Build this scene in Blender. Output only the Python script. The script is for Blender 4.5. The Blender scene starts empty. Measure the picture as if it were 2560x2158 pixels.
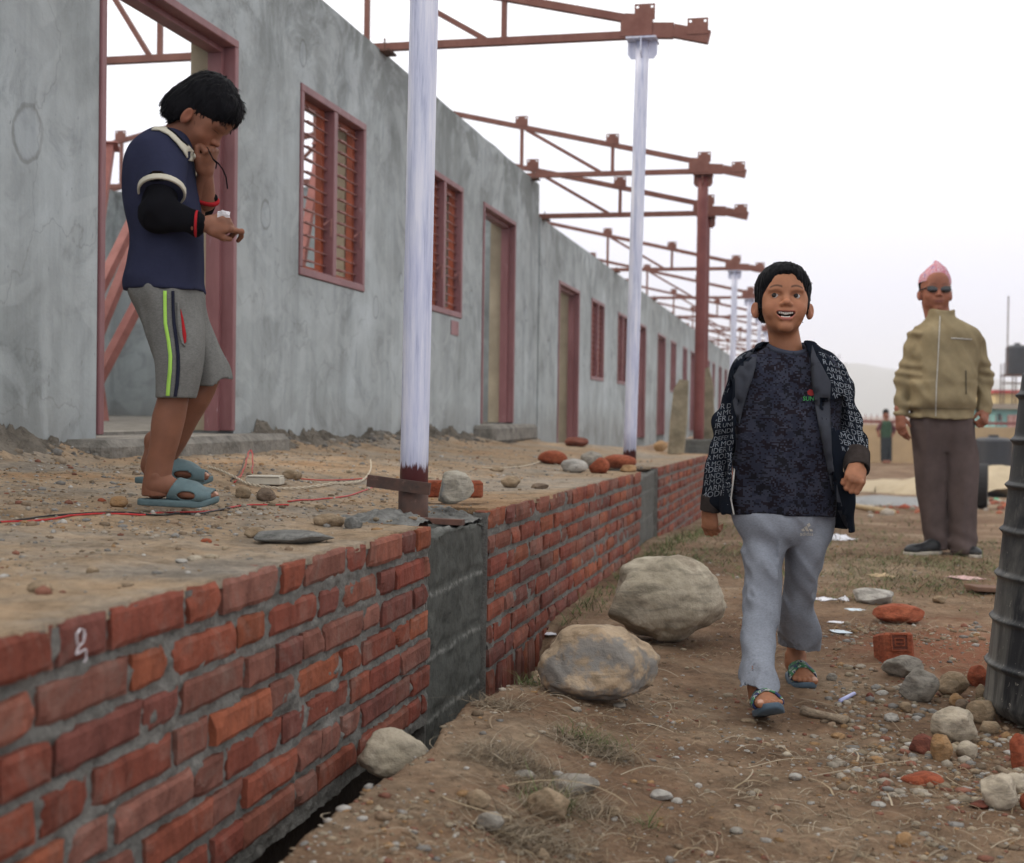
import bpy, bmesh, math, random
import numpy as np
from math import radians, sin, cos, tan, pi, sqrt, atan2
from mathutils import Vector, Matrix, noise
from mathutils.bvhtree import BVHTree
random.seed(7)
RNG = np.random.default_rng(11)
C = bpy.context.scene.collection
SC = bpy.context.scene

# ------------------------------------------------------------------ camera
FPX = 3300.0                      # focal length in photograph pixels (2560 wide)
CAMZ = 0.83
HAZE = 0.0008
YAW, PITCH, ROLL = radians(12.7), radians(0.945), radians(0.8)
_F0 = Vector((-sin(YAW), cos(YAW), 0)); _R0 = Vector((cos(YAW), sin(YAW), 0))
_F = (_F0 * cos(PITCH) + Vector((0, 0, -1)) * sin(PITCH)).normalized()
_U = _R0.cross(_F)
CR = _R0 * cos(ROLL) + _U * sin(ROLL)
CU = _U * cos(ROLL) - _R0 * sin(ROLL)
CAM = Vector((0, 0, CAMZ))
cd = bpy.data.cameras.new('camera'); cam = bpy.data.objects.new('camera', cd); C.objects.link(cam)
m = Matrix((CR, CU, -_F)).transposed().to_4x4(); m.translation = CAM
cam.matrix_world = m
cd.sensor_width = 36; cd.lens = FPX / 2560 * 36
cd.clip_start = 0.05; cd.clip_end = 6000
cd.dof.use_dof = True; cd.dof.focus_distance = 3.75; cd.dof.aperture_fstop = 4.5
SC.camera = cam

# ------------------------------------------------------------------ sky and light
SC.render.film_transparent = False
SC.view_settings.view_transform = 'Standard'; SC.view_settings.look = 'None'
SC.cycles.volume_bounces = 3; SC.cycles.volume_max_steps = 64
SC.view_settings.exposure = 0.14; SC.view_settings.gamma = 1
SUN_EL, SUN_AZ = radians(38), radians(-98)     # soft light from the left, over the building and a little behind the camera
w = bpy.data.worlds.new("World"); SC.world = w; w.use_nodes = True
nt = w.node_tree; nt.nodes.clear()
out = nt.nodes.new('ShaderNodeOutputWorld'); bg = nt.nodes.new('ShaderNodeBackground')
sky = nt.nodes.new('ShaderNodeTexSky'); sky.sky_type = 'NISHITA'; sky.sun_disc = False
sky.sun_elevation = SUN_EL; sky.sun_rotation = SUN_AZ
sky.dust_density = 4.0; sky.air_density = 1.0; sky.ozone_density = 1.5; sky.altitude = 600
# thin even overcast over the clear sky: pale lavender low down, white above
tc = nt.nodes.new('ShaderNodeTexCoord'); sp = nt.nodes.new('ShaderNodeSeparateXYZ')
nt.links.new(tc.outputs['Generated'], sp.inputs[0])
cr = nt.nodes.new('ShaderNodeValToRGB')
el = cr.color_ramp.elements
el[0].position = 0.0; el[0].color = (6.0, 6.6, 8.8, 1)
el[1].position = 0.34; el[1].color = (12.9, 12.75, 12.55, 1)
e = el.new(0.05); e.color = (7.0, 7.4, 9.1, 1)
e = el.new(0.12); e.color = (8.9, 8.9, 10.0, 1)
e = el.new(0.20); e.color = (10.9, 10.9, 11.4, 1)
nt.links.new(sp.outputs[2], cr.inputs[0])
mx = nt.nodes.new('ShaderNodeMixRGB'); mx.inputs[0].default_value = 0.88
nt.links.new(sky.outputs[0], mx.inputs[1]); nt.links.new(cr.outputs[0], mx.inputs[2])
nt.links.new(mx.outputs[0], bg.inputs[0]); bg.inputs[1].default_value = 0.118
nt.links.new(bg.outputs[0], out.inputs[0])
ld = bpy.data.lights.new('sun', 'SUN'); ld.energy = 1.5; ld.angle = radians(24); ld.color = (1.0, 0.86, 0.70)
sun = bpy.data.objects.new('sun', ld); C.objects.link(sun)
sdir = Vector((sin(SUN_AZ) * cos(SUN_EL), cos(SUN_AZ) * cos(SUN_EL), sin(SUN_EL)))
sun.rotation_euler = sdir.to_track_quat('Z', 'Y').to_euler(); sun.location = sdir * 40

# ------------------------------------------------------------------ pixel -> world (photo pixels), for reading positions off the photo
def ray(u, v):
    return _F * FPX + CR * (u - 1280) + CU * (1079 - v)
def atX(u, v, X):
    r = ray(u, v); return CAM + r * (X / r.x)
def atZ(u, v, Z):
    r = ray(u, v); return CAM + r * ((Z - CAMZ) / r.z)
def atY(u, v, Y):
    r = ray(u, v); return CAM + r * (Y / r.y)
def atD(u, v, d):
    r = ray(u, v); return CAM + r * (d / FPX)

# ------------------------------------------------------------------ object helpers
def tag(o, label=None, cat=None, group=None, kind=None):
    if label: o['label'] = label
    if cat: o['category'] = cat
    if group: o['group'] = group
    if kind: o['kind'] = kind
    return o
def link(o, parent=None):
    C.objects.link(o)
    if parent: o.parent = parent
    return o
def empty(name, loc=(0, 0, 0), rz=0, label=None, cat=None, group=None):
    o = bpy.data.objects.new(name, None); o.empty_display_size = 0.1
    C.objects.link(o); o.location = loc; o.rotation_euler = (0, 0, rz)
    return tag(o, label, cat, group)
def mesh_obj(name, V, F, mat, parent=None, smooth=False, cols=None, loc=None):
    me = bpy.data.meshes.new(name)
    V = np.asarray(V, dtype=np.float32)
    if isinstance(F, np.ndarray):
        n = F.shape[1]
        me.vertices.add(len(V)); me.vertices.foreach_set('co', V.ravel())
        me.loops.add(F.size); me.loops.foreach_set('vertex_index', F.astype(np.int32).ravel())
        me.polygons.add(len(F)); me.polygons.foreach_set('loop_start', np.arange(0, F.size, n, dtype=np.int32))
        try: me.polygons.foreach_set('loop_total', np.full(len(F), n, dtype=np.int32))
        except Exception: pass
        me.update(calc_edges=True)
    else:
        me.from_pydata([tuple(map(float, v)) for v in V], [], F); me.update()
    if smooth: me.polygons.foreach_set('use_smooth', [True] * len(me.polygons))
    if cols is not None:
        a = me.color_attributes.new('Col', 'FLOAT_COLOR', 'POINT')
        c = np.ones((len(V), 4), dtype=np.float32); c[:, :3] = np.asarray(cols)[:, :3]
        a.data.foreach_set('color', c.ravel())
    if mat is not None:
        for mm in (mat if isinstance(mat, (list, tuple)) else [mat]): me.materials.append(mm)
    o = bpy.data.objects.new(name, me); C.objects.link(o)
    if parent: o.parent = parent
    if loc is not None: o.location = loc
    return o
def copy_tree(o, parent=None):
    c = o.copy(); C.objects.link(c)
    if parent is not None: c.parent = parent
    for ch in list(o.children): copy_tree(ch, c)
    return c

class MB:
    """collects boxes, bars, tubes into one mesh"""
    def __init__(s): s.v = []; s.f = []; s.c = []
    def add(s, V, F, col=(1, 1, 1)):
        b = len(s.v)
        s.v += [tuple(p) for p in V]; s.f += [tuple(i + b for i in f) for f in F]; s.c += [col] * len(V)
    def box(s, x0, x1, y0, y1, z0, z1, col=(1, 1, 1), bev=0.0):
        if bev > 0:
            bm = bmesh.new(); bmesh.ops.create_cube(bm, size=1)
            for v in bm.verts:
                v.co = ((x0 + x1) / 2 + v.co.x * (x1 - x0), (y0 + y1) / 2 + v.co.y * (y1 - y0), (z0 + z1) / 2 + v.co.z * (z1 - z0))
            bmesh.ops.bevel(bm, geom=bm.edges[:], offset=bev, segments=1, affect='EDGES')
            s.bm(bm, col); return
        V = [(x0, y0, z0), (x1, y0, z0), (x1, y1, z0), (x0, y1, z0), (x0, y0, z1), (x1, y0, z1), (x1, y1, z1), (x0, y1, z1)]
        s.add(V, [(0, 3, 2, 1), (4, 5, 6, 7), (0, 1, 5, 4), (1, 2, 6, 5), (2, 3, 7, 6), (3, 0, 4, 7)], col)
    def bm(s, bm, col=(1, 1, 1)):
        bm.verts.index_update()
        s.add([v.co[:] for v in bm.verts], [[v.index for v in f.verts] for f in bm.faces], col); bm.free()
    def bar(s, a, b, w, h, up=(0, 0, 1), col=(1, 1, 1)):
        a = Vector(a); b = Vector(b); d = (b - a).normalized(); up = Vector(up)
        if abs(d.dot(up)) > 0.98: up = Vector((1, 0, 0))
        sx = d.cross(up).normalized() * (w / 2); sz = sx.cross(d).normalized() * (h / 2)
        V = [a - sx - sz, a + sx - sz, a + sx + sz, a - sx + sz, b - sx - sz, b + sx - sz, b + sx + sz, b - sx + sz]
        s.add(V, [(0, 1, 2, 3), (7, 6, 5, 4), (0, 4, 5, 1), (1, 5, 6, 2), (2, 6, 7, 3), (3, 7, 4, 0)], col)
    def tube(s, pts, r, n=12, col=(1, 1, 1), caps=True):
        pts = [Vector(p) for p in pts]; rs = r if isinstance(r, (list, tuple)) else [r] * len(pts)
        V = []; F = []
        d0 = (pts[1] - pts[0]).normalized(); ref = Vector((0, 0, 1)) if abs(d0.z) < 0.9 else Vector((1, 0, 0))
        x = d0.cross(ref).normalized()
        for i, p in enumerate(pts):
            d = (pts[min(i + 1, len(pts) - 1)] - pts[max(i - 1, 0)]).normalized()
            x = (x - d * x.dot(d)).normalized(); y = d.cross(x)
            for k in range(n):
                a = 2 * pi * k / n; V.append(p + x * cos(a) * rs[i] + y * sin(a) * rs[i])
        for i in range(len(pts) - 1):
            for k in range(n):
                a = i * n + k; b = i * n + (k + 1) % n; F.append((a, b, b + n, a + n))
        if caps: F.append(tuple(range(n))[::-1]); F.append(tuple(range((len(pts) - 1) * n, len(pts) * n)))
        s.add(V, F, col)
    def poly(s, pts2, y0, y1, axis='y', col=(1, 1, 1)):
        """extrude a polygon given in (x,z) along y (axis 'y') or (y,z) along x"""
        n = len(pts2)
        if axis == 'y': V = [(p[0], y0, p[1]) for p in pts2] + [(p[0], y1, p[1]) for p in pts2]
        else: V = [(y0, p[0], p[1]) for p in pts2] + [(y1, p[0], p[1]) for p in pts2]
        F = [tuple(range(n)), tuple(range(n, 2 * n))[::-1]] + [(i, i + n, (i + 1) % n + n, (i + 1) % n) for i in range(n)]
        s.add(V, F, col)
    def build(s, name, mat, parent=None, smooth=False, cols=False):
        return mesh_obj(name, s.v, s.f, mat, parent, smooth, s.c if cols else None)

# ------------------------------------------------------------------ materials
class NT:
    def __init__(s, name, rough=0.8, spec=0.3):
        s.m = bpy.data.materials.new(name); s.m.use_nodes = True; s.t = s.m.node_tree
        s.p = s.t.nodes['Principled BSDF']; s.p.inputs['Roughness'].default_value = rough
        s.p.inputs['Specular IOR Level'].default_value = spec
        s.tc = s.n('ShaderNodeTexCoord')
    def n(s, k, **kw):
        x = s.t.nodes.new(k)
        for a, b in kw.items(): setattr(x, a, b)
        return x
    def l(s, a, b): s.t.links.new(a, b)
    def mapc(s, scale=(1, 1, 1), loc=(0, 0, 0), rot=(0, 0, 0), src='Object'):
        mp = s.n('ShaderNodeMapping'); mp.inputs['Scale'].default_value = scale
        mp.inputs['Location'].default_value = loc; mp.inputs['Rotation'].default_value = rot
        s.l(s.tc.outputs[src], mp.inputs[0]); return mp.outputs[0]
    def noise(s, scale, detail=4, rough=0.6, co=None, dist=0.0):
        x = s.n('ShaderNodeTexNoise'); x.inputs['Scale'].default_value = scale; x.inputs['Detail'].default_value = detail
        x.inputs['Roughness'].default_value = rough; x.inputs['Distortion'].default_value = dist
        s.l(co if co is not None else s.tc.outputs['Object'], x.inputs['Vector']); return x.outputs['Fac']
    def ramp(s, fac, stops, interp='LINEAR'):
        r = s.n('ShaderNodeValToRGB'); e = r.color_ramp.elements; r.color_ramp.interpolation = interp
        while len(e) < len(stops): e.new(0.5)
        for i, (p, c) in enumerate(stops):
            e[i].position = p; e[i].color = (c[0], c[1], c[2], 1) if isinstance(c, (tuple, list)) else (c, c, c, 1)
        s.l(fac, r.inputs[0]); return r.outputs[0]
    def mix(s, fac, a, b, mode='MIX'):
        x = s.n('ShaderNodeMixRGB', blend_type=mode)
        for i, q in ((0, fac), (1, a), (2, b)):
            if isinstance(q, (int, float)): x.inputs[i].default_value = q if i == 0 else (q, q, q, 1)
            elif isinstance(q, tuple): x.inputs[i].default_value = (q[0], q[1], q[2], 1)
            else: s.l(q, x.inputs[i])
        return x.outputs[0]
    def math(s, op, a, b=0.0, clamp=False):
        x = s.n('ShaderNodeMath', operation=op); x.use_clamp = clamp
        for i, q in ((0, a), (1, b)):
            if isinstance(q, (int, float)): x.inputs[i].default_value = q
            else: s.l(q, x.inputs[i])
        return x.outputs[0]
    def attr(s, name='Col'):
        x = s.n('ShaderNodeAttribute'); x.attribute_name = name; return x.outputs['Color']
    def color(s, c):
        if isinstance(c, tuple): s.p.inputs['Base Color'].default_value = (c[0], c[1], c[2], 1)
        else: s.l(c, s.p.inputs['Base Color'])
    def bump(s, h, strength=0.5, dist=0.01):
        b = s.n('ShaderNodeBump'); b.inputs['Strength'].default_value = strength; b.inputs['Distance'].default_value = dist
        s.l(h, b.inputs['Height']); s.l(b.outputs[0], s.p.inputs['Normal'])
def simple(name, col, rough=0.8, var=0.25, scale=8, bump=0.3, bscale=60, bdist=0.004, spec=0.3, metal=0.0, attr=False):
    t = NT(name, rough, spec); t.p.inputs['Metallic'].default_value = metal
    n = t.noise(scale, 5)
    base = t.attr() if attr else None
    f = t.ramp(n, [(0.3, 1 - var), (0.7, 1 + var * 0.6)])
    if base is None: c = t.mix(1.0, tuple(col), f, 'MULTIPLY')
    else: c = t.mix(1.0, base, f, 'MULTIPLY')
    t.color(c)
    if bump > 0: t.bump(t.noise(bscale, 4), bump, bdist)
    return t.m
def smooth01(t): t = np.clip(t, 0, 1); return t * t * (3 - 2 * t)
def lerp(a, b, t): return a + (b - a) * t
# value noise in numpy (tileless), used for terrain and cloth
_PERM = RNG.integers(0, 1 << 16, 1 << 16).astype(np.int64)
def _h(ix, iy, iz):
    return (_PERM[(_PERM[(_PERM[ix & 65535] + iy) & 65535] + iz) & 65535] / 65535.0).astype(np.float32)
def vnoise(x, y, z=0.0):
    x, y, z = np.broadcast_arrays(np.asarray(x, float), np.asarray(y, float), np.asarray(z, float))
    ix = np.floor(x).astype(np.int64); iy = np.floor(y).astype(np.int64); iz = np.floor(z).astype(np.int64)
    fx, fy, fz = x - ix, y - iy, z - iz
    fx, fy, fz = [f * f * (3 - 2 * f) for f in (fx, fy, fz)]
    r = 0
    for dx in (0, 1):
        for dy in (0, 1):
            for dz in (0, 1):
                r = r + _h(ix + dx, iy + dy, iz + dz) * (fx if dx else 1 - fx) * (fy if dy else 1 - fy) * (fz if dz else 1 - fz)
    return r * 2 - 1
def fbm(x, y, z=0.0, o=4, g=0.5):
    r = 0; a = 1.0
    for i in range(o):
        r = r + a * vnoise(x * 2 ** i + 17.3 * i, y * 2 ** i - 5.1 * i, z * 2 ** i); a *= g
    return r
# ------------------------------------------------------------------ shared materials
def mat_plaster():
    t = NT('cement_plaster', 0.9, 0.15)
    co = t.mapc((1, 1, 1))
    big = t.noise(0.9, 5, 0.65, co, 0.6); mid = t.noise(3.2, 6, 0.7, co, 0.8)
    streak = t.noise(1.0, 5, 0.65, t.mapc((1, 3.2, 0.22)))
    fine = t.noise(55, 4, 0.6, co)
    c = t.ramp(big, [(0.32, (0.26, 0.285, 0.286)), (0.47, (0.33, 0.360, 0.366)), (0.60, (0.38, 0.418, 0.43)), (0.72, (0.44, 0.48, 0.50))])
    c = t.mix(0.75, c, t.ramp(mid, [(0.30, 0.60), (0.46, 0.98), (0.66, 1.14)]), 'MULTIPLY')
    c = t.mix(0.7, c, t.ramp(streak, [(0.34, 0.70), (0.5, 1.0), (0.66, 1.10)]), 'MULTIPLY')
    # damp blotches running down from the wall top
    sz = t.n('ShaderNodeSeparateXYZ'); t.l(co, sz.inputs[0])
    top = t.math('MULTIPLY', t.math('SUBTRACT', sz.outputs[2], 2.2), 0.8, True)
    damp = t.math('MULTIPLY', top, t.ramp(t.noise(1.7, 6, 0.7, co, 1.2), [(0.45, 0.0), (0.56, 1.0)]))
    c = t.mix(t.math('MULTIPLY', damp, 0.85), c, (0.15, 0.165, 0.16))
    low = t.math('SUBTRACT', 1.0, t.math('MULTIPLY', t.math('SUBTRACT', sz.outputs[2], 0.62), 3.2, True), True)
    c = t.mix(t.math('MULTIPLY', low, 0.4), c, (0.17, 0.155, 0.135))
    # ring shaped patches where scaffold holes were filled
    wob = t.noise(7, 3, 0.6, co)
    for (y, z, ry, rz) in [(4.52, 1.86, .105, .12), (6.78, 1.88, .07, .085), (7.3, 2.9, .06, .09), (8.68, 1.52, .065, .09), (13.6, 1.84, .10, .09), (14.85, 1.55, .12, .10), (17.28, 1.5, .12, .10), (9.25, 1.75, .06, .08), (24.9, 1.5, .2, .12), (30.4, 1.5, .2, .12), (5.0, 2.95, .07, .09), (11.3, 1.8, .07, .09)]:
        mp = t.n('ShaderNodeMapping'); mp.vector_type = 'POINT'
        mp.inputs['Location'].default_value = (0, -y / ry, -z / rz); mp.inputs['Scale'].default_value = (0, 1 / ry, 1 / rz)
        t.l(t.tc.outputs['Object'], mp.inputs[0])
        ln = t.n('ShaderNodeVectorMath', operation='LENGTH'); t.l(mp.outputs[0], ln.inputs[0])
        d = t.math('ADD', ln.outputs['Value'], t.math('MULTIPLY', t.math('SUBTRACT', wob, 0.5), 0.55))
        ring = t.ramp(d, [(0.72, 0.0), (0.86, 1.0), (0.95, 0.8), (1.0, 0.0)])
        c = t.mix(t.math('MULTIPLY', ring, 0.42), c, (0.10, 0.10, 0.09))
        inn = t.ramp(d, [(0.7, 1.0), (0.84, 0.0)])
        c = t.mix(t.math('MULTIPLY', inn, 0.30), c, (0.36, 0.40, 0.43))
    # small tool marks and pits
    pit = t.ramp(t.noise(16, 3, 0.7, t.mapc((1, 2.2, 0.8), rot=(0.35, 0, 0))), [(0.27, 1.0), (0.33, 0.0)])
    c = t.mix(t.math('MULTIPLY', pit, 0.6), c, (0.11, 0.115, 0.11))
    patch = t.ramp(t.noise(1.3, 3, 0.5, t.mapc((1, 1, 1), loc=(0, 4, 2)), 2.2), [(0.55, 0.0), (0.60, 1.0)])
    c = t.mix(t.math('MULTIPLY', patch, 0.22), c, (0.50, 0.54, 0.55))
    crk = t.n('ShaderNodeTexVoronoi'); crk.feature = 'DISTANCE_TO_EDGE'; crk.inputs['Scale'].default_value = 0.55
    wv = t.n('ShaderNodeVectorMath', operation='ADD'); nz = t.n('ShaderNodeTexNoise'); nz.inputs['Scale'].default_value = 2.5; nz.inputs['Detail'].default_value = 5; t.l(co, nz.inputs['Vector']); t.l(co, wv.inputs[0]); t.l(nz.outputs['Color'], wv.inputs[1]); t.l(wv.outputs[0], crk.inputs['Vector'])
    ck = t.ramp(crk.outputs['Distance'], [(0.0, 1.0), (0.005, 0.0)]); c = t.mix(t.math('MULTIPLY', ck, 0.30), c, (0.12, 0.12, 0.11))
    t.color(c); t.bump(t.math('ADD', t.math('MULTIPLY', fine, 0.4), mid), 0.35, 0.012)
    return t.m
def mat_steel(name, a=(0.155, 0.053, 0.036), b=(0.215, 0.088, 0.062), rough=0.55):
    t = NT(name, rough, 0.4)
    n = t.noise(6, 5, 0.7); f = t.noise(60, 3)
    c = t.ramp(n, [(0.35, a), (0.65, b)])
    c = t.mix(t.math('MULTIPLY', t.ramp(f, [(0.62, 0.0), (0.72, 1.0)]), 0.22), c, (0.30, 0.20, 0.16))
    t.color(c); t.bump(f, 0.2, 0.002); return t.m
def mat_mauve():
    t = NT('mauve_primer_paint', 0.45, 0.4)
    n = t.noise(5, 5, 0.7, t.mapc((1, 1, 0.25))); s = t.noise(9, 6, 0.75, t.mapc((1, 1, 0.3)), 0.5)
    c = t.ramp(n, [(0.35, (0.165, 0.064, 0.067)), (0.65, (0.25, 0.110, 0.115))])
    c = t.mix(t.math('MULTIPLY', t.ramp(s, [(0.63, 0.0), (0.70, 1.0)]), 0.5), c, (0.42, 0.34, 0.38))
    t.color(c); return t.m
def mat_whitepaint(z0=0.0):
    t = NT('brushed_white_paint', 0.42, 0.4)
    co = t.mapc((22, 22, 1.4)); n = t.noise(1.5, 6, 0.7, co); n2 = t.noise(2.2, 4, 0.6, t.mapc((2, 2, 0.9)))
    c = t.ramp(n, [(0.33, (0.38, 0.41, 0.54)), (0.46, (0.60, 0.63, 0.74)), (0.62, (0.79, 0.80, 0.85))])
    c = t.mix(0.5, c, t.ramp(n2, [(0.3, (0.62, 0.62, 0.85)), (0.7, (1, 1, 1))]), 'MULTIPLY')
    # ragged brush edge over the maroon primer at the foot
    sz = t.n('ShaderNodeSeparateXYZ'); t.l(t.tc.outputs['Object'], sz.inputs[0])
    e = t.math('ADD', sz.outputs[2], t.math('MULTIPLY', t.math('SUBTRACT', t.noise(1.2, 6, 0.8, t.mapc((26, 26, 2.5))), 0.5), 0.16))
    fac = t.ramp(t.math('SUBTRACT', e, z0), [(0.0, 0.0), (0.012, 1.0)])
    if z0 > 0:
        c = t.mix(fac, t.ramp(t.noise(8, 4), [(0.3, (0.085, 0.022, 0.024)), (0.7, (0.13, 0.04, 0.04))]), c)
    t.color(c); t.bump(n, 0.25, 0.002); return t.m
M = {}
M['plaster'] = mat_plaster()
M['steel'] = mat_steel('red_oxide_steel')
M['rust'] = mat_steel('rusty_steel', (0.05, 0.035, 0.03), (0.14, 0.065, 0.045), 0.8)
M['mauve'] = mat_mauve()
M['sash'] = simple('orange_brown_sash_paint', (0.30, 0.075, 0.035), 0.5, 0.35, 7, 0.2)
M['grille'] = simple('pink_brown_grille_paint', (0.28, 0.13, 0.115), 0.5, 0.3, 9, 0.1)
M['beige'] = simple('beige_render', (0.36, 0.31, 0.225), 0.9, 0.3, 2.5, 0.3, 30, 0.01)
M['rubble'] = simple('rough_footing_concrete', (0.21, 0.195, 0.17), 0.95, 0.5, 9, 0.9, 40, 0.02)
M['wetconc'] = None

WX = -2.93; TH = 0.26
# ------------------------------------------------------------------ wall with openings, no overlapping faces
def wall_grid(mb, y0, y1, z0, z1, holes, xf, xb, axis='Y', maxs=0.6, jitter_top=0.0):
    ys = sorted(set([y0, y1] + [h[0] for h in holes] + [h[1] for h in holes]))
    zs = sorted(set([z0, z1] + [h[2] for h in holes] + [h[3] for h in holes]))
    def refine(a):
        r = []
        for p, q in zip(a[:-1], a[1:]):
            n = max(1, int(math.ceil((q - p) / maxs))); r += [p + (q - p) * i / n for i in range(n)]
        return r + [a[-1]]
    ys = refine(ys); zs = refine(zs); ny, nz = len(ys) - 1, len(zs) - 1
    def solid(i, j):
        if i < 0 or j < 0 or i >= ny or j >= nz: return False
        cy, cz = (ys[i] + ys[i + 1]) / 2, (zs[j] + zs[j + 1]) / 2
        return not any(h[0] < cy < h[1] and h[2] < cz < h[3] for h in holes)
    ids = {}
    def vid(i, j, s):
        k = (i, j, s)
        if k not in ids:
            ids[k] = len(V); z = zs[j]
            if jitter_top and j == nz: z += jitter_top * noise.noise(Vector((0, ys[i] * 2.1, 3)))
            x = xf if s == 0 else xb
            V.append((x, ys[i], z) if axis == 'Y' else (ys[i], x, z))
        return ids[k]
    V = []; F = []
    for i in range(ny):
        for j in range(nz):
            if not solid(i, j): continue
            a, b, c, d = (i, j), (i + 1, j), (i + 1, j + 1), (i, j + 1)
            F.append([vid(*p, 0) for p in (a, b, c, d)]); F.append([vid(*p, 1) for p in (d, c, b, a)])
            for (p, q, ii, jj) in ((a, b, i, j - 1), (b, c, i + 1, j), (c, d, i, j + 1), (d, a, i - 1, j)):
                if not solid(ii, jj): F.append([vid(*q, 0), vid(*p, 0), vid(*p, 1), vid(*q, 1)])
    mb.add(V, F)

def door_frame(parent, y0, y1, z0, z1):
    mb = MB(); x0, x1 = WX - 0.10, WX + 0.012; t = 0.045; e = 0.004
    for (a, b) in ((y0 + e, y0 + t), (y1 - t, y1 - e)): mb.box(x0, x1, a, b, z0, z1 - t, bev=0.004)
    mb.box(x0, x1, y0 + e, y1 - e, z1 - t, z1 - e, bev=0.004)
    # stepped rebate
    for (a, b) in ((y0 + t, y0 + t + 0.03), (y1 - t - 0.03, y1 - t)): mb.box(x0 - 0.03, x0 + 0.045, a, b, z0, z1 - t - .031)
    mb.box(x0 - 0.03, x0 + 0.045, y0 + t, y1 - t, z1 - t - 0.03, z1 - t - 0.001)
    return mb.build('door_frame', M['mauve'], parent)
def window(parent, y0, y1, z0, z1, detail=True):
    fr = MB(); x0, x1 = WX - 0.085, WX + 0.010; t = 0.05; e = 0.004; ym = (y0 + y1) / 2
    fr.box(x0, x1, y0 + e, y1 - e, z1 - t, z1 - e, bev=0.004); fr.box(x0, x1, y0 + e, y1 - e, z0 + e, z0 + t, bev=0.004)
    for (a, b) in ((y0 + e, y0 + t), (ym - 0.03, ym + 0.03), (y1 - t, y1 - e)): fr.box(x0, x1, a, b, z0 + t, z1 - t, bev=0.004)
    w_ = fr.build('window', M['mauve'], parent)
    sa = MB(); gr = MB()
    for (a, b) in ((y0 + t, ym - 0.03), (ym + 0.03, y1 - t)):
        s = 0.045; xa, xb = x0 - 0.012, x0 + 0.028
        sa.box(xa, xb, a + .002, a + s, z0 + t + .002, z1 - t - .002); sa.box(xa, xb, b - s, b - .002, z0 + t + .002, z1 - t - .002)
        sa.box(xa, xb, a + s, b - s, z1 - t - s * .7, z1 - t - .002); sa.box(xa, xb, a + s, b - s, z0 + t + .002, z0 + t + s * .7)
        if detail:
            n = 13
            for i in range(n):
                z = z0 + t + 0.06 + (z1 - z0 - 2 * t - 0.12) * i / (n - 1)
                gr.bar((x0 + 0.045, a, z), (x0 + 0.045, b, z + random.uniform(-.004, .004)), 0.014, 0.005)
                yc = lerp(a, b, 0.42); gr.box(x0 + 0.030, x0 + 0.058, yc - 0.06, yc + 0.06, z - 0.004, z + 0.006)
            gr.tube([(x0 + 0.05, b - 0.055, z0 + .36), (x0 + 0.09, b - 0.03, z0 + .40), (x0 + 0.085, b - 0.02, z0 + .29)], 0.007, 6)
        else:
            for i in range(9):
                z = z0 + t + 0.06 + (z1 - z0 - 2 * t - 0.12) * i / 8; gr.bar((x0 + 0.04, a, z), (x0 + 0.04, b, z), 0.012, 0.01)
            sa.box(xa - .004, xa, a + s, b - s, z0 + t + s, z1 - t - s) if False else None
    sa.build('sash', M['sash'], w_); gr.build('grille', M['grille'], w_)
    return w_

Z_D, Z_W0, Z_W1, Z_T = 2.725, 1.60, 2.725, 3.30
HB1 = dict(doors=[(5.035, 6.395), (11.68, 13.03)], wins=[(7.26, 8.42), (9.80, 10.96)])
b1 = empty('building', (WX, 7.0, 0.62), 0, 'tall roofless grey plaster block nearest the camera, with two doorways and two barred windows', 'building')
def setp(o, p):
    o.parent = p; o.matrix_parent_inverse = Matrix.Translation(-Vector(p.location)) ; return o
class P0:      # children authored in world coordinates
    pass
def wparent(o, p):
    o.parent = p; o.matrix_parent_inverse = (Matrix.Translation(p.location) @ p.rotation_euler.to_matrix().to_4x4()).inverted(); return o
mb = MB(); hol = [(a, b, 0.62, Z_D) for a, b in HB1['doors']] + [(a, b, Z_W0, Z_W1) for a, b in HB1['wins']]
hol = [(a, b, (0.60 if z0 < 1 else z0), z1) for a, b, z0, z1 in hol]
wall_grid(mb, 0.6, 14.20, 0.60, Z_T, hol, WX, WX - TH, jitter_top=0.012)
wparent(mb.build('front_wall', M['plaster']), b1)
mb = MB(); wall_grid(mb, 0.6, 14.20, 0.60, Z_T, [(2.3, 3.4, 1.6, 2.72), (9.0, 10.2, 1.6, 2.72), (11.8, 13.0, 1.6, 2.72)], -7.90, -8.14)
wparent(mb.build('back_wall', M['plaster']), b1)
mb = MB(); wall_grid(mb, -7.90, WX - TH, 0.60, Z_T, [], 13.98, 14.19, 'X'); wparent(mb.build('partition_wall', M['plaster']), b1)
mb = MB(); wall_grid(mb, -7.90, WX - TH, 0.60, Z_T, [], 0.61, 0.82, 'X'); wparent(mb.build('partition_wall', M['plaster']), b1)
for a, b in HB1['doors']: wparent(door_frame(None, a, b, 0.70, Z_D), b1)
for a, b in HB1['wins']: wparent(window(None, a, b, Z_W0, Z_W1), b1)
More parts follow.
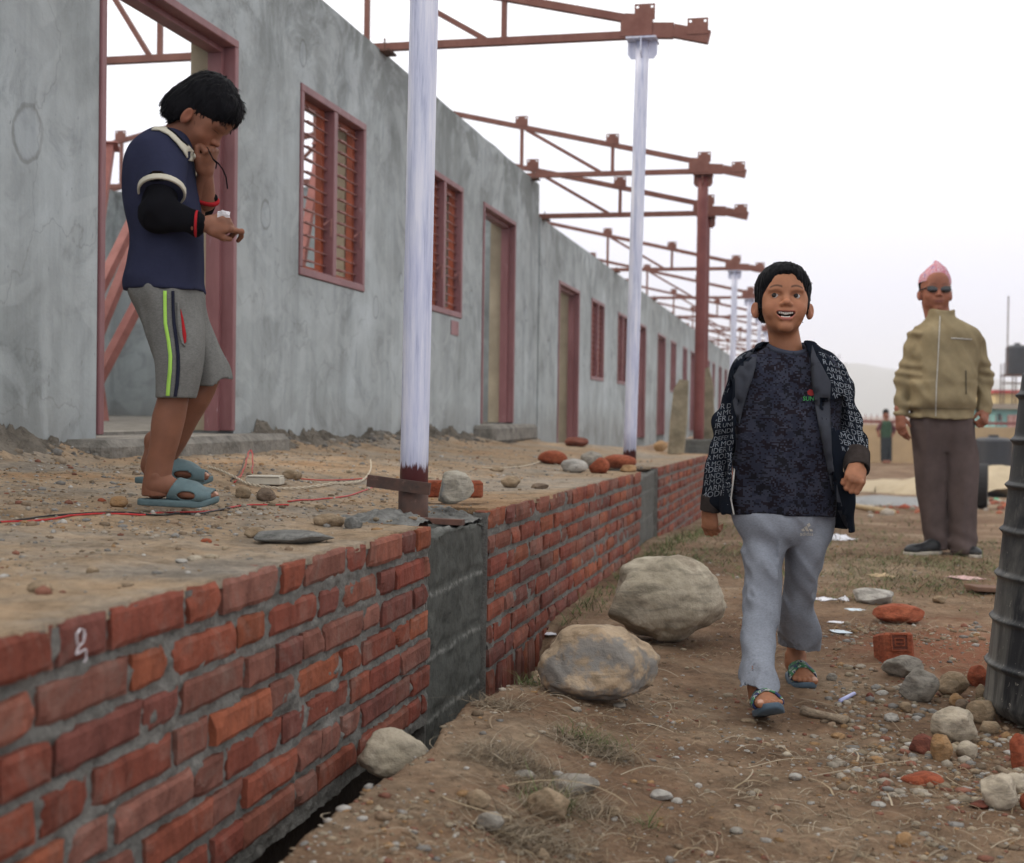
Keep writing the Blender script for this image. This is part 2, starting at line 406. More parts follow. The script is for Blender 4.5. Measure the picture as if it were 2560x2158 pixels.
# reveals get the warm beige render: thin liners on the inner side of each opening
def reveal(b, z0, z1, bb):
    mb = MB(); mb.box(WX - TH + .004, WX - 0.135, b - 0.012, b, z0, z1); wparent(mb.build('reveal', M['beige']), bb)
for a, b in HB1['doors']: reveal(b, .70, Z_D - .003, b1); reveal(a + .012, .70, Z_D - .003, b1)
for a, b in HB1['wins']: reveal(b, Z_W0 + .003, Z_W1 - .003, b1)
mb = MB(); mb.box(-7.89, WX - TH - .003, 0.83, 13.97, 0.55, 0.70); wparent(mb.build('floor_slab', M['rubble']), b1)
for a, b in HB1['doors']:
    mb = MB(); mb.box(WX - TH - .002, WX + 0.20, a - 0.25, b + 0.30, 0.52, 0.685, bev=0.03); wparent(mb.build('doorstep', M['rubble']), b1)
mb = MB(); mb.box(WX + .003, WX + .006, 10.62, 10.86, 1.45, 1.57); wparent(mb.build('painted_mark', M['mauve']), b1)

# second, lower block beyond the expansion gap
DZ = -0.345
doors2 = [(15.42, 16.85), (22.45, 23.95), (25.85, 27.28), (33.2, 34.6), (36.2, 37.6), (43.6, 45.0), (46.6, 48.0), (54, 55.4)]
wins2 = [(17.81, 18.97), (20.36, 21.55), (28.34, 29.48), (31.1, 32.2), (38.5, 39.6), (40.7, 41.8), (49.2, 50.4), (51.6, 52.8)]
b2 = empty('building', (WX, 30, 0.3), 0, 'long lower classroom block of grey plaster running away behind the expansion gap', 'building')
mb = MB(); wall_grid(mb, 14.28, 57.0, 0.20, Z_T + DZ, [(a, b, 0.2, Z_D + DZ) for a, b in doors2] + [(a, b, Z_W0 + DZ, Z_W1 + DZ) for a, b in wins2], WX, WX - TH, jitter_top=0.012, maxs=1.5)
wparent(mb.build('front_wall', M['plaster']), b2)
mb = MB(); wall_grid(mb, 14.28, 57.0, 0.20, Z_T + DZ, [(a + 1, b + 1, Z_W0 + DZ, Z_W1 + DZ) for a, b in wins2], -7.90, -8.14, maxs=3)
wparent(mb.build('back_wall', M['plaster']), b2)
for y in (14.29, 24.85, 35.3, 45.7, 56.7):
    mb = MB(); wall_grid(mb, -7.90, WX - TH, 0.20, Z_T + DZ, [], y, y + .2, 'X', maxs=3); wparent(mb.build('partition_wall', M['plaster']), b2)
for a, b in doors2: wparent(door_frame(None, a, b, 0.36, Z_D + DZ), b2)
for a, b in wins2: wparent(window(None, a, b, Z_W0 + DZ, Z_W1 + DZ, detail=a < 30), b2)
for a, b in doors2: reveal(b, 0.36, Z_D + DZ - .003, b2)
for a, b in wins2: reveal(b, Z_W0 + DZ + .003, Z_W1 + DZ - .003, b2)
mb = MB(); mb.box(-7.89, WX - TH - .003, 14.5, 56.6, 0.2, 0.36); wparent(mb.build('floor_slab', M['rubble']), b2)

# ------------------------------------------------------------------ roof trusses
def truss(y, zb, label, first=None, tail=True):
    if first is not None:
        t = copy_tree(first); t.location = (WX, y, zb); tag(t, label); return t
    t = empty('roof_truss', (WX, y, zb), 0, label, 'roof truss', 'roof trusses of red oxide steel across the blocks')
    def top(x): return 0.115 + 0.225 * (-1.12 - x) if x > -5.4 else 0.115 + 0.225 * (4.28 - (-5.4 - x))
    def L(x, z): return (x - WX, 0, z)
    s = 0.050
    mb = MB(); mb.bar(L(-1.0, 0.03), L(-8.3, 0.03), s, s); mb.build('bottom_chord', M['steel'], t)
    for (a, b) in ((-1.17, -5.4), (-9.9, -5.4)):
        mb = MB(); a2 = a
        mb.bar(L(a, top(a)), L(b, top(b)), s, s); mb.build('top_chord', M['steel'], t)
    mb = MB(); mb.bar(L(-1.20, .062), L(-0.92, .045), s * .95, 0.10); mb.bar(L(-0.92, .045), L(-0.685, -0.01), s, 0.085); mb.build('tail', M['steel'], t)
    xs = [-2.07, -3.05, -4.62, -5.4, -6.6, -7.75]
    for x in xs: mb = MB(); mb.bar(L(x, 0.05), L(x, top(x) - .02), 0.034, 0.034, up=(0, 1, 0)); mb.build('web_post', M['steel'], t)
    for a, b in ((-3.0, -2.20), (-4.5, -3.1), (-5.36, -4.70), (-5.45, -6.55), (-6.65, -7.7)):
        mb = MB(); mb.bar(L(a, top(a) - .02), L(b, 0.05), 0.034, 0.034); mb.build('web_brace', M['steel'], t)
    mb = MB(); mb.poly([(L(x, 0)[0], z) for x, z in ((-1.06, .02), (-1.06, .15), (-1.24, .17), (-1.27, .11), (-1.27, .02))], -0.032, 0.032); mb.build('gusset_plate', M['steel'], t)
    for x in (-0.76, -1.11, -2.07, -3.05, -4.1, -5.2, -6.6, -7.75):
        z = top(x) + 0.028 if x < -1 else 0.03; mb = MB()
        # purlin clip with two bolt holes
        bm = bmesh.new(); wv, hv = 0.068, 0.085
        xc = x - WX
        pts = [(-wv, 0), (wv, 0), (wv, hv), (-wv, hv)]
        V = []; F = []
        nseg = 8
        for yy in (-0.03, -0.024):
            b0 = len(V)
            V += [(xc + p[0], yy, z + p[1]) for p in [(-wv, -.02), (-.02, -.02), (.02, -.02), (wv, -.02), (wv, .045), (wv, hv), (.03, hv), (-.03, hv), (-wv, hv), (-wv, .045)]]
            for cx in (-.048, .048):
                V += [(xc + cx + .010 * cos(2 * pi * k / 8), yy, z + .065 + .010 * sin(2 * pi * k / 8)) for k in range(8)]
        def quadplate(b0, flip):
            fs = []
            L_ = [b0 + 10 + k for k in range(8)]; R_ = [b0 + 18 + k for k in range(8)]
            i = lambda k: b0 + k
            fs += [[i(0), i(1), i(2), i(3), i(4), R_[7], R_[6], R_[5], L_[7], L_[6], L_[5], i(9)]]
            fs += [[i(4), i(5), R_[1], R_[0], R_[7]], [i(5), i(6), R_[3], R_[2], R_[1]], [i(6), i(7), L_[1], L_[0], L_[7], R_[5], R_[4], R_[3]], [i(7), i(8), L_[3], L_[2], L_[1]], [i(8), i(9), L_[5], L_[4], L_[3]]]
            return [f[::-1] if flip else f for f in fs]
        F += quadplate(0, False) + quadplate(26, True)
        F += [[k, 26 + k, 26 + (k + 1) % 10, (k + 1) % 10] for k in range(10)]
        mb.add(V, F); mb.build('purlin_clip', M['steel'], t)
    mb = MB(); mb.box(0.055, -0.07 + 0, -0.07, 0.07, -0.012, 0.0) if False else mb.box(-0.11, 0.07, -0.085, 0.085, -0.014, 0.001)
    mb.build('base_plate', M['rust'], t)
    mb = MB(); mb.tube([(0.03, -.06, 0), (0.03, -.06, .075)], 0.006, 6); mb.build('anchor_bolt', M['rust'], t)
    return t
YB1 = [3.78, 8.77, 13.82]; YB2 = [14.42, 20.0, 25.0, 30.0, 35.0, 40.0, 45.0, 50.0, 55.0]
lab1 = ['roof truss of red oxide steel over the nearest painted white post', 'roof truss landing on the thin white post nearest the middle of the picture', 'roof truss landing on the maroon unpainted post']
T0 = None
for y, l in zip(YB1, lab1):
    q = truss(y, Z_T, l, T0)
    T0 = T0 or q
ordn = ['first', 'second', 'third', 'fourth', 'fifth', 'sixth', 'seventh', 'eighth', 'ninth']
for i, y in enumerate(YB2):
    truss(y, Z_T + DZ, ['lower roof truss close behind the maroon post, just past the end of the tall block', 'roof truss on the far white post just left of the walking boy'][i] if i < 2 else ordn[i] + ' roof truss of the long low block counted from the expansion gap', T0)

# ------------------------------------------------------------------ posts
def post(x, y, z0, z1, paint, label, r=0.041, sleeve=False, lean=0.009):
    t = empty('steel_post', (x, y, z0), 0, label, 'steel post', 'veranda posts under the roof trusses')
    h = z1 - z0
    mb = MB(); n = 12
    mb.tube([(lean * h * (i / n) - lean * h, 0, h * i / n) for i in range(n + 1)], r, 28)
    mb.build('shaft', paint, t, smooth=True)
    topm = M['steel'] if paint is M['steelpole'] else M['white0']
    mb = MB(); mb.box(-0.10, 0.10, -0.10, 0.10, h, h + 0.010); mb.build('head_plate', topm, t)
    for (a, b) in ((1, 0), (-1, 0), (0, 1), (0, -1)):
        mb = MB(); pts = [(r - .002, -.002), (0.098, -.002), (0.098, -0.085), (0.075, -0.115), (r - .002, -0.115)]
        if a: mb.poly([(a * p[0], h + p[1]) for p in pts], -0.004, 0.004)
        else: mb.poly([(b * p[0], h + p[1]) for p in pts], -0.004, 0.004, axis='x')
        mb.build('stiffener_plate', topm, t)
    if sleeve:
        mb = MB(); mb.bar((-0.125 - r * .6, -r - .012, 0.125), (r + .0, -r - .012, 0.105), 0.012, 0.035); mb.build('welded_bar', M['rust'], t)
        mb = MB(); mb.bar((r * .5, -r - .004, 0.012), (r + 0.10, -r - .004, 0.010), 0.03, 0.016); mb.build('welded_bar', M['rust'], t)
        mb = MB(); mb.tube([(-lean * h, 0, -0.03), (-lean * h, 0, 0.098)], r + .0025, 28); mb.build('sleeve', M['rust'], t, smooth=True)
    return t
M['white'] = mat_whitepaint(0.165); M['white0'] = mat_whitepaint(0.0); M['white2'] = mat_whitepaint(0.085)
M['steelpole'] = mat_steel('maroon_primer', (0.14, 0.035, 0.033), (0.19, 0.058, 0.05))
post(-1.12, 3.76, 0.49, Z_T - .015, M['white'], 'thick white painted steel post with bare maroon foot, nearest the camera, in wet concrete', 0.042, True)
post(-1.125, 8.77, 0.475, Z_T - .015, M['white2'], 'thin white painted post standing at the second gap in the brick wall', 0.044, lean=0.016)
post(-1.12, 13.82, 0.42, Z_T - .015, M['steelpole'], 'unpainted maroon steel post standing between two upright slabs', 0.055, lean=0.002)
post(-1.13, 14.42, 0.40, Z_T + DZ - .015, M['steelpole'], 'lower maroon post hidden close behind the first maroon post', 0.045, lean=0.0)
for i, y in enumerate(YB2[1:]):
    post(-1.13, y, 0.10, Z_T + DZ - .015, M['white0'], ['far white post just left of the walking boy, with a wide head plate', 'far white post close beside the boy, second from the maroon post'][i] if i < 2 else ordn[i] + ' far white post of the low block counted from the maroon post', 0.045, lean=0.006)

# leaning steel members inside the first room
M['steel2'] = mat_steel('pinkish_primer_steel', (0.24, 0.075, 0.06), (0.33, 0.12, 0.10))
def lean_beam(a, b, label, plate=True, s=0.075):
    t = empty('steel_column', a, 0, label, 'steel column', 'loose steel columns leaning inside the room')
    A = Vector((0, 0, 0)); B = Vector(b) - Vector(a)
    mb = MB(); mb.bar(A, B, s, s); mb.build('shaft', M['steel2'], t)
    if plate:
        for q in (A, B):
            mb = MB(); d = B.normalized(); mb.bar(q - d * .004, q + d * .008, s * 2.0, s * 1.7); mb.build('end_plate', M['steel2'], t)
    return t
k_ = 1.2231
def D(u, v, Y): return atY(u * k_, v * k_, Y)
lean_beam(D(140, 900, 8.6), D(224, 300, 9.8), 'pinkish steel column standing almost upright behind the left door jamb, its end plate against the sky')
lean_beam(D(130, 740, 9.0), D(290, 415, 10.3), 'uppermost slanting steel column leaning inside the near doorway')
lean_beam(D(140, 830, 9.3), D(300, 440, 10.7), 'middle slanting steel column leaning inside the near doorway')
lean_beam(D(120, 930, 8.8), D(330, 530, 10.0), 'lowest slanting steel column in the near doorway, caught by warm light')
lean_beam(D(575, 780, 11.6), D(655, 300, 12.6), 'steel column leaning inside, seen through the first barred window')
lean_beam(D(214, 886, 9.2), D(150, 420, 10.2), 'steel column whose end plate stands on the floor just inside the near doorway')
# ------------------------------------------------------------------ ground functions
def zb(y):                        # top of the brick retaining wall
    y = np.asarray(y, float)
    z = 0.535 - 0.011 * np.clip(y - 1.8, 0, 12)
    return z - 0.028 * np.clip(y - 13.5, 0, 12)
def zroad(x, y):
    x = np.asarray(x, float); y = np.asarray(y, float)
    z = -0.036 * np.clip(y - 8.4, 0, 19)
    edge = np.exp(-((x + 0.74) / 0.32) ** 2) * smooth01((4.8 - y) / 2.4) * 0.125
    z = z + edge * (x > -2)
    z = z + 0.016 * fbm(x * 1.1, y * 1.1, 1.0, 3) * smooth01((9 - y) / 3) + 0.03 * fbm(x * .35, y * .35, 2.0, 2) * smooth01((y - 6) / 6)
    # trench along the foot of the wall
    wdt = -0.775 + 0.035 * fbm(y * 2.3, 0.0, 4.0, 3) - 0.14 * smooth01((y - 3.9) / 1.0)
    tr = smooth01((wdt - x) / 0.035) * smooth01((x + 1.6) / 0.2)
    z = z - 0.34 * tr * smooth01((5.1 - y) / 0.8)
    # under the terrace and buildings the sheet stays low
    z = np.where((x < -1.02) & (y < 62) & (x > -9), np.minimum(z, -0.2) - 0.2, z)
    return z
def zterr(x, y):
    x = np.asarray(x, float); y = np.asarray(y, float)
    t = smooth01((-1.15 - x) / 1.5)
    z = zb(y) + 0.004 + t * 0.085 * smooth01((14.3 - y) / 1.2)
    z = z - 0.02 * smooth01((-1.25 - x) / .2) * smooth01((2.6 - y) / 0.8)
    z = z + 0.012 * fbm(x * 2.2, y * 2.2, 7.0, 4) * smooth01((-1.12 - x) / 0.25)
    # rubble banked against the wall foot
    z = z + smooth01((x + 3.02) / -0.01) * 0
    bank = np.exp(-((x - WX) / 0.20) ** 2) * (0.05 + 0.075 * np.abs(fbm(y * 1.6, x * 1.6, 3.0, 4)))
    for a, b in HB1['doors']: bank = bank * (1 - 0.55 * np.exp(-((y - (a + b) / 2) / 0.7) ** 4))
    return z + bank * smooth01((14.3 - y) / .5)

# ------------------------------------------------------------------ bricks
def mat_brick():
    t = NT('hand_made_red_brick', 0.92, 0.15)
    a = t.attr(); co = t.tc.outputs['Object']
    n1 = t.noise(14, 6, 0.7, co, 0.5); n2 = t.noise(90, 5, 0.65, co); st = t.noise(1.0, 5, 0.7, t.mapc((30, 30, 7)))
    c = t.mix(1.0, a, t.ramp(n1, [(0.3, 0.62), (0.5, 1.0), (0.7, 1.22)]), 'MULTIPLY')
    c = t.mix(0.8, c, t.ramp(st, [(0.35, 0.75), (0.6, 1.12)]), 'MULTIPLY')
    dust = t.ramp(t.noise(9, 6, 0.75, co, 0.9), [(0.50, 0.0), (0.68, 1.0)])
    c = t.mix(t.math('MULTIPLY', dust, 0.34), c, (0.25, 0.20, 0.17))
    wh = t.ramp(t.noise(26, 5, 0.75, t.mapc((1, 1, 0.6))), [(0.66, 0.0), (0.74, 1.0)])
    c = t.mix(t.math('MULTIPLY', wh, 0.35), c, (0.40, 0.36, 0.33))
    pit = t.ramp(n2, [(0.28, 0.45), (0.36, 1.0)])
    c = t.mix(0.7, c, pit, 'MULTIPLY')
    t.color(c); t.bump(t.math('ADD', n2, t.math('MULTIPLY', n1, 0.8)), 0.75, 0.0045); return t.m
def mat_mortar():
    t = NT('grey_mortar', 0.95, 0.1); co = t.tc.outputs['Object']
    n = t.noise(28, 6, 0.75, co); g = t.noise(170, 4, 0.7, co)
    c = t.ramp(n, [(0.3, (0.105, 0.102, 0.093)), (0.5, (0.175, 0.170, 0.156)), (0.72, (0.26, 0.25, 0.23))])
    c = t.mix(0.6, c, t.ramp(g, [(0.3, 0.6), (0.65, 1.25)]), 'MULTIPLY')
    t.color(c); t.bump(t.math('ADD', g, n), 0.9, 0.006); return t.m
M['brick'] = mat_brick(); M['mortar'] = mat_mortar()
PAL = np.array([(0.225, 0.066, 0.040), (0.190, 0.056, 0.037), (0.205, 0.074, 0.050), (0.155, 0.055, 0.043), (0.250, 0.078, 0.042), (0.170, 0.070, 0.052), (0.205, 0.088, 0.066), (0.185, 0.052, 0.036)])
BX = -0.970
def brick(mb, y0, y1, z0, z1, col, nx, nz, seed, x=BX, top=False, jit=1.0):
    """hand-made brick face: ragged outline, rounded arris, chips; sides run back 5 cm"""
    ny = max(3, int(nx * (y1 - y0) / 0.24)); V = []; F = []
    tilt = random.uniform(-.0035, .0035) * jit; off = random.uniform(-.005, .004) * jit; rot = random.uniform(-.006, .006) * jit
    e = 0.006
    chip = [(random.choice((y0, y1)), random.choice((z0, z1)), random.uniform(.012, .034)) for _ in range(random.choice((0, 1, 2, 3)))]
    for j in range(nz + 1):
        for i in range(ny + 1):
            u = i / ny; v = j / nz
            yy = lerp(y0, y1, u); zz = lerp(z0, z1, v)
            yc, zc = (y0 + y1) / 2, (z0 + z1) / 2
            eu = min(u, 1 - u) * (y1 - y0); ev = min(v, 1 - v) * (z1 - z0)
            ed = min(eu, ev)
            n = noise.noise(Vector((yy * 22 + seed, zz * 22, seed * 1.7)))
            n2 = noise.noise(Vector((yy * 70 + seed, zz * 70, seed)))
            wob = 0.0035 * n * jit
            oy = wob if eu < 1e-6 else 0; oz = (0.0035 * noise.noise(Vector((yy * 28, seed, 2.0))) * jit) if ev < 1e-6 else 0
            xx = x + off + (zz - zc) * tilt * 10 + 0.0022 * n * jit + 0.0012 * n2 * jit
            if ed < e: xx -= (e - ed) * 0.8
            for (cy, cz, r) in chip:
                d = math.hypot(yy - cy, zz - cz)
                if d < r: xx -= (r - d) * 0.5
            zz2 = zz + (yy - yc) * rot + oz
            V.append((xx, yy + oy, zz2))
    W = ny + 1
    for j in range(nz):
        for i in range(ny): a = j * W + i; F.append((a, a + 1, a + 1 + W, a + W))
    ring = [i for i in range(W)] + [j * W + ny for j in range(1, nz + 1)] + [nz * W + i for i in range(ny - 1, -1, -1)] + [j * W for j in range(nz - 1, 0, -1)]
    b = len(V)
    for r in ring:
        p = V[r]; V.append((x - 0.055, p[1], p[2]))
    for k in range(len(ring)):
        a, c = ring[k], ring[(k + 1) % len(ring)]; F.append((c, a, b + k, b + (k + 1) % len(ring)))
    F.append(tuple(range(b, b + len(ring))))
    mb.add(V, F, tuple(col))
PITCHZ = 0.0722
M['trench_shade'] = simple('trench_shade_soil', (0.035, 0.024, 0.017), 1.0, .4, 9, .8, 40, .01)  # near-black soil: shade of the trench put into the colour
def brick_segment(y0, y1, rows, label, nx, nz, soldier=False, dense=0.012, slope=True):
    t = empty('brick_wall', (BX, (y0 + y1) / 2, 0), 0, label, 'brick wall', 'brick retaining wall sections along the terrace')
    mb = MB(); sd = 0
    for r in range(rows):
        y = y0; k = 0
        # flemish-like bond: stretcher, header, stretcher ... offset every other course
        start = (r % 2)
        if start: y = y0 - 0.0
        seq = []
        while y < y1 - 0.02:
            st = ((k + start) % 2 == 0)
            if random.random() < 0.10: st = not st
            ln = 0.232 if st else 0.112
            if k == 0 and start: ln = 0.112 * 0.6
            g = random.uniform(0.011, 0.022)
            ye = min(y + ln + random.uniform(-.006, .006), y1 - random.uniform(0, .006))
            if ye - y > 0.03: seq.append((y, ye))
            y = ye + g; k += 1
        for (a, b) in seq:
            yc = (a + b) / 2; zt = float(zb(yc)) - r * PITCHZ - (0.0 if r == 0 else random.uniform(0.004, 0.008))
            h = 0.0535 + random.uniform(-.003, .003); sd += 1
            z1_ = zt; z0_ = zt - h - (0.004 if r == 0 else 0)
            col = PAL[RNG.integers(len(PAL))] * RNG.uniform(0.85, 1.12)
            brick(mb, a, b, z0_, z1_, col, nx, nz, sd * 3.1)
    if soldier:
        y = y0; zt = rows * PITCHZ
        while y < y1 - 0.05:
            z1_ = float(zb(y)) - zt - 0.004; sd += 1
            brick(mb, y, y + 0.056, z1_ - 0.2, z1_, PAL[RNG.integers(len(PAL))] * RNG.uniform(0.7, 1.05), nx, nz + 1, sd * 3.1); y += 0.066 + random.uniform(0, .006)
    o = wparent(mb.build('bricks', M['brick'], smooth=False, cols=True), t)
    # mortar bed behind and between, squeezed out unevenly
    ny = int((y1 - y0) / dense); zlo = -0.40 if dense > .009 else -0.005; nzz = int(0.94 / dense)
    Y, T = np.meshgrid(np.linspace(y0, y1, ny), np.linspace(0, 1, nzz))
    Z = lerp(zlo, zb(Y) - 0.004, T)
    X = BX - 0.0115 + 0.0070 * fbm(Y * 14, Z * 26, 3.3, 4) + 0.005 * fbm(Y * 60, Z * 60, 1.3, 2)
    X = np.minimum(X, BX + 0.0030)
    V = np.stack([X, Y, Z], -1).reshape(-1, 3); idx = np.arange(ny * nzz).reshape(nzz, ny)
    F = np.stack([idx[:-1, :-1], idx[:-1, 1:], idx[1:, 1:], idx[1:, :-1]], -1).reshape(-1, 4)
    wparent(mesh_obj('mortar', V, F, M['mortar'], smooth=True), t)
    for ye in (y0 - .002, y1 - .006):
        mb = MB(); mb.box(BX - .06, BX - .012, ye, ye + .008, -.4, float(zb(ye)) - .006); wparent(mb.build('end_mortar', M['mortar']), t)
    mb = MB(); mb.box(BX - 0.23, BX - (0.05 if dense > .009 else 0.10), y0 + .003, y1 - .003, -0.4, float(zb(y1)) - 0.02); wparent(mb.build('wall_core', M['mortar'] if dense > .009 else M['trench_shade']), t)  # near section: recessed core coloured as the shade below the bricks
    return t
seg1 = brick_segment(0.35, 3.36, 7, 'near section of red brick retaining wall filling the lower left, up to the first concrete pillar', 22, 7, dense=0.008)
seg2 = brick_segment(4.03, 7.86, 7, 'red brick wall section between the two concrete pillars, with a row of upright bricks at its foot', 8, 3, soldier=True, dense=0.018)
seg3 = brick_segment(8.80, 13.45, 11, 'short far section of brick wall beyond the second pillar', 5, 2, dense=0.03)
seg4 = brick_segment(14.6, 24.0, 9, 'farthest section of brick wall behind the walking boy', 3, 2, dense=0.06)
# chalk mark on one brick of the top course
M['chalk'] = simple('chalk', (0.62, 0.58, 0.60), 0.95, 0.3, 60, 0)
mb = MB()
P = [(0, 0.001), (0.004, .012), (.014, .015), (.019, .007), (.014, -.002), (.006, -.004), (.001, -.010), (.006, -.018), (.018, -.015), (.026, -.020)]
yo, zo = 1.615, 0.503
def stroke(pts, wd=0.0016):
    for (a, b) in zip(pts[:-1], pts[1:]): mb.bar((BX + 0.0035, yo + a[0], zo + a[1]), (BX + 0.0035, yo + b[0], zo + b[1]), 0.0012, wd * 2, up=(1, 0, 0))
stroke([(0, .016), (.002, .002), (.006, -.004), (.0, -.014), (.024, -.010), (.026, -.024), (.020, -.028)]); stroke([(.006, -.004), (.018, .000), (.020, .016), (.010, .020), (.002, .014)]); stroke([(.018, .0), (.022, .012)])
ck = mb.build('chalk_mark', M['chalk']); wparent(ck, seg1)

# ------------------------------------------------------------------ cast pillars between the sections
def mat_conc(name, a, b, cst):
    t = NT(name, 0.95, 0.12); co = t.tc.outputs['Object']
    n = t.noise(7, 6, 0.7, co, 0.4); g = t.noise(60, 5, 0.7, co)
    c = t.ramp(n, [(0.3, a), (0.7, b)]); c = t.mix(0.7, c, t.ramp(g, [(0.3, 0.55), (0.5, 1.0), (0.7, 1.2)]), 'MULTIPLY')
    sz = t.n('ShaderNodeSeparateXYZ'); t.l(co, sz.inputs[0])
    zz = t.math('ADD', sz.outputs[2], t.math('MULTIPLY', t.noise(6, 4, .6, co), 0.03))
    fr = t.math('FRACT', t.math('MULTIPLY', zz, 5.9)); ln = t.ramp(fr, [(0.0, 1.0), (0.05, 0.0), (0.93, 0.0), (1.0, 1.0)])
    c = t.mix(t.math('MULTIPLY', t.math('MULTIPLY', ln, t.ramp(t.noise(30, 4, .7, co), [(.4, 0.1), (.6, 1.)])), 0.75), c, cst)
    pt_ = t.ramp(t.noise(95, 3, .8, co), [(.30, .35), (.38, 1.)]); c = t.mix(.8, c, pt_, 'MULTIPLY'); t.color(c); t.bump(t.math('ADD', g, t.math('ADD', n, pt_)), .7, 0.005); return t.m
M['wetconc'] = mat_conc('damp_dark_concrete', (0.058, 0.060, 0.054), (0.105, 0.107, 0.097), (0.27, 0.27, 0.25))
M['dryconc'] = mat_conc('rough_grey_concrete', (0.085, 0.085, 0.078), (0.15, 0.148, 0.135), (0.2, 0.2, 0.19))
def pillar(y0, y1, ztop, mat, label, rec=0.02, dense=0.012):
    V = []; ny = int((y1 - y0) / dense); nz = int((ztop + 0.45) / dense); nx = int(0.32 / dense)
    # front face + top face as one folded sheet
    rows = [(0, k / nz) for k in range(nz)] + [(1, k / nx) for k in range(nx + 1)]
    Y = np.linspace(y0, y1, ny); VV = []
    for (s, t_) in rows:
        if s == 0:
            z = np.full(ny, lerp(-0.45, ztop, t_)); x = np.full(ny, BX - rec)
            x = x + 0.005 * fbm(Y * 9, z * 9, 5.0, 3) + 0.003 * fbm(Y * 40, z * 40, 2., 2)
            zf = np.mod(z * 5.9, 1); x = x - 0.004 * np.exp(-(np.minimum(zf, 1 - zf) / 0.06) ** 2)
            eds = np.minimum(Y - y0, y1 - Y); x = x - 0.022 * np.exp(-(eds / 0.02) ** 2) + 0.01 * np.exp(-(eds / 0.015) ** 2) * vnoise(Y * 60, z * 50)
        else:
            x = np.full(ny, BX - rec - 0.32 * t_); z = np.full(ny, ztop) - 0.03 * smooth01(t_ * 5) * smooth01((0.5 - t_) * 4) * smooth01((Y - y0) / (y1 - y0) * 3 - .8) + 0.012 * fbm(Y * 14, x * 14, 1., 4)
            if t_ < 0.04: z = z - 0.008; 
        VV.append(np.stack([x, Y, z], -1))
    V = np.concatenate(VV); idx = np.arange(len(V)).reshape(len(rows), ny)
    F = np.stack([idx[:-1, :-1], idx[:-1, 1:], idx[1:, 1:], idx[1:, :-1]], -1).reshape(-1, 4)
    t = empty('concrete_pillar', (BX, (y0 + y1) / 2, 0), 0, label, 'concrete pillar')
    wparent(mesh_obj('cast_block', V, F, mat, smooth=True), t)
    mb = MB(); mb.box(BX - 0.30, BX - 0.055, y0 - .003, y0 + .03, -.42, ztop - .03); mb.box(BX - 0.30, BX - 0.055, y1 - .03, y1 + .003, -.42, ztop - .03)
    wparent(mb.build('side_face', mat), t); return t
pillar(3.365, 4.025, 0.487, M['wetconc'], 'dark damp concrete pillar cast between the near brick sections, the thick white post set in its top', dense=0.009)
pillar(7.865, 8.795, 0.44, M['dryconc'], 'rough grey concrete pillar in the brick wall below the thin white post', rec=0.03, dense=0.025)
pillar(13.455, 14.595, 0.38, M['dryconc'], 'far concrete pillar under the maroon post', rec=0.03, dense=0.05)
# wet mortar heaped round the post foot
def heap(cx, cy, rx, ry, h, base, mat, label, cat='mortar heap', name='mortar_heap', n=46, rgh=0.35, group=None, fr=9):
    a = np.linspace(-1, 1, n); X, Y = np.meshgrid(a, a); R = np.sqrt(X ** 2 + Y ** 2)
    wob = 1 + 0.25 * fbm(X * 2 + cx * 7, Y * 2 + cy * 3, 1.0, 3)
    Hh = np.clip(1 - (R / wob) ** 1.6, -0.35, 1) * h
    Hh = Hh + h * rgh * fbm(X * fr * .4, Y * fr * .4, cx, 4) * np.clip(Hh / h + .3, 0, 1)
    V = np.stack([cx + X * rx, cy + Y * ry, base(cx + X * rx, cy + Y * ry) + Hh], -1).reshape(-1, 3)
    idx = np.arange(n * n).reshape(n, n); F = np.stack([idx[:-1, :-1], idx[:-1, 1:], idx[1:, 1:], idx[1:, :-1]], -1).reshape(-1, 4)
    o = mesh_obj(name, V - np.array([cx, cy, 0]), F, mat, smooth=True, loc=(cx, cy, 0)); tag(o, label, cat, group); return o
M['wetmort'] = simple('wet_grey_mortar', (0.17, 0.168, 0.155), 0.7, 0.5, 30, 0.9, 90, 0.01)
heap(-1.19, 3.62, 0.13, 0.16, 0.035, lambda x, y: 0.505, M['wetmort'], 'crumbly wet grey mortar heaped left of the near white post', fr=16)
heap(-1.16, 4.05, 0.16, 0.14, 0.03, lambda x, y: 0.49, M['wetmort'], 'crumbly wet grey mortar behind the near white post', fr=16)

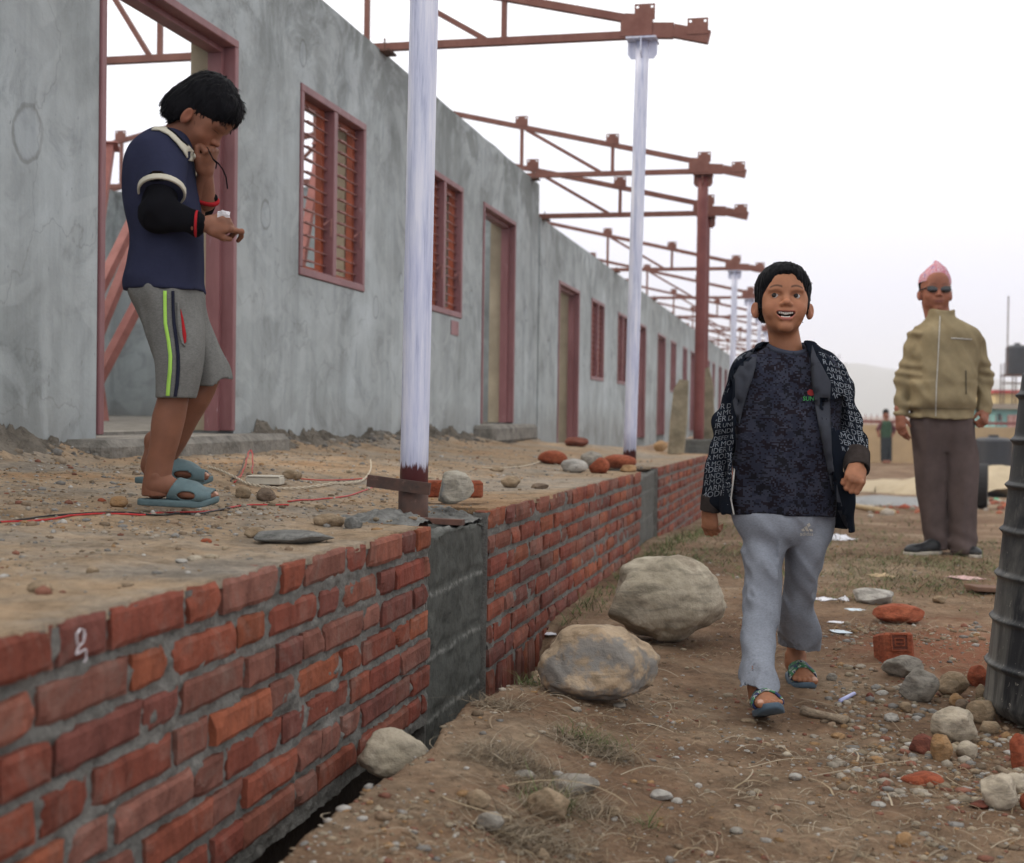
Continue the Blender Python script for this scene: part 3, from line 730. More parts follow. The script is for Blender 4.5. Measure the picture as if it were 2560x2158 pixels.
# ------------------------------------------------------------------ terrace surface
def mat_soil(name, terr):
    t = NT(name, 0.95, 0.12); co = t.tc.outputs['Object']
    n1 = t.noise(1.1, 5, 0.65, co, 0.5); n2 = t.noise(6, 6, 0.7, co); n3 = t.noise(38, 5, 0.75, co); n4 = t.noise(160, 3, 0.7, co)
    if terr:
        c = t.ramp(n1, [(0.34, (0.33, 0.21, 0.12)), (0.48, (0.33, 0.24, 0.155)), (0.58, (0.29, 0.24, 0.185)), (0.72, (0.25, 0.22, 0.185))])
    else:
        c = t.ramp(n1, [(0.34, (0.125, 0.074, 0.044)), (0.5, (0.178, 0.114, 0.071)), (0.66, (0.265, 0.195, 0.13))])
    c = t.mix(0.8, c, t.ramp(n2, [(0.32, 0.55), (0.5, 1.0), (0.68, 1.3)]), 'MULTIPLY')
    c = t.mix(0.9, c, t.ramp(n3, [(0.3, 0.62), (0.5, 1.0), (0.7, 1.3)]), 'MULTIPLY')
    if not terr:      # ground brick dust spilt beside the drum
        pr_ = atZ(1935 * 1.2231, 1325 * 1.2231, 0); mp = t.n('ShaderNodeMapping'); mp.inputs['Location'].default_value = (-pr_.x / .42, -pr_.y / .75, 0); mp.inputs['Scale'].default_value = (1 / .42, 1 / .75, 0)
        t.l(co, mp.inputs[0]); ln = t.n('ShaderNodeVectorMath', operation='LENGTH'); t.l(mp.outputs[0], ln.inputs[0])
        dd = t.math('ADD', ln.outputs['Value'], t.math('MULTIPLY', t.math('SUBTRACT', n2, .5), 1.6)); c = t.mix(t.math('MULTIPLY', t.ramp(dd, [(.3, 1.), (1., 0.)]), .75), c, (0.21, 0.075, 0.040))
    gr = t.ramp(t.noise(85, 3, 0.8, co), [(0.62, 0.0), (0.68, 1.0)])
    c = t.mix(t.math('MULTIPLY', gr, 0.5), c, (0.33, 0.29, 0.24))
    t.color(c)
    t.bump(t.math('ADD', t.math('ADD', n3, t.math('MULTIPLY', n4, 0.5)), n2), 0.9, 0.014 if terr else 0.011); return t.m
M['terrsoil'] = mat_soil('dry_terrace_soil', True); M['soil'] = mat_soil('trodden_brown_soil', False)
def sheet(xs, ys, zf, name, mat, kind='structure', rowsX=None):
    X, Y = np.meshgrid(xs, ys)
    if rowsX is not None: X = rowsX(X, Y)
    Z = zf(X, Y); V = np.stack([X, Y, Z], -1).reshape(-1, 3); ny, nx = X.shape
    idx = np.arange(nx * ny).reshape(ny, nx); F = np.stack([idx[:-1, :-1], idx[:-1, 1:], idx[1:, 1:], idx[1:, :-1]], -1).reshape(-1, 4)
    return tag(mesh_obj(name, V, F, mat, smooth=True), kind=kind)
def geo(a, b, n, r):
    t = (np.power(r, np.linspace(0, 1, n)) - 1) / (r - 1); return a + (b - a) * t
def terr_x(X, Y):      # ragged outer edge over the brick arrises
    e = BX - 0.012 + 0.008 * fbm(Y * 9, 0.0, 2., 3) + 0.005 * fbm(Y * 45, 0.0, 2., 2)
    pil = ((Y > 3.33) & (Y < 4.06)) | ((Y > 7.84) & (Y < 8.82)) | ((Y > 13.43) & (Y < 14.62))
    e = np.where(pil, -1.27, e); t = (X - (-0.97)) / (-2.96 + 0.97)
    return lerp(e, -2.96, t)
def terr_z(X, Y):
    z = zterr(X, Y) + 0.0025 * fbm(X * 30, Y * 30, 1., 3)
    e = terr_x(np.full_like(X, -0.97), Y); return np.where(X > e - 0.001, zb(Y) - 0.014, z)
ysT = np.concatenate([geo(0.3, 7.0, 420, 5), np.linspace(7.03, 30, 420)])
xsT = np.concatenate([[-0.97], geo(-0.972, -1.3, 36, 3), geo(-1.31, -2.96, 90, 1.4)])
sheet(xsT, ysT, terr_z, 'terrace_ground', M['terrsoil'], rowsX=terr_x)

# ------------------------------------------------------------------ the ground sheet
ys = np.concatenate([np.linspace(-6, 0.9, 14), geo(1.0, 9.0, 430, 6), geo(9.1, 60, 170, 6), geo(62, 1800, 30, 40)])
xs = np.concatenate([-geo(9, 900, 24, 60)[::-1], np.linspace(-8.5, -1.3, 10), np.linspace(-1.2, -1.0, 5), geo(-0.985, 4.5, 360, 4), geo(4.6, 16, 60, 3), geo(17, 1500, 26, 60)])
def road_full(X, Y):
    z = zroad(X, Y); near = smooth01((8 - Y) / 3) * (X > -1.0)
    return z + near * (0.006 * fbm(X * 7, Y * 7, 3., 3) + 0.0022 * fbm(X * 34, Y * 34, 3., 3))
sheet(xs, ys, road_full, 'ground', M['soil'])

# crumbling mortar banked against the foot of the plaster
M['bank'] = simple('crumbled_footing_mortar', (0.15, 0.13, 0.105), 0.97, 0.55, 7, 1.0, 45, 0.03)
for (ya, yb_) in ((0.7, 4.98), (6.5, 11.5), (13.15, 14.2)):
    ny = int((yb_ - ya) / .012); nx = 26; Y, T_ = np.meshgrid(np.linspace(ya, yb_, ny), np.linspace(0, 1, nx))
    hgt = .025 + .065 * np.clip(fbm(Y * 1.9, 0 * Y, 9., 3) + .25, 0, 1); hgt = hgt * np.clip(np.minimum(Y - ya, yb_ - Y) / .15, 0.2, 1)
    wd_ = .10 + .9 * hgt; X = WX + .004 + wd_ * T_
    Z = zterr(X, Y) - .012 + hgt * (1 - T_) ** 1.3 * (1 + .5 * fbm(X * 22, Y * 22, 1., 4)) + .012 * fbm(X * 60, Y * 60, 2., 2) * (1 - T_)
    V = np.stack([X + .02 * fbm(Y * 20, Z * 20, 3., 3) * np.clip(T_ * 4, 0, 1), Y, Z], -1).reshape(-1, 3); idx = np.arange(X.size).reshape(X.shape)
    F = np.stack([idx[:-1, :-1], idx[1:, :-1], idx[1:, 1:], idx[:-1, 1:]], -1).reshape(-1, 4); tag(mesh_obj('footing_rubble', V, F, M['bank'], smooth=False), 'dark crumbling mortar heaped along the foot of the plaster wall', kind='stuff')
# ------------------------------------------------------------------ implicit modelling: smooth unions meshed with surface nets
def smin(a, b, k):
    if k <= 0: return np.minimum(a, b)
    h = np.clip(0.5 + 0.5 * (b - a) / k, 0, 1); return b + (a - b) * h - k * h * (1 - h)
class Grid:
    def __init__(s, lo, hi, h):
        s.lo = np.array(lo, float); s.h = h
        s.n = np.maximum(4, np.ceil((np.array(hi, float) - s.lo) / h).astype(int) + 1)
        s.ax = [s.lo[i] + h * np.arange(s.n[i]) for i in range(3)]
    def empty(s): return np.full(s.n, 9.0, dtype=np.float32)
    def sl(s, lo, hi):
        a = np.clip(np.floor((np.array(lo) - s.lo) / s.h).astype(int), 0, s.n); b = np.clip(np.ceil((np.array(hi) - s.lo) / s.h).astype(int) + 1, 0, s.n)
        return tuple(slice(a[i], max(a[i], b[i])) for i in range(3))
    def pts(s, sl=None):
        if sl is None: sl = (slice(None),) * 3
        return (s.ax[0][sl[0]][:, None, None], s.ax[1][sl[1]][None, :, None], s.ax[2][sl[2]][None, None, :])
def d_cap(P, a, b, ra, rb):
    a = np.array(a, float); b = np.array(b, float); ab = b - a; L = max(ab @ ab, 1e-9)
    X, Y, Z = P[0] - a[0], P[1] - a[1], P[2] - a[2]
    t = np.clip((X * ab[0] + Y * ab[1] + Z * ab[2]) / L, 0, 1)
    return np.sqrt((X - t * ab[0]) ** 2 + (Y - t * ab[1]) ** 2 + (Z - t * ab[2]) ** 2) - (ra + (rb - ra) * t)
def d_ell(P, c, r, R=None):
    X, Y, Z = P[0] - c[0], P[1] - c[1], P[2] - c[2]
    if R is not None:
        X, Y, Z = (R[0][0] * X + R[1][0] * Y + R[2][0] * Z, R[0][1] * X + R[1][1] * Y + R[2][1] * Z, R[0][2] * X + R[1][2] * Y + R[2][2] * Z)
    k0 = np.sqrt((X / r[0]) ** 2 + (Y / r[1]) ** 2 + (Z / r[2]) ** 2); k1 = np.sqrt((X / r[0] ** 2) ** 2 + (Y / r[1] ** 2) ** 2 + (Z / r[2] ** 2) ** 2)
    return k0 * (k0 - 1) / np.maximum(k1, 1e-6)
def d_loft(P, rows, p=2.0, cap=True):
    """rows: (z, cx, cy, rx, ry), any order"""
    r = np.array(sorted(rows)); z = P[2]; zz = np.clip(z, r[0, 0], r[-1, 0])
    def it(c):
        # monotone-ish smooth interpolation
        x = r[:, 0]; y = r[:, c]
        if len(x) < 3: return np.interp(zz, x, y)
        mm = np.gradient(y, x); i = np.clip(np.searchsorted(x, zz) - 1, 0, len(x) - 2)
        hh = x[i + 1] - x[i]; t = (zz - x[i]) / hh
        return (2 * t ** 3 - 3 * t ** 2 + 1) * y[i] + (t ** 3 - 2 * t ** 2 + t) * hh * mm[i] + (-2 * t ** 3 + 3 * t ** 2) * y[i + 1] + (t ** 3 - t ** 2) * hh * mm[i + 1]
    cx, cy, rx, ry = it(1), it(2), it(3), it(4)
    q = (np.abs((P[0] - cx) / rx) ** p + np.abs((P[1] - cy) / ry) ** p) ** (1 / p)
    d = (q - 1) * np.minimum(rx, ry)
    if cap: d = np.maximum(d, np.maximum(z - r[-1, 0], r[0, 0] - z))
    return d
def bbox(pr):
    k = pr[0]
    if k == 'cap':
        a, b = np.array(pr[1], float), np.array(pr[2], float); r = max(pr[3], pr[4]); return np.minimum(a, b) - r, np.maximum(a, b) + r
    if k == 'ell':
        c = np.array(pr[1], float); r = np.array(pr[2], float)
        if len(pr) > 3 and pr[3] is not None: r = np.full(3, r.max())
        return c - r, c + r
    if k == 'loft':
        r = np.array(pr[1]); return (np.array([(r[:, 1] - r[:, 3]).min(), (r[:, 2] - r[:, 4]).min(), r[:, 0].min()]), np.array([(r[:, 1] + r[:, 3]).max(), (r[:, 2] + r[:, 4]).max(), r[:, 0].max()]))
def pd(pr, P):
    if pr[0] == 'cap': return d_cap(P, *pr[1:5])
    if pr[0] == 'ell': return d_ell(P, pr[1], pr[2], pr[3] if len(pr) > 3 else None)
    if pr[0] == 'loft': return d_loft(P, pr[1], pr[2] if len(pr) > 2 else 2.0)
def add(G, D, pr, k=0.01, sub=False, grow=0.0):
    lo, hi = bbox(pr); mg = k * 1.3 + grow + 2.5 * G.h
    sl = G.sl(lo - mg, hi + mg)
    if any(s.stop <= s.start for s in sl): return D
    d = pd(pr, G.pts(sl)) - grow
    D[sl] = -smin(-D[sl], d, k) if sub else smin(D[sl], d, k)
    return D
def union(G, prims, k=0.01, grow=0.0):
    D = G.empty()
    for p in prims:
        kk = k
        if isinstance(p, dict): kk = p.get('k', k); add(G, D, p['p'], kk, p.get('sub', False), grow if not p.get('sub') else -grow)
        else: add(G, D, p, kk, False, grow)
    return D
def nets(G, D):
    S = D < 0; n = np.array(D.shape)
    c = [S[i:n[0] - 1 + i, j:n[1] - 1 + j, k:n[2] - 1 + k] for i in (0, 1) for j in (0, 1) for k in (0, 1)]
    allc = np.logical_and.reduce(c); anyc = np.logical_or.reduce(c); act = anyc & ~allc
    I = np.argwhere(act); N = len(I); vid = np.full(act.shape, -1, dtype=np.int64); vid[act] = np.arange(N)
    off = [(i, j, k) for i in (0, 1) for j in (0, 1) for k in (0, 1)]
    vals = np.stack([D[I[:, 0] + o[0], I[:, 1] + o[1], I[:, 2] + o[2]] for o in off], 1)
    acc = np.zeros((N, 3)); cnt = np.zeros(N)
    for a in range(8):
        for b in range(a + 1, 8):
            oa, ob = np.array(off[a]), np.array(off[b])
            if np.abs(oa - ob).sum() != 1: continue
            va, vb = vals[:, a], vals[:, b]; mk = (va < 0) != (vb < 0)
            t = np.where(mk, va / np.where(mk, va - vb, 1), 0)
            acc += np.where(mk[:, None], oa + (ob - oa) * t[:, None], 0); cnt += mk
    V = G.lo + G.h * (I + acc / np.maximum(cnt, 1)[:, None])
    Fs = []
    for ax in range(3):
        sa = [slice(None)] * 3; sb = [slice(None)] * 3; sa[ax] = slice(0, -1); sb[ax] = slice(1, None)
        A, B = S[tuple(sa)], S[tuple(sb)]; E = np.argwhere(A != B)
        o1, o2 = [i for i in range(3) if i != ax]
        E = E[(E[:, o1] > 0) & (E[:, o2] > 0) & (E[:, o1] < n[o1] - 1) & (E[:, o2] < n[o2] - 1)]
        def g(d1, d2):
            q = E.copy(); q[:, o1] -= d1; q[:, o2] -= d2; return vid[q[:, 0], q[:, 1], q[:, 2]]
        Q = np.stack([g(1, 1), g(0, 1), g(0, 0), g(1, 0)], 1)
        ins = A[E[:, 0], E[:, 1], E[:, 2]]
        flip = ins if ax != 1 else ~ins
        Q[~flip] = Q[~flip][:, ::-1]; Fs.append(Q)
    F = np.concatenate(Fs); F = F[(F >= 0).all(1)]
    return V, F
def relax(V, F, it=1, lam=0.5):
    for _ in range(it):
        acc = np.zeros_like(V); cnt = np.zeros(len(V))
        for a, b in ((0, 1), (1, 2), (2, 3), (3, 0)):
            for p, q in ((a, b), (b, a)):
                np.add.at(acc, F[:, p], V[F[:, q]]); np.add.at(cnt, F[:, p], 1)
        V = V + lam * (acc / np.maximum(cnt, 1)[:, None] - V)
    return V
def vnorm(V, F):
    a, b, c = V[F[:, 0]], V[F[:, 1]], V[F[:, 2]]; nn = np.cross(b - a, c - a); N = np.zeros_like(V)
    for i in range(4): np.add.at(N, F[:, i], nn)
    return N / np.maximum(np.linalg.norm(N, axis=1), 1e-12)[:, None]
def join(parts):
    Vs, Fs, Cs = [], [], []; b = 0
    for p in parts:
        Vs.append(p[0]); Fs.append(p[1] + b); Cs.append(p[2] if len(p) > 2 else np.ones((len(p[0]), 3))); b += len(p[0])
    return np.concatenate(Vs), np.concatenate(Fs), np.concatenate(Cs)
def weld(parts, links):
    """join body pieces into one continuous surface: each link runs a limb core (hidden in the clothes) from a face of
    one piece, through the joints, to a face of another. links: (piece, point, [joints], piece, point, radius)"""
    V, F, Cc = join(parts); offs = np.cumsum([0] + [len(p[0]) for p in parts]); F = [list(map(int, f)) for f in F]; fo = np.cumsum([0] + [len(p[1]) for p in parts])
    cen = np.array([V[f].mean(0) for f in F]); used = set(); extraV = []; extraC = []; nF = []; nb = len(V)
    for (i, pi_, via, j, pj, r) in links:
        sel = []
        for k, p in ((i, pi_), (j, pj)):
            d = np.linalg.norm(cen[fo[k]:fo[k + 1]] - np.array(p), axis=1)
            for idx in np.argsort(d):
                g = int(idx) + int(fo[k])
                if g not in used: used.add(g); sel.append(g); break
        A = F[sel[0]][::-1]; B_ = F[sel[1]]; ring = A; path = [np.array(v, float) for v in via]
        prev = V[A].mean(0); allp = path + [V[B_].mean(0)]
        off0 = V[A] - prev; off0 = off0 / (np.linalg.norm(off0, axis=1)[:, None] + 1e-9)
        for q, c in enumerate(path):
            d = allp[q + 1] - prev; d = d / (np.linalg.norm(d) + 1e-9); o = off0 - np.outer(off0 @ d, d); o = o / (np.linalg.norm(o, axis=1)[:, None] + 1e-6) * r
            new = []
            for t in range(4): extraV.append(c + o[t]); extraC.append(Cc[A[0]]); new.append(nb + len(extraV) - 1)
            for t in range(4): nF.append([ring[t], ring[(t + 1) % 4], new[(t + 1) % 4], new[t]])
            ring = new; prev = c
        full = lambda ix: extraV[ix - nb] if ix >= nb else V[ix]
        best = min(((sum(np.linalg.norm(full(ring[t]) - full(o_[t])) for t in range(4)), o_) for o_ in [[B_[(s_ + t) % 4] for t in range(4)] for s_ in range(4)] + [[B_[(s_ - t) % 4] for t in range(4)] for s_ in range(4)]), key=lambda z: z[0])[1]
        for t in range(4): nF.append([ring[t], ring[(t + 1) % 4], best[(t + 1) % 4], best[t]])
    F = [f for k, f in enumerate(F) if k not in used] + nF
    V = np.concatenate([V, np.array(extraV)]) if extraV else V; Cc = np.concatenate([Cc, np.array(extraC)]) if extraC else Cc
    return V, np.array(F), Cc
def rotx(a): c, s = cos(a), sin(a); return np.array([[1, 0, 0], [0, c, -s], [0, s, c]])
def roty(a): c, s = cos(a), sin(a); return np.array([[c, 0, s], [0, 1, 0], [-s, 0, c]])
def rotz(a): c, s = cos(a), sin(a); return np.array([[c, -s, 0], [s, c, 0], [0, 0, 1]])
def cloth_noise(P, amp, sx=9, sy=9, sz=5, seed=0.0, tilt=0.0):
    """long soft folds, used to push garment surfaces in and out"""
    x, y, z = P; a = fbm(x * sx + seed + tilt * z * sx, y * sy + seed, z * sz, 2)
    return amp * (.5 - 2.2 * np.abs(a))

# ------------------------------------------------------------------ heads, hands, feet
def head_mesh(h=0.0022, smile='open', s=1.0, neck=0.10, jaw=1.0, eyes=True, nr=0.044, ear_out=0.0, brow=1.0, skin=(0.335, 0.148, 0.080), neck_to=None):
    """face towards -y, eyes near z=0. Returns V, F, colours in head space (metres, child size at s=1)"""
    nt_ = neck_to if neck_to is not None else (0, .028, -.105 - neck)
    G = Grid((-.10, min(-.115, nt_[1] - .06), min(-.115, nt_[2] - .03)), (.10, max(.115, nt_[1] + .06), .125), h); S_ = []
    A = S_.append
    A(('ell', (0, .014, .036), (.073, .088, .076))); A({'p': ('ell', (0, -.022, -.014), (.063, .058, .070)), 'k': .03})
    A({'p': ('ell', (0, -.028, -.063), (.042 * jaw, .044, .036)), 'k': .03}); A({'p': ('ell', (0, -.062, -.093), (.016, .015, .013)), 'k': .022})
    for x in (-1, 1):
        A({'p': ('ell', (x * .037, -.051, -.034), (.023, .021, .020)), 'k': .018})
        A({'p': ('ell', (x * .027, -.073, .012), (.020, .007, .0055)), 'k': .013})          # brow
        A({'p': ('ell', (x * .047, -.045, -.006), (.014, .016, .016)), 'k': .016})
    A({'p': ('ell', (0, -.060, .040), (.045, .024, .034)), 'k': .03})                         # forehead
    A({'p': ('cap', (0, -.073, .004), (0, -.087, -.026), .0068, .0095), 'k': .011})
    A({'p': ('ell', (0, -.0925, -.0285), (.0095, .0085, .0075)), 'k': .006})
    for x in (-1, 1): A({'p': ('ell', (x * .0118, -.0835, -.0315), (.0068, .0078, .0062)), 'k': .005})
    A({'p': ('ell', (0, -.070, -.055), (.026, .016, .017)), 'k': .012})                        # muzzle
    if eyes:
        for x in (-1, 1):
            A({'p': ('ell', (x * .030, -.081, -.003), (.0165, .0105, .0085)), 'sub': True, 'k': .009})
            A({'p': ('ell', (x * .030, -.0630, -.003), (.0134, .0132, .0108)), 'k': .005})
            A({'p': ('ell', (x * .030, -.079, -.0035), (.0120, .0095, .0020), roty(x * .10)), 'sub': True, 'k': .0015})
    if smile == 'open':
        for x in (-1, 1):
            A({'p': ('cap', (x * .0285, -.066, -.0485), (x * .012, -.079, -.0520), .0026, .0038), 'k': .005})
            A({'p': ('cap', (x * .0275, -.067, -.0515), (x * .012, -.0765, -.0700), .0028, .0052), 'k': .005})
            A({'p': ('cap', (x * .025, -.063, -.030), (x * .040, -.054, -.052), .007, .007), 'k': .016})
        A({'p': ('cap', (-.012, -.079, -.0525), (.012, -.079, -.0525), .0038, .0038), 'k': .004}); A({'p': ('cap', (-.012, -.0765, -.0705), (.012, -.0765, -.0705), .0054, .0054), 'k': .004})
        A({'p': ('ell', (0, -.078, -.0600), (.0205, .024, .0082)), 'sub': True, 'k': .003})
        for x in (-1, 1): A({'p': ('ell', (x * .0135, -.075, -.0570), (.0135, .024, .0058), roty(-x * .30)), 'sub': True, 'k': .002})
    else:
        for x in (-1, 1):
            A({'p': ('cap', (x * .023, -.071, -.0535), (0, -.082, -.0560), .0028, .0046), 'k': .006}); A({'p': ('cap', (x * .021, -.071, -.0555), (0, -.080, -.0645), .0028, .0052), 'k': .006})
            A({'p': ('cap', (x * .025, -.071, -.0530), (x * .008, -.0875, -.0592), .0012, .0016), 'sub': True, 'k': .003})
        A({'p': ('cap', (-.008, -.0875, -.0594), (.008, -.0875, -.0594), .0016, .0016), 'sub': True, 'k': .003})
    for x in (-1, 1):
        Re = rotz(-x * (.55 + ear_out)) @ rotx(-.12)
        A({'p': ('ell', (x * (.077 + .005 * ear_out), .006, -.023), (.0060, .0140, .0220), Re), 'k': .006})
        A({'p': ('ell', (x * .0745, .004, -.028), (.008, .011, .020)), 'k': .01})
        A({'p': ('ell', (x * .0865, .000, -.018), (.0065, .009, .015), Re), 'sub': True, 'k': .005})
    if neck > 0: A({'p': ('cap', (0, .022, -.055), nt_, nr, nr * 1.08), 'k': .022})
    D = union(G, S_, .012)
    V, F = nets(G, D); V = relax(V, F, 1, .35)
    x, y, z = V[:, 0], V[:, 1], V[:, 2]; c = np.tile(np.array(skin), (len(V), 1))
    def blend(mask, col):
        nonlocal c; c = c * (1 - mask[:, None]) + np.array(col) * mask[:, None]
    n = fbm(x * 60, y * 60, z * 60, 3) * .5; c = c * (1 + .09 * n)[:, None]
    g = lambda cx, cz, rx, rz: np.exp(-(((np.abs(x) - cx) / rx) ** 2 + ((z - cz) / rz) ** 2)) * (y < -.03)
    blend(.30 * g(.036, -.034, .02, .018), (.42, .155, .085)); blend(.25 * g(0, -.028, .012, .01), (.40, .15, .09))
    # eyebrows
    bz = .0185 + .004 * np.sin((np.abs(x) - .012) / .034 * pi) - .10 * np.clip(np.abs(x) - .040, 0, 1)
    eb = smooth01((.0044 - np.abs(z - bz)) / .0030) * smooth01((np.abs(x) - .010) / .004) * smooth01((.049 - np.abs(x)) / .006) * (y < -.03)
    blend(.80 * brow * eb, (.040, .022, .016))
    # eyelid line and lips
    if not eyes: blend(.85 * smooth01((.0016 - np.abs(z - (-.004 - 6 * (np.abs(x) - .030) ** 2))) / .0014) * smooth01((.016 - np.abs(np.abs(x) - .030)) / .003) * (y < -.05), (.03, .015, .012))
    if eyes: blend(.8 * smooth01((.0020 - np.abs(z - (-.0004 - 9 * (np.abs(x) - .030) ** 2))) / .0022) * smooth01((.0155 - np.abs(np.abs(x) - .030)) / .003) * (y < -.05), (.05, .025, .02))
    if smile == 'open':
        up = smooth01((.0050 - np.abs(z - (-.0525 + .20 * np.clip(np.abs(x) - .008, 0, 1)))) / .003) * smooth01((.027 - np.abs(x)) / .003) * (y < -.055)
        lo = smooth01((.0062 - np.abs(z - (-.0715 + .95 * np.clip(np.abs(x) - .010, 0, 1)))) / .003) * smooth01((.026 - np.abs(x)) / .003) * (y < -.055)
        blend(.75 * up, (.30, .088, .070)); blend(.85 * lo, (.40, .135, .115))
        cav = smooth01((y + .0735 - 6 * x * x) / .004) * smooth01((.024 - np.abs(x)) / .003) * smooth01((.0120 - np.abs(z + .060)) / .003) * (y < -.04)
        blend(cav, (.030, .008, .007))
    else:
        lp = smooth01((.0085 - np.abs(z + .060)) / .004) * smooth01((.023 - np.abs(x)) / .004) * (y < -.06); blend(.7 * lp, (.22, .075, .062)); blend(.8 * smooth01((.0016 - np.abs(z - (-.0592 + 5 * x * x))) / .0012) * (np.abs(x) < .026) * (y < -.055), (.05, .02, .018))
    ed = smooth01((np.abs(x) - .07) / .006) * smooth01((.035 - np.abs(z + .02)) / .01); blend(.35 * ed, (.30, .10, .06))
    return V * s, F, c
def hand_mesh(curls, thumb, size=1.0, h=0.0022, arm=0.05, ar=(.0185, .022), spread=0.06, side=1, skin=(0.335, 0.148, 0.080), thumb_bend=0.5):
    """+x to the fingers, +y*side to the thumb, +z the back of the hand; wrist at the origin"""
    S_ = [('ell', (.030, 0, 0), (.040, .031, .0135)), {'p': ('ell', (.055, 0, .001), (.026, .034, .0115)), 'k': .012}, {'p': ('cap', (-arm, 0, 0), (.010, 0, 0), ar[1], ar[0]), 'k': .016}]
    S_ += [{'p': ('ell', (.030, .020 * side, -.006), (.026, .014, .013)), 'k': .01}]
    ys_ = [.0265, .009, -.0085, -.0245]; ln = [(.036, .022, .018), (.040, .025, .019), (.037, .023, .018), (.029, .018, .016)]; rr = [.0082, .0084, .0080, .0072]
    for i in range(4):
        p = np.array((.070 - .006 * (i == 3) - .002 * (i == 0), ys_[i] * side, .002)); ang = 0; c = curls[i]
        for j in range(3):
            ang += c[j]; d = np.array((cos(ang), (ys_[i] * side) * spread * 12 * (1 - .3 * j) * max(0, cos(ang)), -sin(ang)));
            q = p + d * ln[i][j]
            S_.append({'p': ('cap', tuple(p), tuple(q), rr[i] * (1 - .07 * j), rr[i] * (1 - .07 * (j + 1)) - (.0006 if j == 2 else 0)), 'k': .0035 if j else .006})
            S_.append({'p': ('ell', tuple(p), (rr[i] * 1.12,) * 3), 'k': .003}) if j < 2 else None
            p = q
    S_ = [q for q in S_ if q is not None]
    p = np.array((.014, .024 * side, -.004)); d = np.array(thumb, float) * np.array((1, side, 1)); d /= np.linalg.norm(d)
    q = p + d * .036; S_.append({'p': ('cap', tuple(p), tuple(q), .0115, .0092), 'k': .008})
    d2 = d + np.array((thumb_bend, -thumb_bend * side * .8, -thumb_bend * .3)); d2 /= np.linalg.norm(d2); S_.append({'p': ('cap', tuple(q), tuple(q + d2 * .026), .0090, .0072), 'k': .004})
    allp = np.array([bbox(t['p'] if isinstance(t, dict) else t) for t in S_]); lo = allp[:, 0].min(0) - .012; hi = allp[:, 1].max(0) + .012
    G = Grid(lo, hi, h / size); D = union(G, S_, .01); V, F = nets(G, D); V = relax(V, F, 1, .3)
    c = np.tile(np.array(skin), (len(V), 1)) * (1 + .08 * fbm(V[:, 0] * 80, V[:, 1] * 80, V[:, 2] * 80, 2))[:, None]
    c = c * (1 - .18 * smooth01((V[:, 2] - .004) / .01) * smooth01((.02 - np.abs(V[:, 0] - .075)) / .01))[:, None]
    return V * size, F, c
def foot_prims(L=1.0, side=1, shin=True):
    """+x to the toes, z up, sole at z=0, heel at x=0; side=+1 puts the big toe on +y"""
    S_ = [('ell', (.028, 0, .026), (.030, .026, .027)), {'p': ('cap', (.030, 0, .040), (.118, 0, .022), .026, .019), 'k': .02}, {'p': ('ell', (.115, .002 * side, .018), (.042, .036, .017)), 'k': .02}]
    S_ += [{'p': ('cap', (.036, 0, .045), (.030, 0, .17 if shin else .10), .027, .030 if shin else .029), 'k': .025}]
    for i, (yy, xx, r) in enumerate([(.026, .176, .0125), (.009, .178, .0092), (-.006, .172, .0088), (-.019, .164, .0082), (-.030, .153, .0078)]):
        S_.append({'p': ('cap', (.140 - .006 * i, yy * side * .9, .014), (xx, yy * side, .011), r, r * .92), 'k': .005})
    for y in (-.026, .026): S_.append({'p': ('ell', (.034, y, .062), (.009, .007, .009)), 'k': .01})
    def sc(p):
        if isinstance(p, dict): q = dict(p); q['p'] = sc(p['p']); return q
        if p[0] == 'cap': return ('cap', tuple(np.array(p[1]) * L), tuple(np.array(p[2]) * L), p[3] * L, p[4] * L)
        return ('ell', tuple(np.array(p[1]) * L), tuple(np.array(p[2]) * L))
    return [sc(p) for p in S_]
def foot_mesh(L=1.0, side=1, h=.0028, skin=(0.335, 0.148, 0.080), shin=True):
    G = Grid((-.02 * L, -.05 * L, -.006), (.20 * L, .05 * L, .20 * L), h); D = union(G, foot_prims(L, side, shin), .012)
    V, F = nets(G, D); c = np.tile(np.array(skin) * .92, (len(V), 1)); c = c * (1 + .1 * fbm(V[:, 0] * 50, V[:, 1] * 50, V[:, 2] * 50, 2))[:, None]
    nail = smooth01((V[:, 0] / L - .168) / .004) * smooth01((V[:, 2] / L - .012) / .003) * (np.abs(V[:, 1] / L - .026 * side) < .008); c = c * (1 - nail[:, None]) + np.array((.50, .30, .22)) * nail[:, None]
    return V, F, c
def place(mesh, R, T, flip=False):
    V = mesh[0] @ np.array(R).T + np.array(T); F = mesh[1]
    if np.linalg.det(np.array(R)) < 0: F = F[:, ::-1]
    return (V, F) + tuple(mesh[2:])
def basis(xdir, zdir):
    x = np.array(xdir, float); x /= np.linalg.norm(x); z = np.array(zdir, float); z = z - x * (z @ x); z /= np.linalg.norm(z); y = np.cross(z, x)
    return np.stack([x, y, z], 1)
def garment(name, G, D, mat, parent, amp=0.004, seed=0.0, sx=9, sz=5, it=1, tilt=0.0, colf=None, post=None):
    near = np.abs(D) < 0.03
    if amp > 0:
        I = np.argwhere(near); P = (G.ax[0][I[:, 0]], G.ax[1][I[:, 1]], G.ax[2][I[:, 2]])
        D = D.copy(); D[near] += -cloth_noise(P, amp, sx, sx, sz, seed, tilt).astype(np.float32)
    if post is not None: D = post(D).astype(np.float32)
    V, F = nets(G, D); V = relax(V, F, it, .4)
    o = mesh_obj(name, V, F, mat, parent, smooth=True, cols=colf(V) if colf else None)
    o['_'] = 0; del o['_']
    return o, V, F
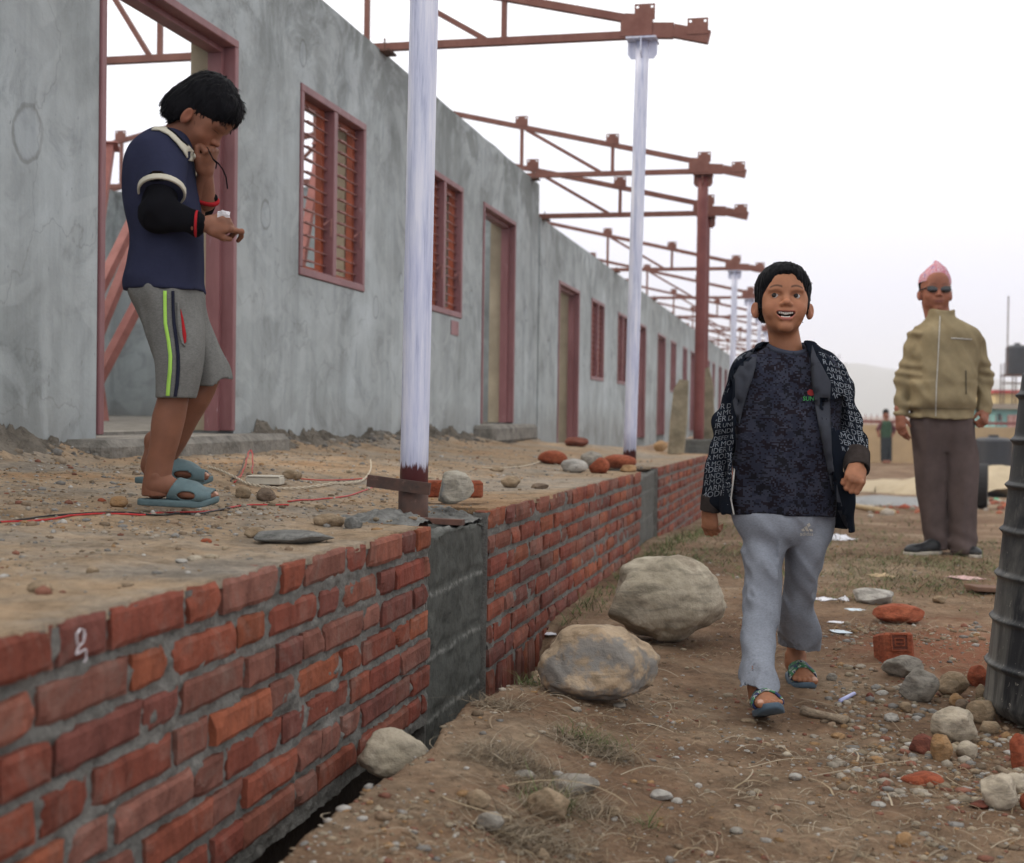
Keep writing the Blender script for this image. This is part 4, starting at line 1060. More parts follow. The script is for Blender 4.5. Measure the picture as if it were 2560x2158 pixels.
def bvh(*vf):
    V = []; F = []; b = 0
    for v, f in vf: V += [Vector(p) for p in v]; F += [[int(i) + b for i in q] for q in f]; b += len(v)
    return BVHTree.FromPolygons(V, F)
class Person:
    """local frame: x to the picture's right, y away from the camera, z up. px() reads D-pixels (2093 wide)"""
    def __init__(s, u, v, d, label, cat='person', zshift=0.0):
        s.W = atD(u * k_, v * k_, d); s.d = d
        s.root = empty('person', s.W, YAW, label, cat)
        s.Ri = Matrix.Rotation(-YAW, 3, 'Z'); s.camL = s.Ri @ (CAM - s.W)
    def q(s, u, v, y=0.0):
        w_ = atD(u * k_, v * k_, s.d + y); p = s.Ri @ (w_ - s.W); return np.array(p)
    def row(s, v, xl, xr, y, ry):
        a = s.q(xl, v, y); b = s.q(xr, v, y); return ((a[2] + b[2]) / 2, (a[0] + b[0]) / 2, y, (b[0] - a[0]) / 2, ry)
    def rows(s, rr): return [s.row(*r) for r in rr]
    def ray(s, u, v):
        d = s.Ri @ ray(u * k_, v * k_); return s.camL, d.normalized()
    def decal(s, name, polys, tree, off, mat, parent=None, cell=0.012, thick=0.002, cols=None, maxe=None):
        """lay flat shapes (lists of D-pixel outlines) on the garment surface as thin raised cloth or print"""
        bm = bmesh.new()
        for pl in polys:
            vs = [bm.verts.new((p[0], p[1], 0)) for p in pl]
            try: bm.faces.new(vs)
            except Exception: pass
        xs_ = [v.co.x for v in bm.verts]; ys_ = [v.co.y for v in bm.verts]; st = cell * FPX / s.d / k_
        for ax, a in ((0, xs_), (1, ys_)):
            t = min(a) + st
            while t < max(a):
                co = [0, 0, 0]; no = [0, 0, 0]; co[ax] = t; no[ax] = 1
                bmesh.ops.bisect_plane(bm, geom=bm.verts[:] + bm.edges[:] + bm.faces[:], plane_co=co, plane_no=no, dist=1e-4); t += st
        bmesh.ops.triangulate(bm, faces=bm.faces[:])
        bad = []
        for v in bm.verts:
            o_, d_ = s.ray(v.co.x, v.co.y); hit = tree.ray_cast(o_, d_)
            if hit[0] is None or hit[3] > (Vector((0, .05, 0)) - o_).length + .35: bad.append(v); continue
            v.co = hit[0] - d_ * off
        bmesh.ops.delete(bm, geom=bad, context='VERTS')
        longe = [f for f in bm.faces if max(e.calc_length() for e in f.edges) > (maxe or min(cell * 2.6, .08))]
        bmesh.ops.delete(bm, geom=longe, context='FACES')
        bmesh.ops.recalc_face_normals(bm, faces=bm.faces[:])
        me = bpy.data.meshes.new(name); bm.to_mesh(me); bm.free(); me.materials.append(mat)
        me.polygons.foreach_set('use_smooth', [True] * len(me.polygons))
        o = bpy.data.objects.new(name, me); C.objects.link(o); o.parent = parent or s.root
        if thick > 0: md = o.modifiers.new('t', 'SOLIDIFY'); md.thickness = thick; md.offset = 0; md.use_even_offset = False
        return o

def text_polys(txt, x, y, size, ang=0.0, shear=0.0, bold=0.0):
    """outline triangles of a word as lists of (u,v) pixel triangles"""
    cu = bpy.data.curves.new('t', 'FONT'); cu.body = txt; cu.size = 1; cu.resolution_u = 2; cu.offset = bold
    o = bpy.data.objects.new('t', cu); C.objects.link(o)
    dg = bpy.context.evaluated_depsgraph_get(); me = bpy.data.meshes.new_from_object(o.evaluated_get(dg))
    ca, sa = cos(ang), sin(ang); tr = []
    me.calc_loop_triangles()
    for t in me.loop_triangles:
        pl = []
        for i in t.vertices:
            p = me.vertices[i].co; px, py = (p.x + shear * p.y) * size, p.y * size
            pl.append((x + px * ca + py * sa, y - py * ca + px * sa))
        tr.append(pl)
    bpy.data.objects.remove(o); bpy.data.curves.remove(cu); bpy.data.meshes.remove(me)
    return tr
def mat_skin(name='skin'):
    t = NT(name, 0.58, 0.22); c = t.mix(0.45, t.attr(), t.ramp(t.noise(30, 5, .65), [(0.3, 0.72), (0.7, 1.2)]), 'MULTIPLY'); t.color(c)
    t.p.inputs['Subsurface Weight'].default_value = 0.12; t.p.inputs['Subsurface Radius'].default_value = (0.9, 0.3, 0.15); t.p.inputs['Subsurface Scale'].default_value = 0.006
    t.bump(t.noise(220, 3), 0.15, 0.001); return t.m
def mat_cloth(name, col, var=0.25, weave=700, rough=0.95, fold=6, heather=0.0):
    t = NT(name, rough, 0.03); n = t.noise(fold, 5, .65); f = t.noise(weave, 2)
    c = t.mix(1.0, tuple(col), t.ramp(n, [(0.3, 1 - var), (0.7, 1 + var * .6)]), 'MULTIPLY')
    if heather > 0: c = t.mix(heather, c, t.ramp(t.noise(130, 3, .8, t.mapc((1, 1, 2.4))), [(0.35, 0.55), (0.65, 1.4)]), 'MULTIPLY')
    t.color(c); t.p.inputs['Sheen Weight'].default_value = 0.0
    t.bump(t.math('ADD', t.math('MULTIPLY', f, .3), t.noise(45, 4)), 0.35, 0.003); return t.m
def mat_hair(): 
    t = NT('black_hair', 0.55, 0.06); n = t.noise(1.0, 4, .6, t.mapc((160, 160, 18)))
    t.color(t.ramp(n, [(0.35, (0.002, 0.002, 0.003)), (0.7, (0.008, 0.008, 0.010))])); t.bump(n, 0.6, 0.003); return t.m
M['skin'] = mat_skin(); M['hair'] = mat_hair()
M['eyewhite'] = simple('eye_white', (0.40, 0.37, 0.35), 0.4, 0.05, 50, 0); M['iris'] = simple('dark_brown_iris', (0.010, 0.006, 0.004), 0.35, 0.1, 50, 0, spec=0.25)
M['teeth'] = simple('teeth', (0.78, 0.74, 0.66), 0.25, 0.05, 50, 0)
def head_extras(P, parent, R, T, s, eyes=True, teeth=True, look=(0, 0)):
    """eyeballs, irises and teeth, children of the person"""
    def tf(p): return tuple(np.array(R) @ (np.array(p) * s) + np.array(T))
    if eyes:
        for x in (-1, 1):
            bm = bmesh.new(); bmesh.ops.create_uvsphere(bm, u_segments=16, v_segments=12, radius=.0117 * s)
            bmesh.ops.translate(bm, verts=bm.verts[:], vec=Vector(tf((x * .030, -.0650, -.0035))))
            me = bpy.data.meshes.new('eye'); bm.to_mesh(me); bm.free(); me.materials.append(M['eyewhite']); o = bpy.data.objects.new('eye', me); C.objects.link(o); o.parent = parent
            me.polygons.foreach_set('use_smooth', [True] * len(me.polygons))
            dv = np.array((look[0], -1, look[1])); dv = dv / np.linalg.norm(dv); c0 = np.array((x * .030, -.0650, -.0035)) + dv * .0082
            bm = bmesh.new(); bmesh.ops.create_uvsphere(bm, u_segments=14, v_segments=8, radius=.0072 * s)
            for v in bm.verts:
                p = np.array(v.co); dl = np.array(R) @ dv; p = p - dl * (p @ dl) * .55; v.co = p
            bmesh.ops.translate(bm, verts=bm.verts[:], vec=Vector(tf(c0 + dv * .0012)))
            me = bpy.data.meshes.new('iris'); bm.to_mesh(me); bm.free(); me.materials.append(M['iris']); i = bpy.data.objects.new('iris', me); C.objects.link(i); i.parent = o
    if teeth:
        mb = MB()
        for row, (zc, hh, nn, yy) in enumerate(((-.0560, .0052, 4, -.0755), (-.0672, .0034, 3, -.0725))):
            for i in range(-nn, nn):
                x0 = (i + .06) * (.0050 if row == 0 else .0042); x1 = (i + .94) * (.0050 if row == 0 else .0042); xm = (x0 + x1) / 2
                bm = bmesh.new(); bmesh.ops.create_cube(bm, size=1)
                h_ = hh * (1.05 if abs(i + .5) < 1 else .9)
                for v in bm.verts:
                    p = ((xm + v.co.x * (x1 - x0)), yy + 9 * xm * xm + v.co.y * .004, zc + (1.5 * abs(xm) * .16) + v.co.z * h_ * 1.6); v.co = tf(p)
                bmesh.ops.bevel(bm, geom=bm.edges[:], offset=.0007, segments=2, affect='EDGES'); mb.bm(bm)
        mb.build('teeth', M['teeth'], parent, smooth=True)
def hair_mesh(P, parent, R, T, s, cut, h=.0028, grow=.010, seed=0., name='hair', spikes=900, splen=.014, extra=(), rough=.003, spread=.6):
    G = Grid((-.105, -.125, -.10), (.105, .125, .15), h)
    D = union(G, [('ell', (0, .014, .036), (.073, .088, .076)), {'p': ('ell', (0, -.055, .050), (.05, .026, .035)), 'k': .03}, {'p': ('ell', (0, .05, -.01), (.062, .055, .055)), 'k': .02}] + list(extra), .012, grow)
    for c in cut: add(G, D, c[0], c[1], True)
    near = np.abs(D) < .02; I = np.argwhere(near); X = (G.ax[0][I[:, 0]], G.ax[1][I[:, 1]], G.ax[2][I[:, 2]])
    D[near] += (rough * fbm(X[0] * 130 + seed, X[1] * 130, X[2] * 22, 3)).astype(np.float32)
    V, F = nets(G, D); N = vnorm(V, F); rg = np.random.default_rng(int(seed * 10) + 3)
    # short tapering locks combed along the scalp
    VV = []; FF = []; b = 0
    if spikes:
        top = np.array((0, .03, .118)); ids = rg.integers(0, len(V), spikes)
        for i in ids:
            p = V[i]; n = N[i]
            if n @ (p - np.array((0, .0, .0))) < 0: continue
            d = p - top; d = d - n * (d @ n); L = np.linalg.norm(d) + 1e-6; d = d / L
            d = d + n * (.10 + .25 * rg.random() * spread) + rg.normal(0, .22 * spread, 3); d /= np.linalg.norm(d)
            sd = np.cross(d, n); sd /= np.linalg.norm(sd) + 1e-9; ln = splen * (.5 + rg.random()); wd = .0014 + .001 * rg.random()
            p = p - n * .0015; m_ = p + d * ln * .55 + n * .0012; e = p + d * ln - n * .0016
            VV += [p - sd * wd, p + sd * wd, m_ + sd * wd * .8, m_ - sd * wd * .8, e]; FF += [(b, b + 1, b + 2, b + 3), (b + 3, b + 2, b + 4, b + 4)]; b += 5
    V2 = V * s @ np.array(R).T + np.array(T)
    if VV:
        S2 = np.array(VV) * s @ np.array(R).T + np.array(T); F2 = np.array([f for f in FF if f[2] != f[3]]); T2 = [(f[0], f[1], f[2]) for f in FF if f[2] == f[3]]
        allF = [tuple(map(int, f)) for f in F] + [tuple(int(i) + len(V) for i in f) for f in F2] + [tuple(int(i) + len(V) for i in f) for f in T2]
        return mesh_obj(name, np.concatenate([V2, S2]), allF, M['hair'], parent, smooth=True)
    return mesh_obj(name, V2, F, M['hair'], parent, smooth=True)
# ------------------------------------------------------------------ the walking boy
def mat_camo():
    t = NT('dark_digital_camouflage_print', 0.9, 0.1)
    vm = t.n('ShaderNodeVectorMath', operation='SNAP'); t.l(t.tc.outputs['Object'], vm.inputs[0]); vm.inputs[1].default_value = (0.0048, 0.5, 0.0040)
    a = t.noise(19, 3, 0.75, t.mapc((1, 1, 1.7), src='Object')); t.t.links.new(vm.outputs[0], a.node.inputs['Vector']); b = t.noise(13, 4, .8, vm.outputs[0], 0.3)
    mpp = t.n('ShaderNodeMapping'); mpp.inputs['Location'].default_value = (3, 1, 7); mpp.inputs['Scale'].default_value = (1, 1, 1.8); t.l(vm.outputs[0], mpp.inputs[0]); a = t.noise(17, 4, .78, mpp.outputs[0])
    c = t.ramp(a, [(0.0, (0.010, 0.010, 0.013)), (0.44, (0.027, 0.030, 0.044)), (0.53, (0.012, 0.009, 0.012)), (0.61, (0.038, 0.042, 0.060)), (0.69, (0.024, 0.013, 0.016))], 'CONSTANT')
    c2 = t.ramp(b, [(0.0, (0.75, 0.75, 0.85)), (0.5, (1.15, 1.15, 1.2))], 'CONSTANT'); t.color(t.mix(1.0, c, c2, 'MULTIPLY'))
    t.bump(t.noise(30, 3), 0.25, 0.004); return t.m
M['camo'] = mat_camo()
M['jacket'] = mat_cloth('dark_navy_fleece', (0.008, 0.011, 0.018), 0.4)
M['lining'] = mat_cloth('charcoal_lining', (0.048, 0.052, 0.064), 0.25)
M['cuff'] = mat_cloth('brown_black_ribbing', (0.045, 0.036, 0.033), 0.3, fold=40)
M['letters'] = simple('grey_letter_print', (0.20, 0.22, 0.25), 0.9, 0.45, 30, 0)
M['greypants'] = mat_cloth('grey_heather_fleece', (0.25, 0.27, 0.31), 0.22, heather=0.3)
M['shirtcollar'] = mat_cloth('slate_collar', (0.052, 0.058, 0.080), 0.15)
M['zip'] = simple('pale_zip', (0.42, 0.41, 0.38), 0.5, 0.3, 90, 0)
M['sole'] = simple('blue_grey_rubber', (0.075, 0.115, 0.155), 0.6, 0.3, 18, 0.2)
M['green'] = simple('green_print', (0.05, 0.28, 0.08), 0.8, 0.1, 40, 0); M['redp'] = simple('red_print', (0.33, 0.03, 0.03), 0.8, 0.1, 40, 0)
M['logo'] = simple('faded_cream_print', (0.60, 0.57, 0.50), 0.9, 0.3, 60, 0)

B = Person(1585, 1460, 3.64, 'smiling boy in open dark lettered jacket, camouflage shirt and grey sweatpants, walking forward')
YC = 0.22
Rh = rotz(radians(-5)) @ rotx(radians(-12)) @ roty(radians(1))
hs = 1.02
eye = B.q(1606, 605.5, YC - .075)
T = eye - Rh @ np.array((0, -.067, -.003)) * hs
nk = (Rh.T @ (B.q(1611, 740, YC + .012) - T)) / hs
head = head_mesh(h=.0021, smile='open', neck_to=tuple(nk), nr=.043, ear_out=.25, jaw=1.0)
parts = [place((head[0] * hs, head[1], head[2]), Rh, T)]
# his left hand (picture right): loose fist swinging forward, back of the hand to the camera
hr = hand_mesh([(1.0, 1.35, .6), (1.1, 1.35, .6), (1.1, 1.3, .6), (1.1, 1.25, .55)], (.75, .45, -.75), .86, h=.0022, side=1, spread=.02)
Wr = B.q(1752, 950, YC - .13); Rr = basis(B.q(1741, 1000, YC - .19) - Wr, (0.05, -1, .25))
parts.append(place(hr, Rr, Wr))
# his right hand (picture left) hanging behind
hl = hand_mesh([(.6, 1.0, .5), (.7, 1.1, .5), (.8, 1.1, .5), (.8, 1.1, .5)], (.7, .5, -.6), .82, h=.0026, side=-1, spread=.02)
Wl = B.q(1451, 1040, YC + .08); Rl = basis(B.q(1452, 1085, YC + .09) - Wl, (-.55, -.7, 0))
parts.append(place(hl, Rl, Wl))
# feet
def foot_at(heel, toe, L, side, roll=0.0):
    x = np.array(toe) - np.array(heel); return basis(x, (roll, 0, 1))
fF = foot_mesh(1.0, -1, shin=False); RF = basis((-.04, -1, .27), (-.12, .25, 1)); TF = B.q(1556, 1440, .0)
TF[2] = -B.W.z + .012
fR = foot_mesh(.98, 1); RR = basis((.03, -1, -.03), (0, 0, 1)); TR = B.q(1620, 1375, .56); TR[2] = -B.W.z + float(zroad(.5, 4.2)) + .018
parts += [place(fF, RF, TF), place(fR, RR, TR)]
an_ = TF + RF @ np.array((.032, 0, .055)); up_ = B.q(1553, 1310, YC - .115)
g0 = Grid(np.minimum(an_, up_) - .06, np.maximum(an_, up_) + .06, .005); d0_ = union(g0, [('cap', tuple(an_), tuple(up_), .029, .040)]); v0_, f0_ = nets(g0, d0_); parts.append((v0_, f0_, np.tile(np.array((.31, .135, .073)), (len(v0_), 1))))
nkp = B.q(1611, 738, YC + .01); hip = B.q(1600, 1060, YC)
V, F, c = weld(parts, [(1, Wr - Rr[:, 0] * .05, [B.q(1734, 858, YC + .03), B.q(1690, 760, YC)], 0, nkp + (.03, 0, 0), .02), (2, Wl - Rl[:, 0] * .05, [B.q(1487, 870, YC + .055), B.q(1530, 765, YC)], 0, nkp - (.03, 0, 0), .02),
    (5, up_, [B.q(1556, 1120, YC - .02), hip - (.03, 0, 0), nkp - (0, 0, .06)], 0, nkp - (.01, 0, 0), .03), (3, an_ + (0, 0, .03), [], 5, an_ + (0, 0, .03), .02),
    (4, TR + RR @ np.array((.03, 0, .17)), [B.q(1640, 1150, YC + .05), hip + (.03, 0, 0), nkp - (0, .02, .06)], 0, nkp + (.01, 0, 0), .03)])
mesh_obj('body', V, F, M['skin'], B.root, smooth=True, cols=c)
head_extras(B, B.root, Rh, T, hs, True, True, look=(-.35, .12))
hair_mesh(B, B.root, Rh, T, hs, [(('ell', (0, -.122, -.028), (.066, .092, .092)), .014), (('ell', (0, -.055, -.096), (.2, .072, .068)), .008), (('ell', (0, .02, -.125), (.2, .2, .090)), .008)], extra=[('ell', (-.0575, -.024, .000), (.007, .018, .032)), ('ell', (.0575, -.024, .000), (.007, .018, .032))], grow=.0068, seed=1., spikes=2200, splen=.008, spread=.35)
# slides
def slide(Pn, parent, Rm, Tm, L, side, sole_m, strap_fn, lift=0.0):
    h = .0035; G = Grid((-.03, -.06, -.035), (.21, .06, .09), h)
    X, Y, Z = G.pts(); wv = .034 + .010 * smooth01((X - .03) / .09) - .002
    q = ((np.abs((X - .088 * L) / (.106 * L)) ** 2.8 + np.abs(Y / wv) ** 2.8) ** (1 / 2.8) - 1) * .035
    D = np.maximum(q, np.abs(Z + .0095 - 1.6 * np.clip(X - .15, 0, 1) ** 1.5) - .0088).astype(np.float32) + 0 * Y
    V, F = nets(G, D); V = relax(V, F, 2, .4); Vt = V @ Rm.T + Tm; sh = mesh_obj('sandal', Vt, F, sole_m, parent, smooth=True)
    Df = union(G, foot_prims(L, side), .012); Ds = np.maximum(np.maximum(Df - .0075, -(Df - .0015)), -(Z + .004)); Ds = strap_fn(Ds, X, Y, Z)
    V, F = nets(G, Ds.astype(np.float32)); V = relax(V, F, 1, .3)
    st = mesh_obj('strap', V @ Rm.T + Tm, F, M['strapcamo'] if sole_m is M['sole'] else sole_m, parent, smooth=True); st.parent = sh
    return sh
def mat_strap():
    t = NT('camouflage_strap_print', 0.6, 0.3); a = t.noise(32, 2, .6, None); 
    t.color(t.ramp(a, [(0.0, (0.02, 0.03, 0.10)), (0.46, (0.04, 0.16, 0.07)), (0.54, (0.35, 0.36, 0.33)), (0.58, (0.018, 0.025, 0.08)), (0.68, (0.10, 0.16, 0.09))], 'CONSTANT')); return t.m
M['strapcamo'] = mat_strap()
band = lambda D_, X, Y, Z: np.maximum(D_, np.abs(X - .103) - .036 + .5 * np.clip(Z - .02, 0, 1))
slide(B, B.root, RF, TF, 1.0, -1, M['sole'], band); slide(B, B.root, RR, TR, .98, 1, M['sole'], band)
# trousers
lleg = B.rows([(1030, 1503, 1606, YC, .082), (1100, 1517, 1605, YC - .01, .080), (1150, 1523, 1602, YC - .02, .072), (1200, 1520, 1599, YC - .035, .070), (1260, 1516, 1594, YC - .075, .066), (1320, 1518, 1590, YC - .14, .068), (1365, 1514, 1587, YC - .195, .076), (1402, 1507, 1586, YC - .235, .082)])
rleg = B.rows([(1030, 1596, 1698, YC, .082), (1100, 1600, 1693, YC + .015, .080), (1150, 1604, 1678, YC + .04, .070), (1200, 1602, 1666, YC + .08, .064), (1250, 1595, 1666, YC + .13, .062), (1290, 1591, 1676, YC + .18, .066), (1322, 1590, 1680, YC + .22, .068)])
pel = B.rows([(1015, 1500, 1702, YC, .088), (1060, 1503, 1698, YC, .088), (1092, 1512, 1690, YC, .074), (1112, 1540, 1660, YC, .05)])
G = Grid((-.20, -.17, B.q(1585, 1425, .1)[2]), (.22, .60, B.q(1585, 1010, .2)[2]), .0048)
def leg(rows, pair, seed):
    return d_loft(G.pts(), rows, 2.3, cap=False)
D_ = smin(smin(leg(lleg, 0, 1), d_loft(G.pts(), pel, 2.4), .035), leg(rleg, 0, 2), .006).astype(np.float32)
# diagonal drag folds on the bent legs
X, Y, Z = G.pts(); ph = (Z * 34 + X * 26); D_ = D_ + .0045 * np.sin(ph + 2.5 * np.sin(Z * 11 + 1)) * (X < .03) + .0045 * np.sin(Z * 30 - X * 40 + 2 * np.sin(Z * 9)) * (X >= .03)
cutz = B.q(1560, 1395, .1)[2]
xm_ = B.q(1594, 1380, .0)[0]; rbL, rbR = min(r_[0] for r_ in lleg), min(r_[0] for r_ in rleg); ztop_ = B.q(1585, 1022, .2)[2]
def hemp(D, X=X, Y=Y, Z=Z):
    rb_ = np.where((X < xm_) & (Y < YC + .06), rbL + .010 * np.sin(X * 60), rbR + .22 * (X - B.q(1635, 1300, .4)[0]) * -1 * .6); return np.maximum(np.maximum(np.maximum(D, rb_ - Z), Z - ztop_), -np.maximum(D + .009, Z - rb_ - .08))
o, pv, pf = garment('sweatpants', G, D_.astype(np.float32), M['greypants'], B.root, amp=.008, seed=3., sx=12, sz=5, tilt=.8, post=hemp)
tpant = bvh((pv, pf))
# shirt
tor = B.rows([(700, 1578, 1645, YC + .01, .050), (712, 1560, 1664, YC + .01, .058), (730, 1528, 1692, YC + .005, .070), (760, 1508, 1712, YC, .082), (820, 1500, 1716, YC - .008, .092), (900, 1499, 1712, YC - .010, .096), (980, 1498, 1706, YC - .008, .097), (1052, 1497, 1701, YC - .004, .100)])
G2 = Grid((-.18, .07, B.q(1585, 1062, .2)[2]), (.22, .36, B.q(1585, 690, .2)[2]), .0046)
D2 = d_loft(G2.pts(), tor, 2.4).astype(np.float32)
add(G2, D2, ('cap', tuple(B.q(1611, 690, YC)), tuple(B.q(1611, 715, YC - .02)), .052, .056), .006, True)
add(G2, D2, ('ell', tuple(B.q(1611, 706, YC - .055)), (.052, .05, .026)), .006, True)
o, sv, sf = garment('camouflage_shirt', G2, D2, M['camo'], B.root, amp=.0065, seed=5., sx=7, sz=4, tilt=.5)
# collar ribbing follows the neck hole
mb = MB(); pts = []
for i in range(33):
    a = 2 * pi * i / 32; cx, cy = sin(a), -cos(a)
    p0 = B.q(1611, 711, YC); pts.append((p0[0] + .057 * cx, p0[1] - .010 + .058 * cy, p0[2] - .020 * max(0, -cy) ** 1.5 + .012 * max(0, cy)))
mb.tube(pts, .0085, 10, caps=False); mb.build('collar', M['shirtcollar'], B.root, smooth=True)
tshirt = bvh((sv, sf))
# jacket body: open shell
jr = B.rows([(700, 1556, 1668, YC + .02, .066), (714, 1540, 1686, YC + .015, .076), (732, 1514, 1708, YC + .01, .092), (770, 1492, 1728, YC + .005, .104), (830, 1484, 1738, YC, .114), (920, 1479, 1741, YC, .120), (1000, 1477, 1740, YC, .124), (1060, 1474, 1741, YC, .128), (1092, 1480, 1741, YC, .128)])
G3 = Grid((-.24, -.02, B.q(1585, 1100, .2)[2]), (.31, .42, B.q(1585, 688, .2)[2]), .0048)
P3 = G3.pts(); Do = d_loft(P3, jr, 2.5)
armL = [('cap', tuple(B.q(1530, 752, YC + .01)), tuple(B.q(1487, 870, YC + .055)), .052, .044), ('cap', tuple(B.q(1487, 870, YC + .055)), tuple(B.q(1455, 1022, YC + .075)), .043, .033)]
armR = [('cap', tuple(B.q(1690, 752, YC + .01)), tuple(B.q(1732, 858, YC + .04)), .053, .046), ('cap', tuple(B.q(1734, 858, YC + .04)), tuple(B.q(1749, 936, YC - .085)), .045, .040)]
DA = union(G3, armL + armR, .02)
DJ = smin(Do, DA, .022)
inner = d_loft(P3, [(z, cx, cy, rx - .008, ry - .008) for z, cx, cy, rx, ry in jr], 2.5, cap=False)
ze = [B.q(1585, v, .1)[2] for v in (700, 730, 790, 850, 900, 960, 1010, 1050, 1100)]
xl = [B.q(u, 800, .1)[0] for u in (1556, 1542, 1522, 1510, 1506, 1503, 1502, 1503, 1506)]; xr = [B.q(u, 800, .1)[0] for u in (1654, 1660, 1666, 1678, 1686, 1698, 1708, 1720, 1738)]
zz = P3[2]; o_ = np.argsort(ze); XL = np.interp(zz, np.array(ze)[o_], np.array(xl)[o_]); XR = np.interp(zz, np.array(ze)[o_], np.array(xr)[o_])
front = np.maximum(np.maximum(XL - P3[0], P3[0] - XR), P3[1] - YC)
DJ = np.maximum(DJ, -front)
armsolid = DA
DJ = np.maximum(DJ, -np.maximum(inner, -(armsolid + .0) ) if False else -np.maximum(inner, .002 - armsolid))
# hem: left panel ends higher than the swinging right panel
hem = np.interp(P3[0], [-.15, .10, .14, .2], [B.q(1500, 1056, .1)[2], B.q(1660, 1058, .1)[2], B.q(1700, 1072, .1)[2], B.q(1740, 1092, .1)[2]]) - zz
DJ = np.maximum(DJ, np.where(DA > .004, hem, -1)).astype(np.float32)
DJ += (.0028 * np.sin(zz * 75 + 5 * P3[0] + 2 * np.sin(P3[0] * 40)) * smooth01((.012 - DA) / .02)).astype(np.float32)
o, jv, jf = garment('jacket', G3, DJ, M['jacket'], B.root, amp=.0070, seed=8., sx=9, sz=6, tilt=.3)
jk = o; tj = bvh((jv, jf)); tall = bvh((jv, jf), (sv, sf))
B.decal('lapel', [[(1538, 704), (1547, 722), (1545, 746), (1537, 775), (1528, 800), (1518, 835), (1511, 868), (1500, 832), (1494, 790), (1500, 770), (1525, 727)]], tall, .012, M['lining'], jk, thick=.004)
B.decal('lapel', [[(1660, 706), (1668, 728), (1682, 752), (1698, 782), (1696, 820), (1697, 860), (1701, 940), (1712, 1000), (1728, 1060), (1738, 1086), (1726, 1072), (1708, 1030), (1694, 970), (1680, 900), (1668, 840), (1660, 780), (1657, 735)]], tall, .013, M['lining'], jk, thick=.004)
mb = MB(); pz = []
for u, v in ((1507, 835), (1506, 880), (1504, 930), (1499, 980), (1494, 1020), (1500, 1052)):
    o0, d0 = B.ray(u, v); hh = tj.ray_cast(o0, d0); pz.append(tuple((hh[0] if hh[0] is not None and hh[3] < 4.2 else Vector(B.q(u, v, YC - .12))) - d0 * .004))
mb.tube(pz, .0022, 6); mb.build('zip', M['zip'], jk, smooth=True)
mb = MB(); pts = []
for i in range(17):
    a = pi * (0.5 + i / 16.0) * 1.0; p0 = B.q(1611, 708, YC + .025); pts.append((p0[0] + .078 * cos(a - pi / 2 + pi / 2) * 1, p0[1] + .012 + .060 * abs(sin(i / 16 * pi)), p0[2] + .016 * sin(i / 16 * pi) - .004))
pts = [(B.q(1611, 708, YC)[0] + .080 * cos(pi * (1 - i / 16)), B.q(1611, 708, YC)[1] + .02 + .062 * sin(pi * i / 16), B.q(1611, 712, YC)[2] + .010 * sin(pi * i / 16)) for i in range(17)]
mb.tube(pts, .014, 10); mb.build('collar', M['jacket'], jk, smooth=True)
for (a, b, ra, rb) in ((B.q(1456, 1015, YC + .075), B.q(1451, 1046, YC + .080), .034, .030), (B.q(1749, 930, YC - .080), B.q(1752, 962, YC - .128), .041, .036)):
    g = Grid(np.minimum(a, b) - .06, np.maximum(a, b) + .06, .0036); d = d_cap(g.pts(), a, b, ra, rb)
    pn = (b - a) / np.linalg.norm(b - a); pp = g.pts(); t_ = (pp[0] - b[0]) * pn[0] + (pp[1] - b[1]) * pn[1] + (pp[2] - b[2]) * pn[2]; ta = (pp[0] - a[0]) * pn[0] + (pp[1] - a[1]) * pn[1] + (pp[2] - a[2]) * pn[2]
    d = np.maximum(np.maximum(d, t_), -ta - .004); d = np.maximum(d, -np.maximum(d_cap(pp, a, b, ra - .006, rb - .006), -.012 - t_))
    v_, f_ = nets(g, d.astype(np.float32)); mesh_obj('cuff', relax(v_, f_, 1), f_, M['cuff'], jk, smooth=True)
# rows of block letters printed on the jacket
def inpoly(p, pl):
    x, y = p; c_ = False
    for i in range(len(pl)):
        x1, y1 = pl[i]; x2, y2 = pl[i - 1]
        if (y1 > y) != (y2 > y) and x < (x2 - x1) * (y - y1) / (y2 - y1) + x1: c_ = not c_
    return c_
def letter_rows(region, ang, pitch, size, words, seed):
    rg = random.Random(seed); xs_ = [p[0] for p in region]; ys_ = [p[1] for p in region]; cx, cy = sum(xs_) / len(xs_), sum(ys_) / len(ys_)
    out = []; R_ = max(max(xs_) - min(xs_), max(ys_) - min(ys_)) * .75; t = -R_
    ca, sa = cos(ang), sin(ang)
    while t < R_:
        s_ = -R_ - rg.random() * 40
        while s_ < R_:
            wd = rg.choice(words); sz = size * rg.uniform(.8, 1.15)
            x = cx + s_ * ca + t * sa; y = cy - s_ * sa + t * ca
            tr = text_cache(wd)
            wmax = max(p[0] for q in tr for p in q)
            near = [(x, y), (x + wmax * sz * ca, y - wmax * sz * sa), (x + wmax * sz * ca / 2, y - wmax * sz * sa / 2)]
            if any(inpoly(p, region) for p in near):
                for q in tr:
                    pl = [(x + p[0] * sz * ca + p[1] * sz * sa, y + p[0] * sz * -sa - p[1] * sz * ca) for p in q]
                    if all(inpoly(p, region) for p in pl): out.append(pl)
            s_ += wmax * sz + size * .18
        t += pitch
    return out
_TC = {}
def text_cache(wd):
    if wd not in _TC: _TC[wd] = [[(p[0], -p[1]) for p in q] for q in text_polys(wd, 0, 0, 1.0, bold=0.0)]
    return _TC[wd]
WD = ['DEFENDER', 'ARMOUR', 'UNDER', 'MODERN']
LR = letter_rows([(1545, 706), (1520, 728), (1497, 770), (1490, 800), (1470, 820), (1500, 735), (1525, 712)], radians(28), 12, 15, WD, 1)
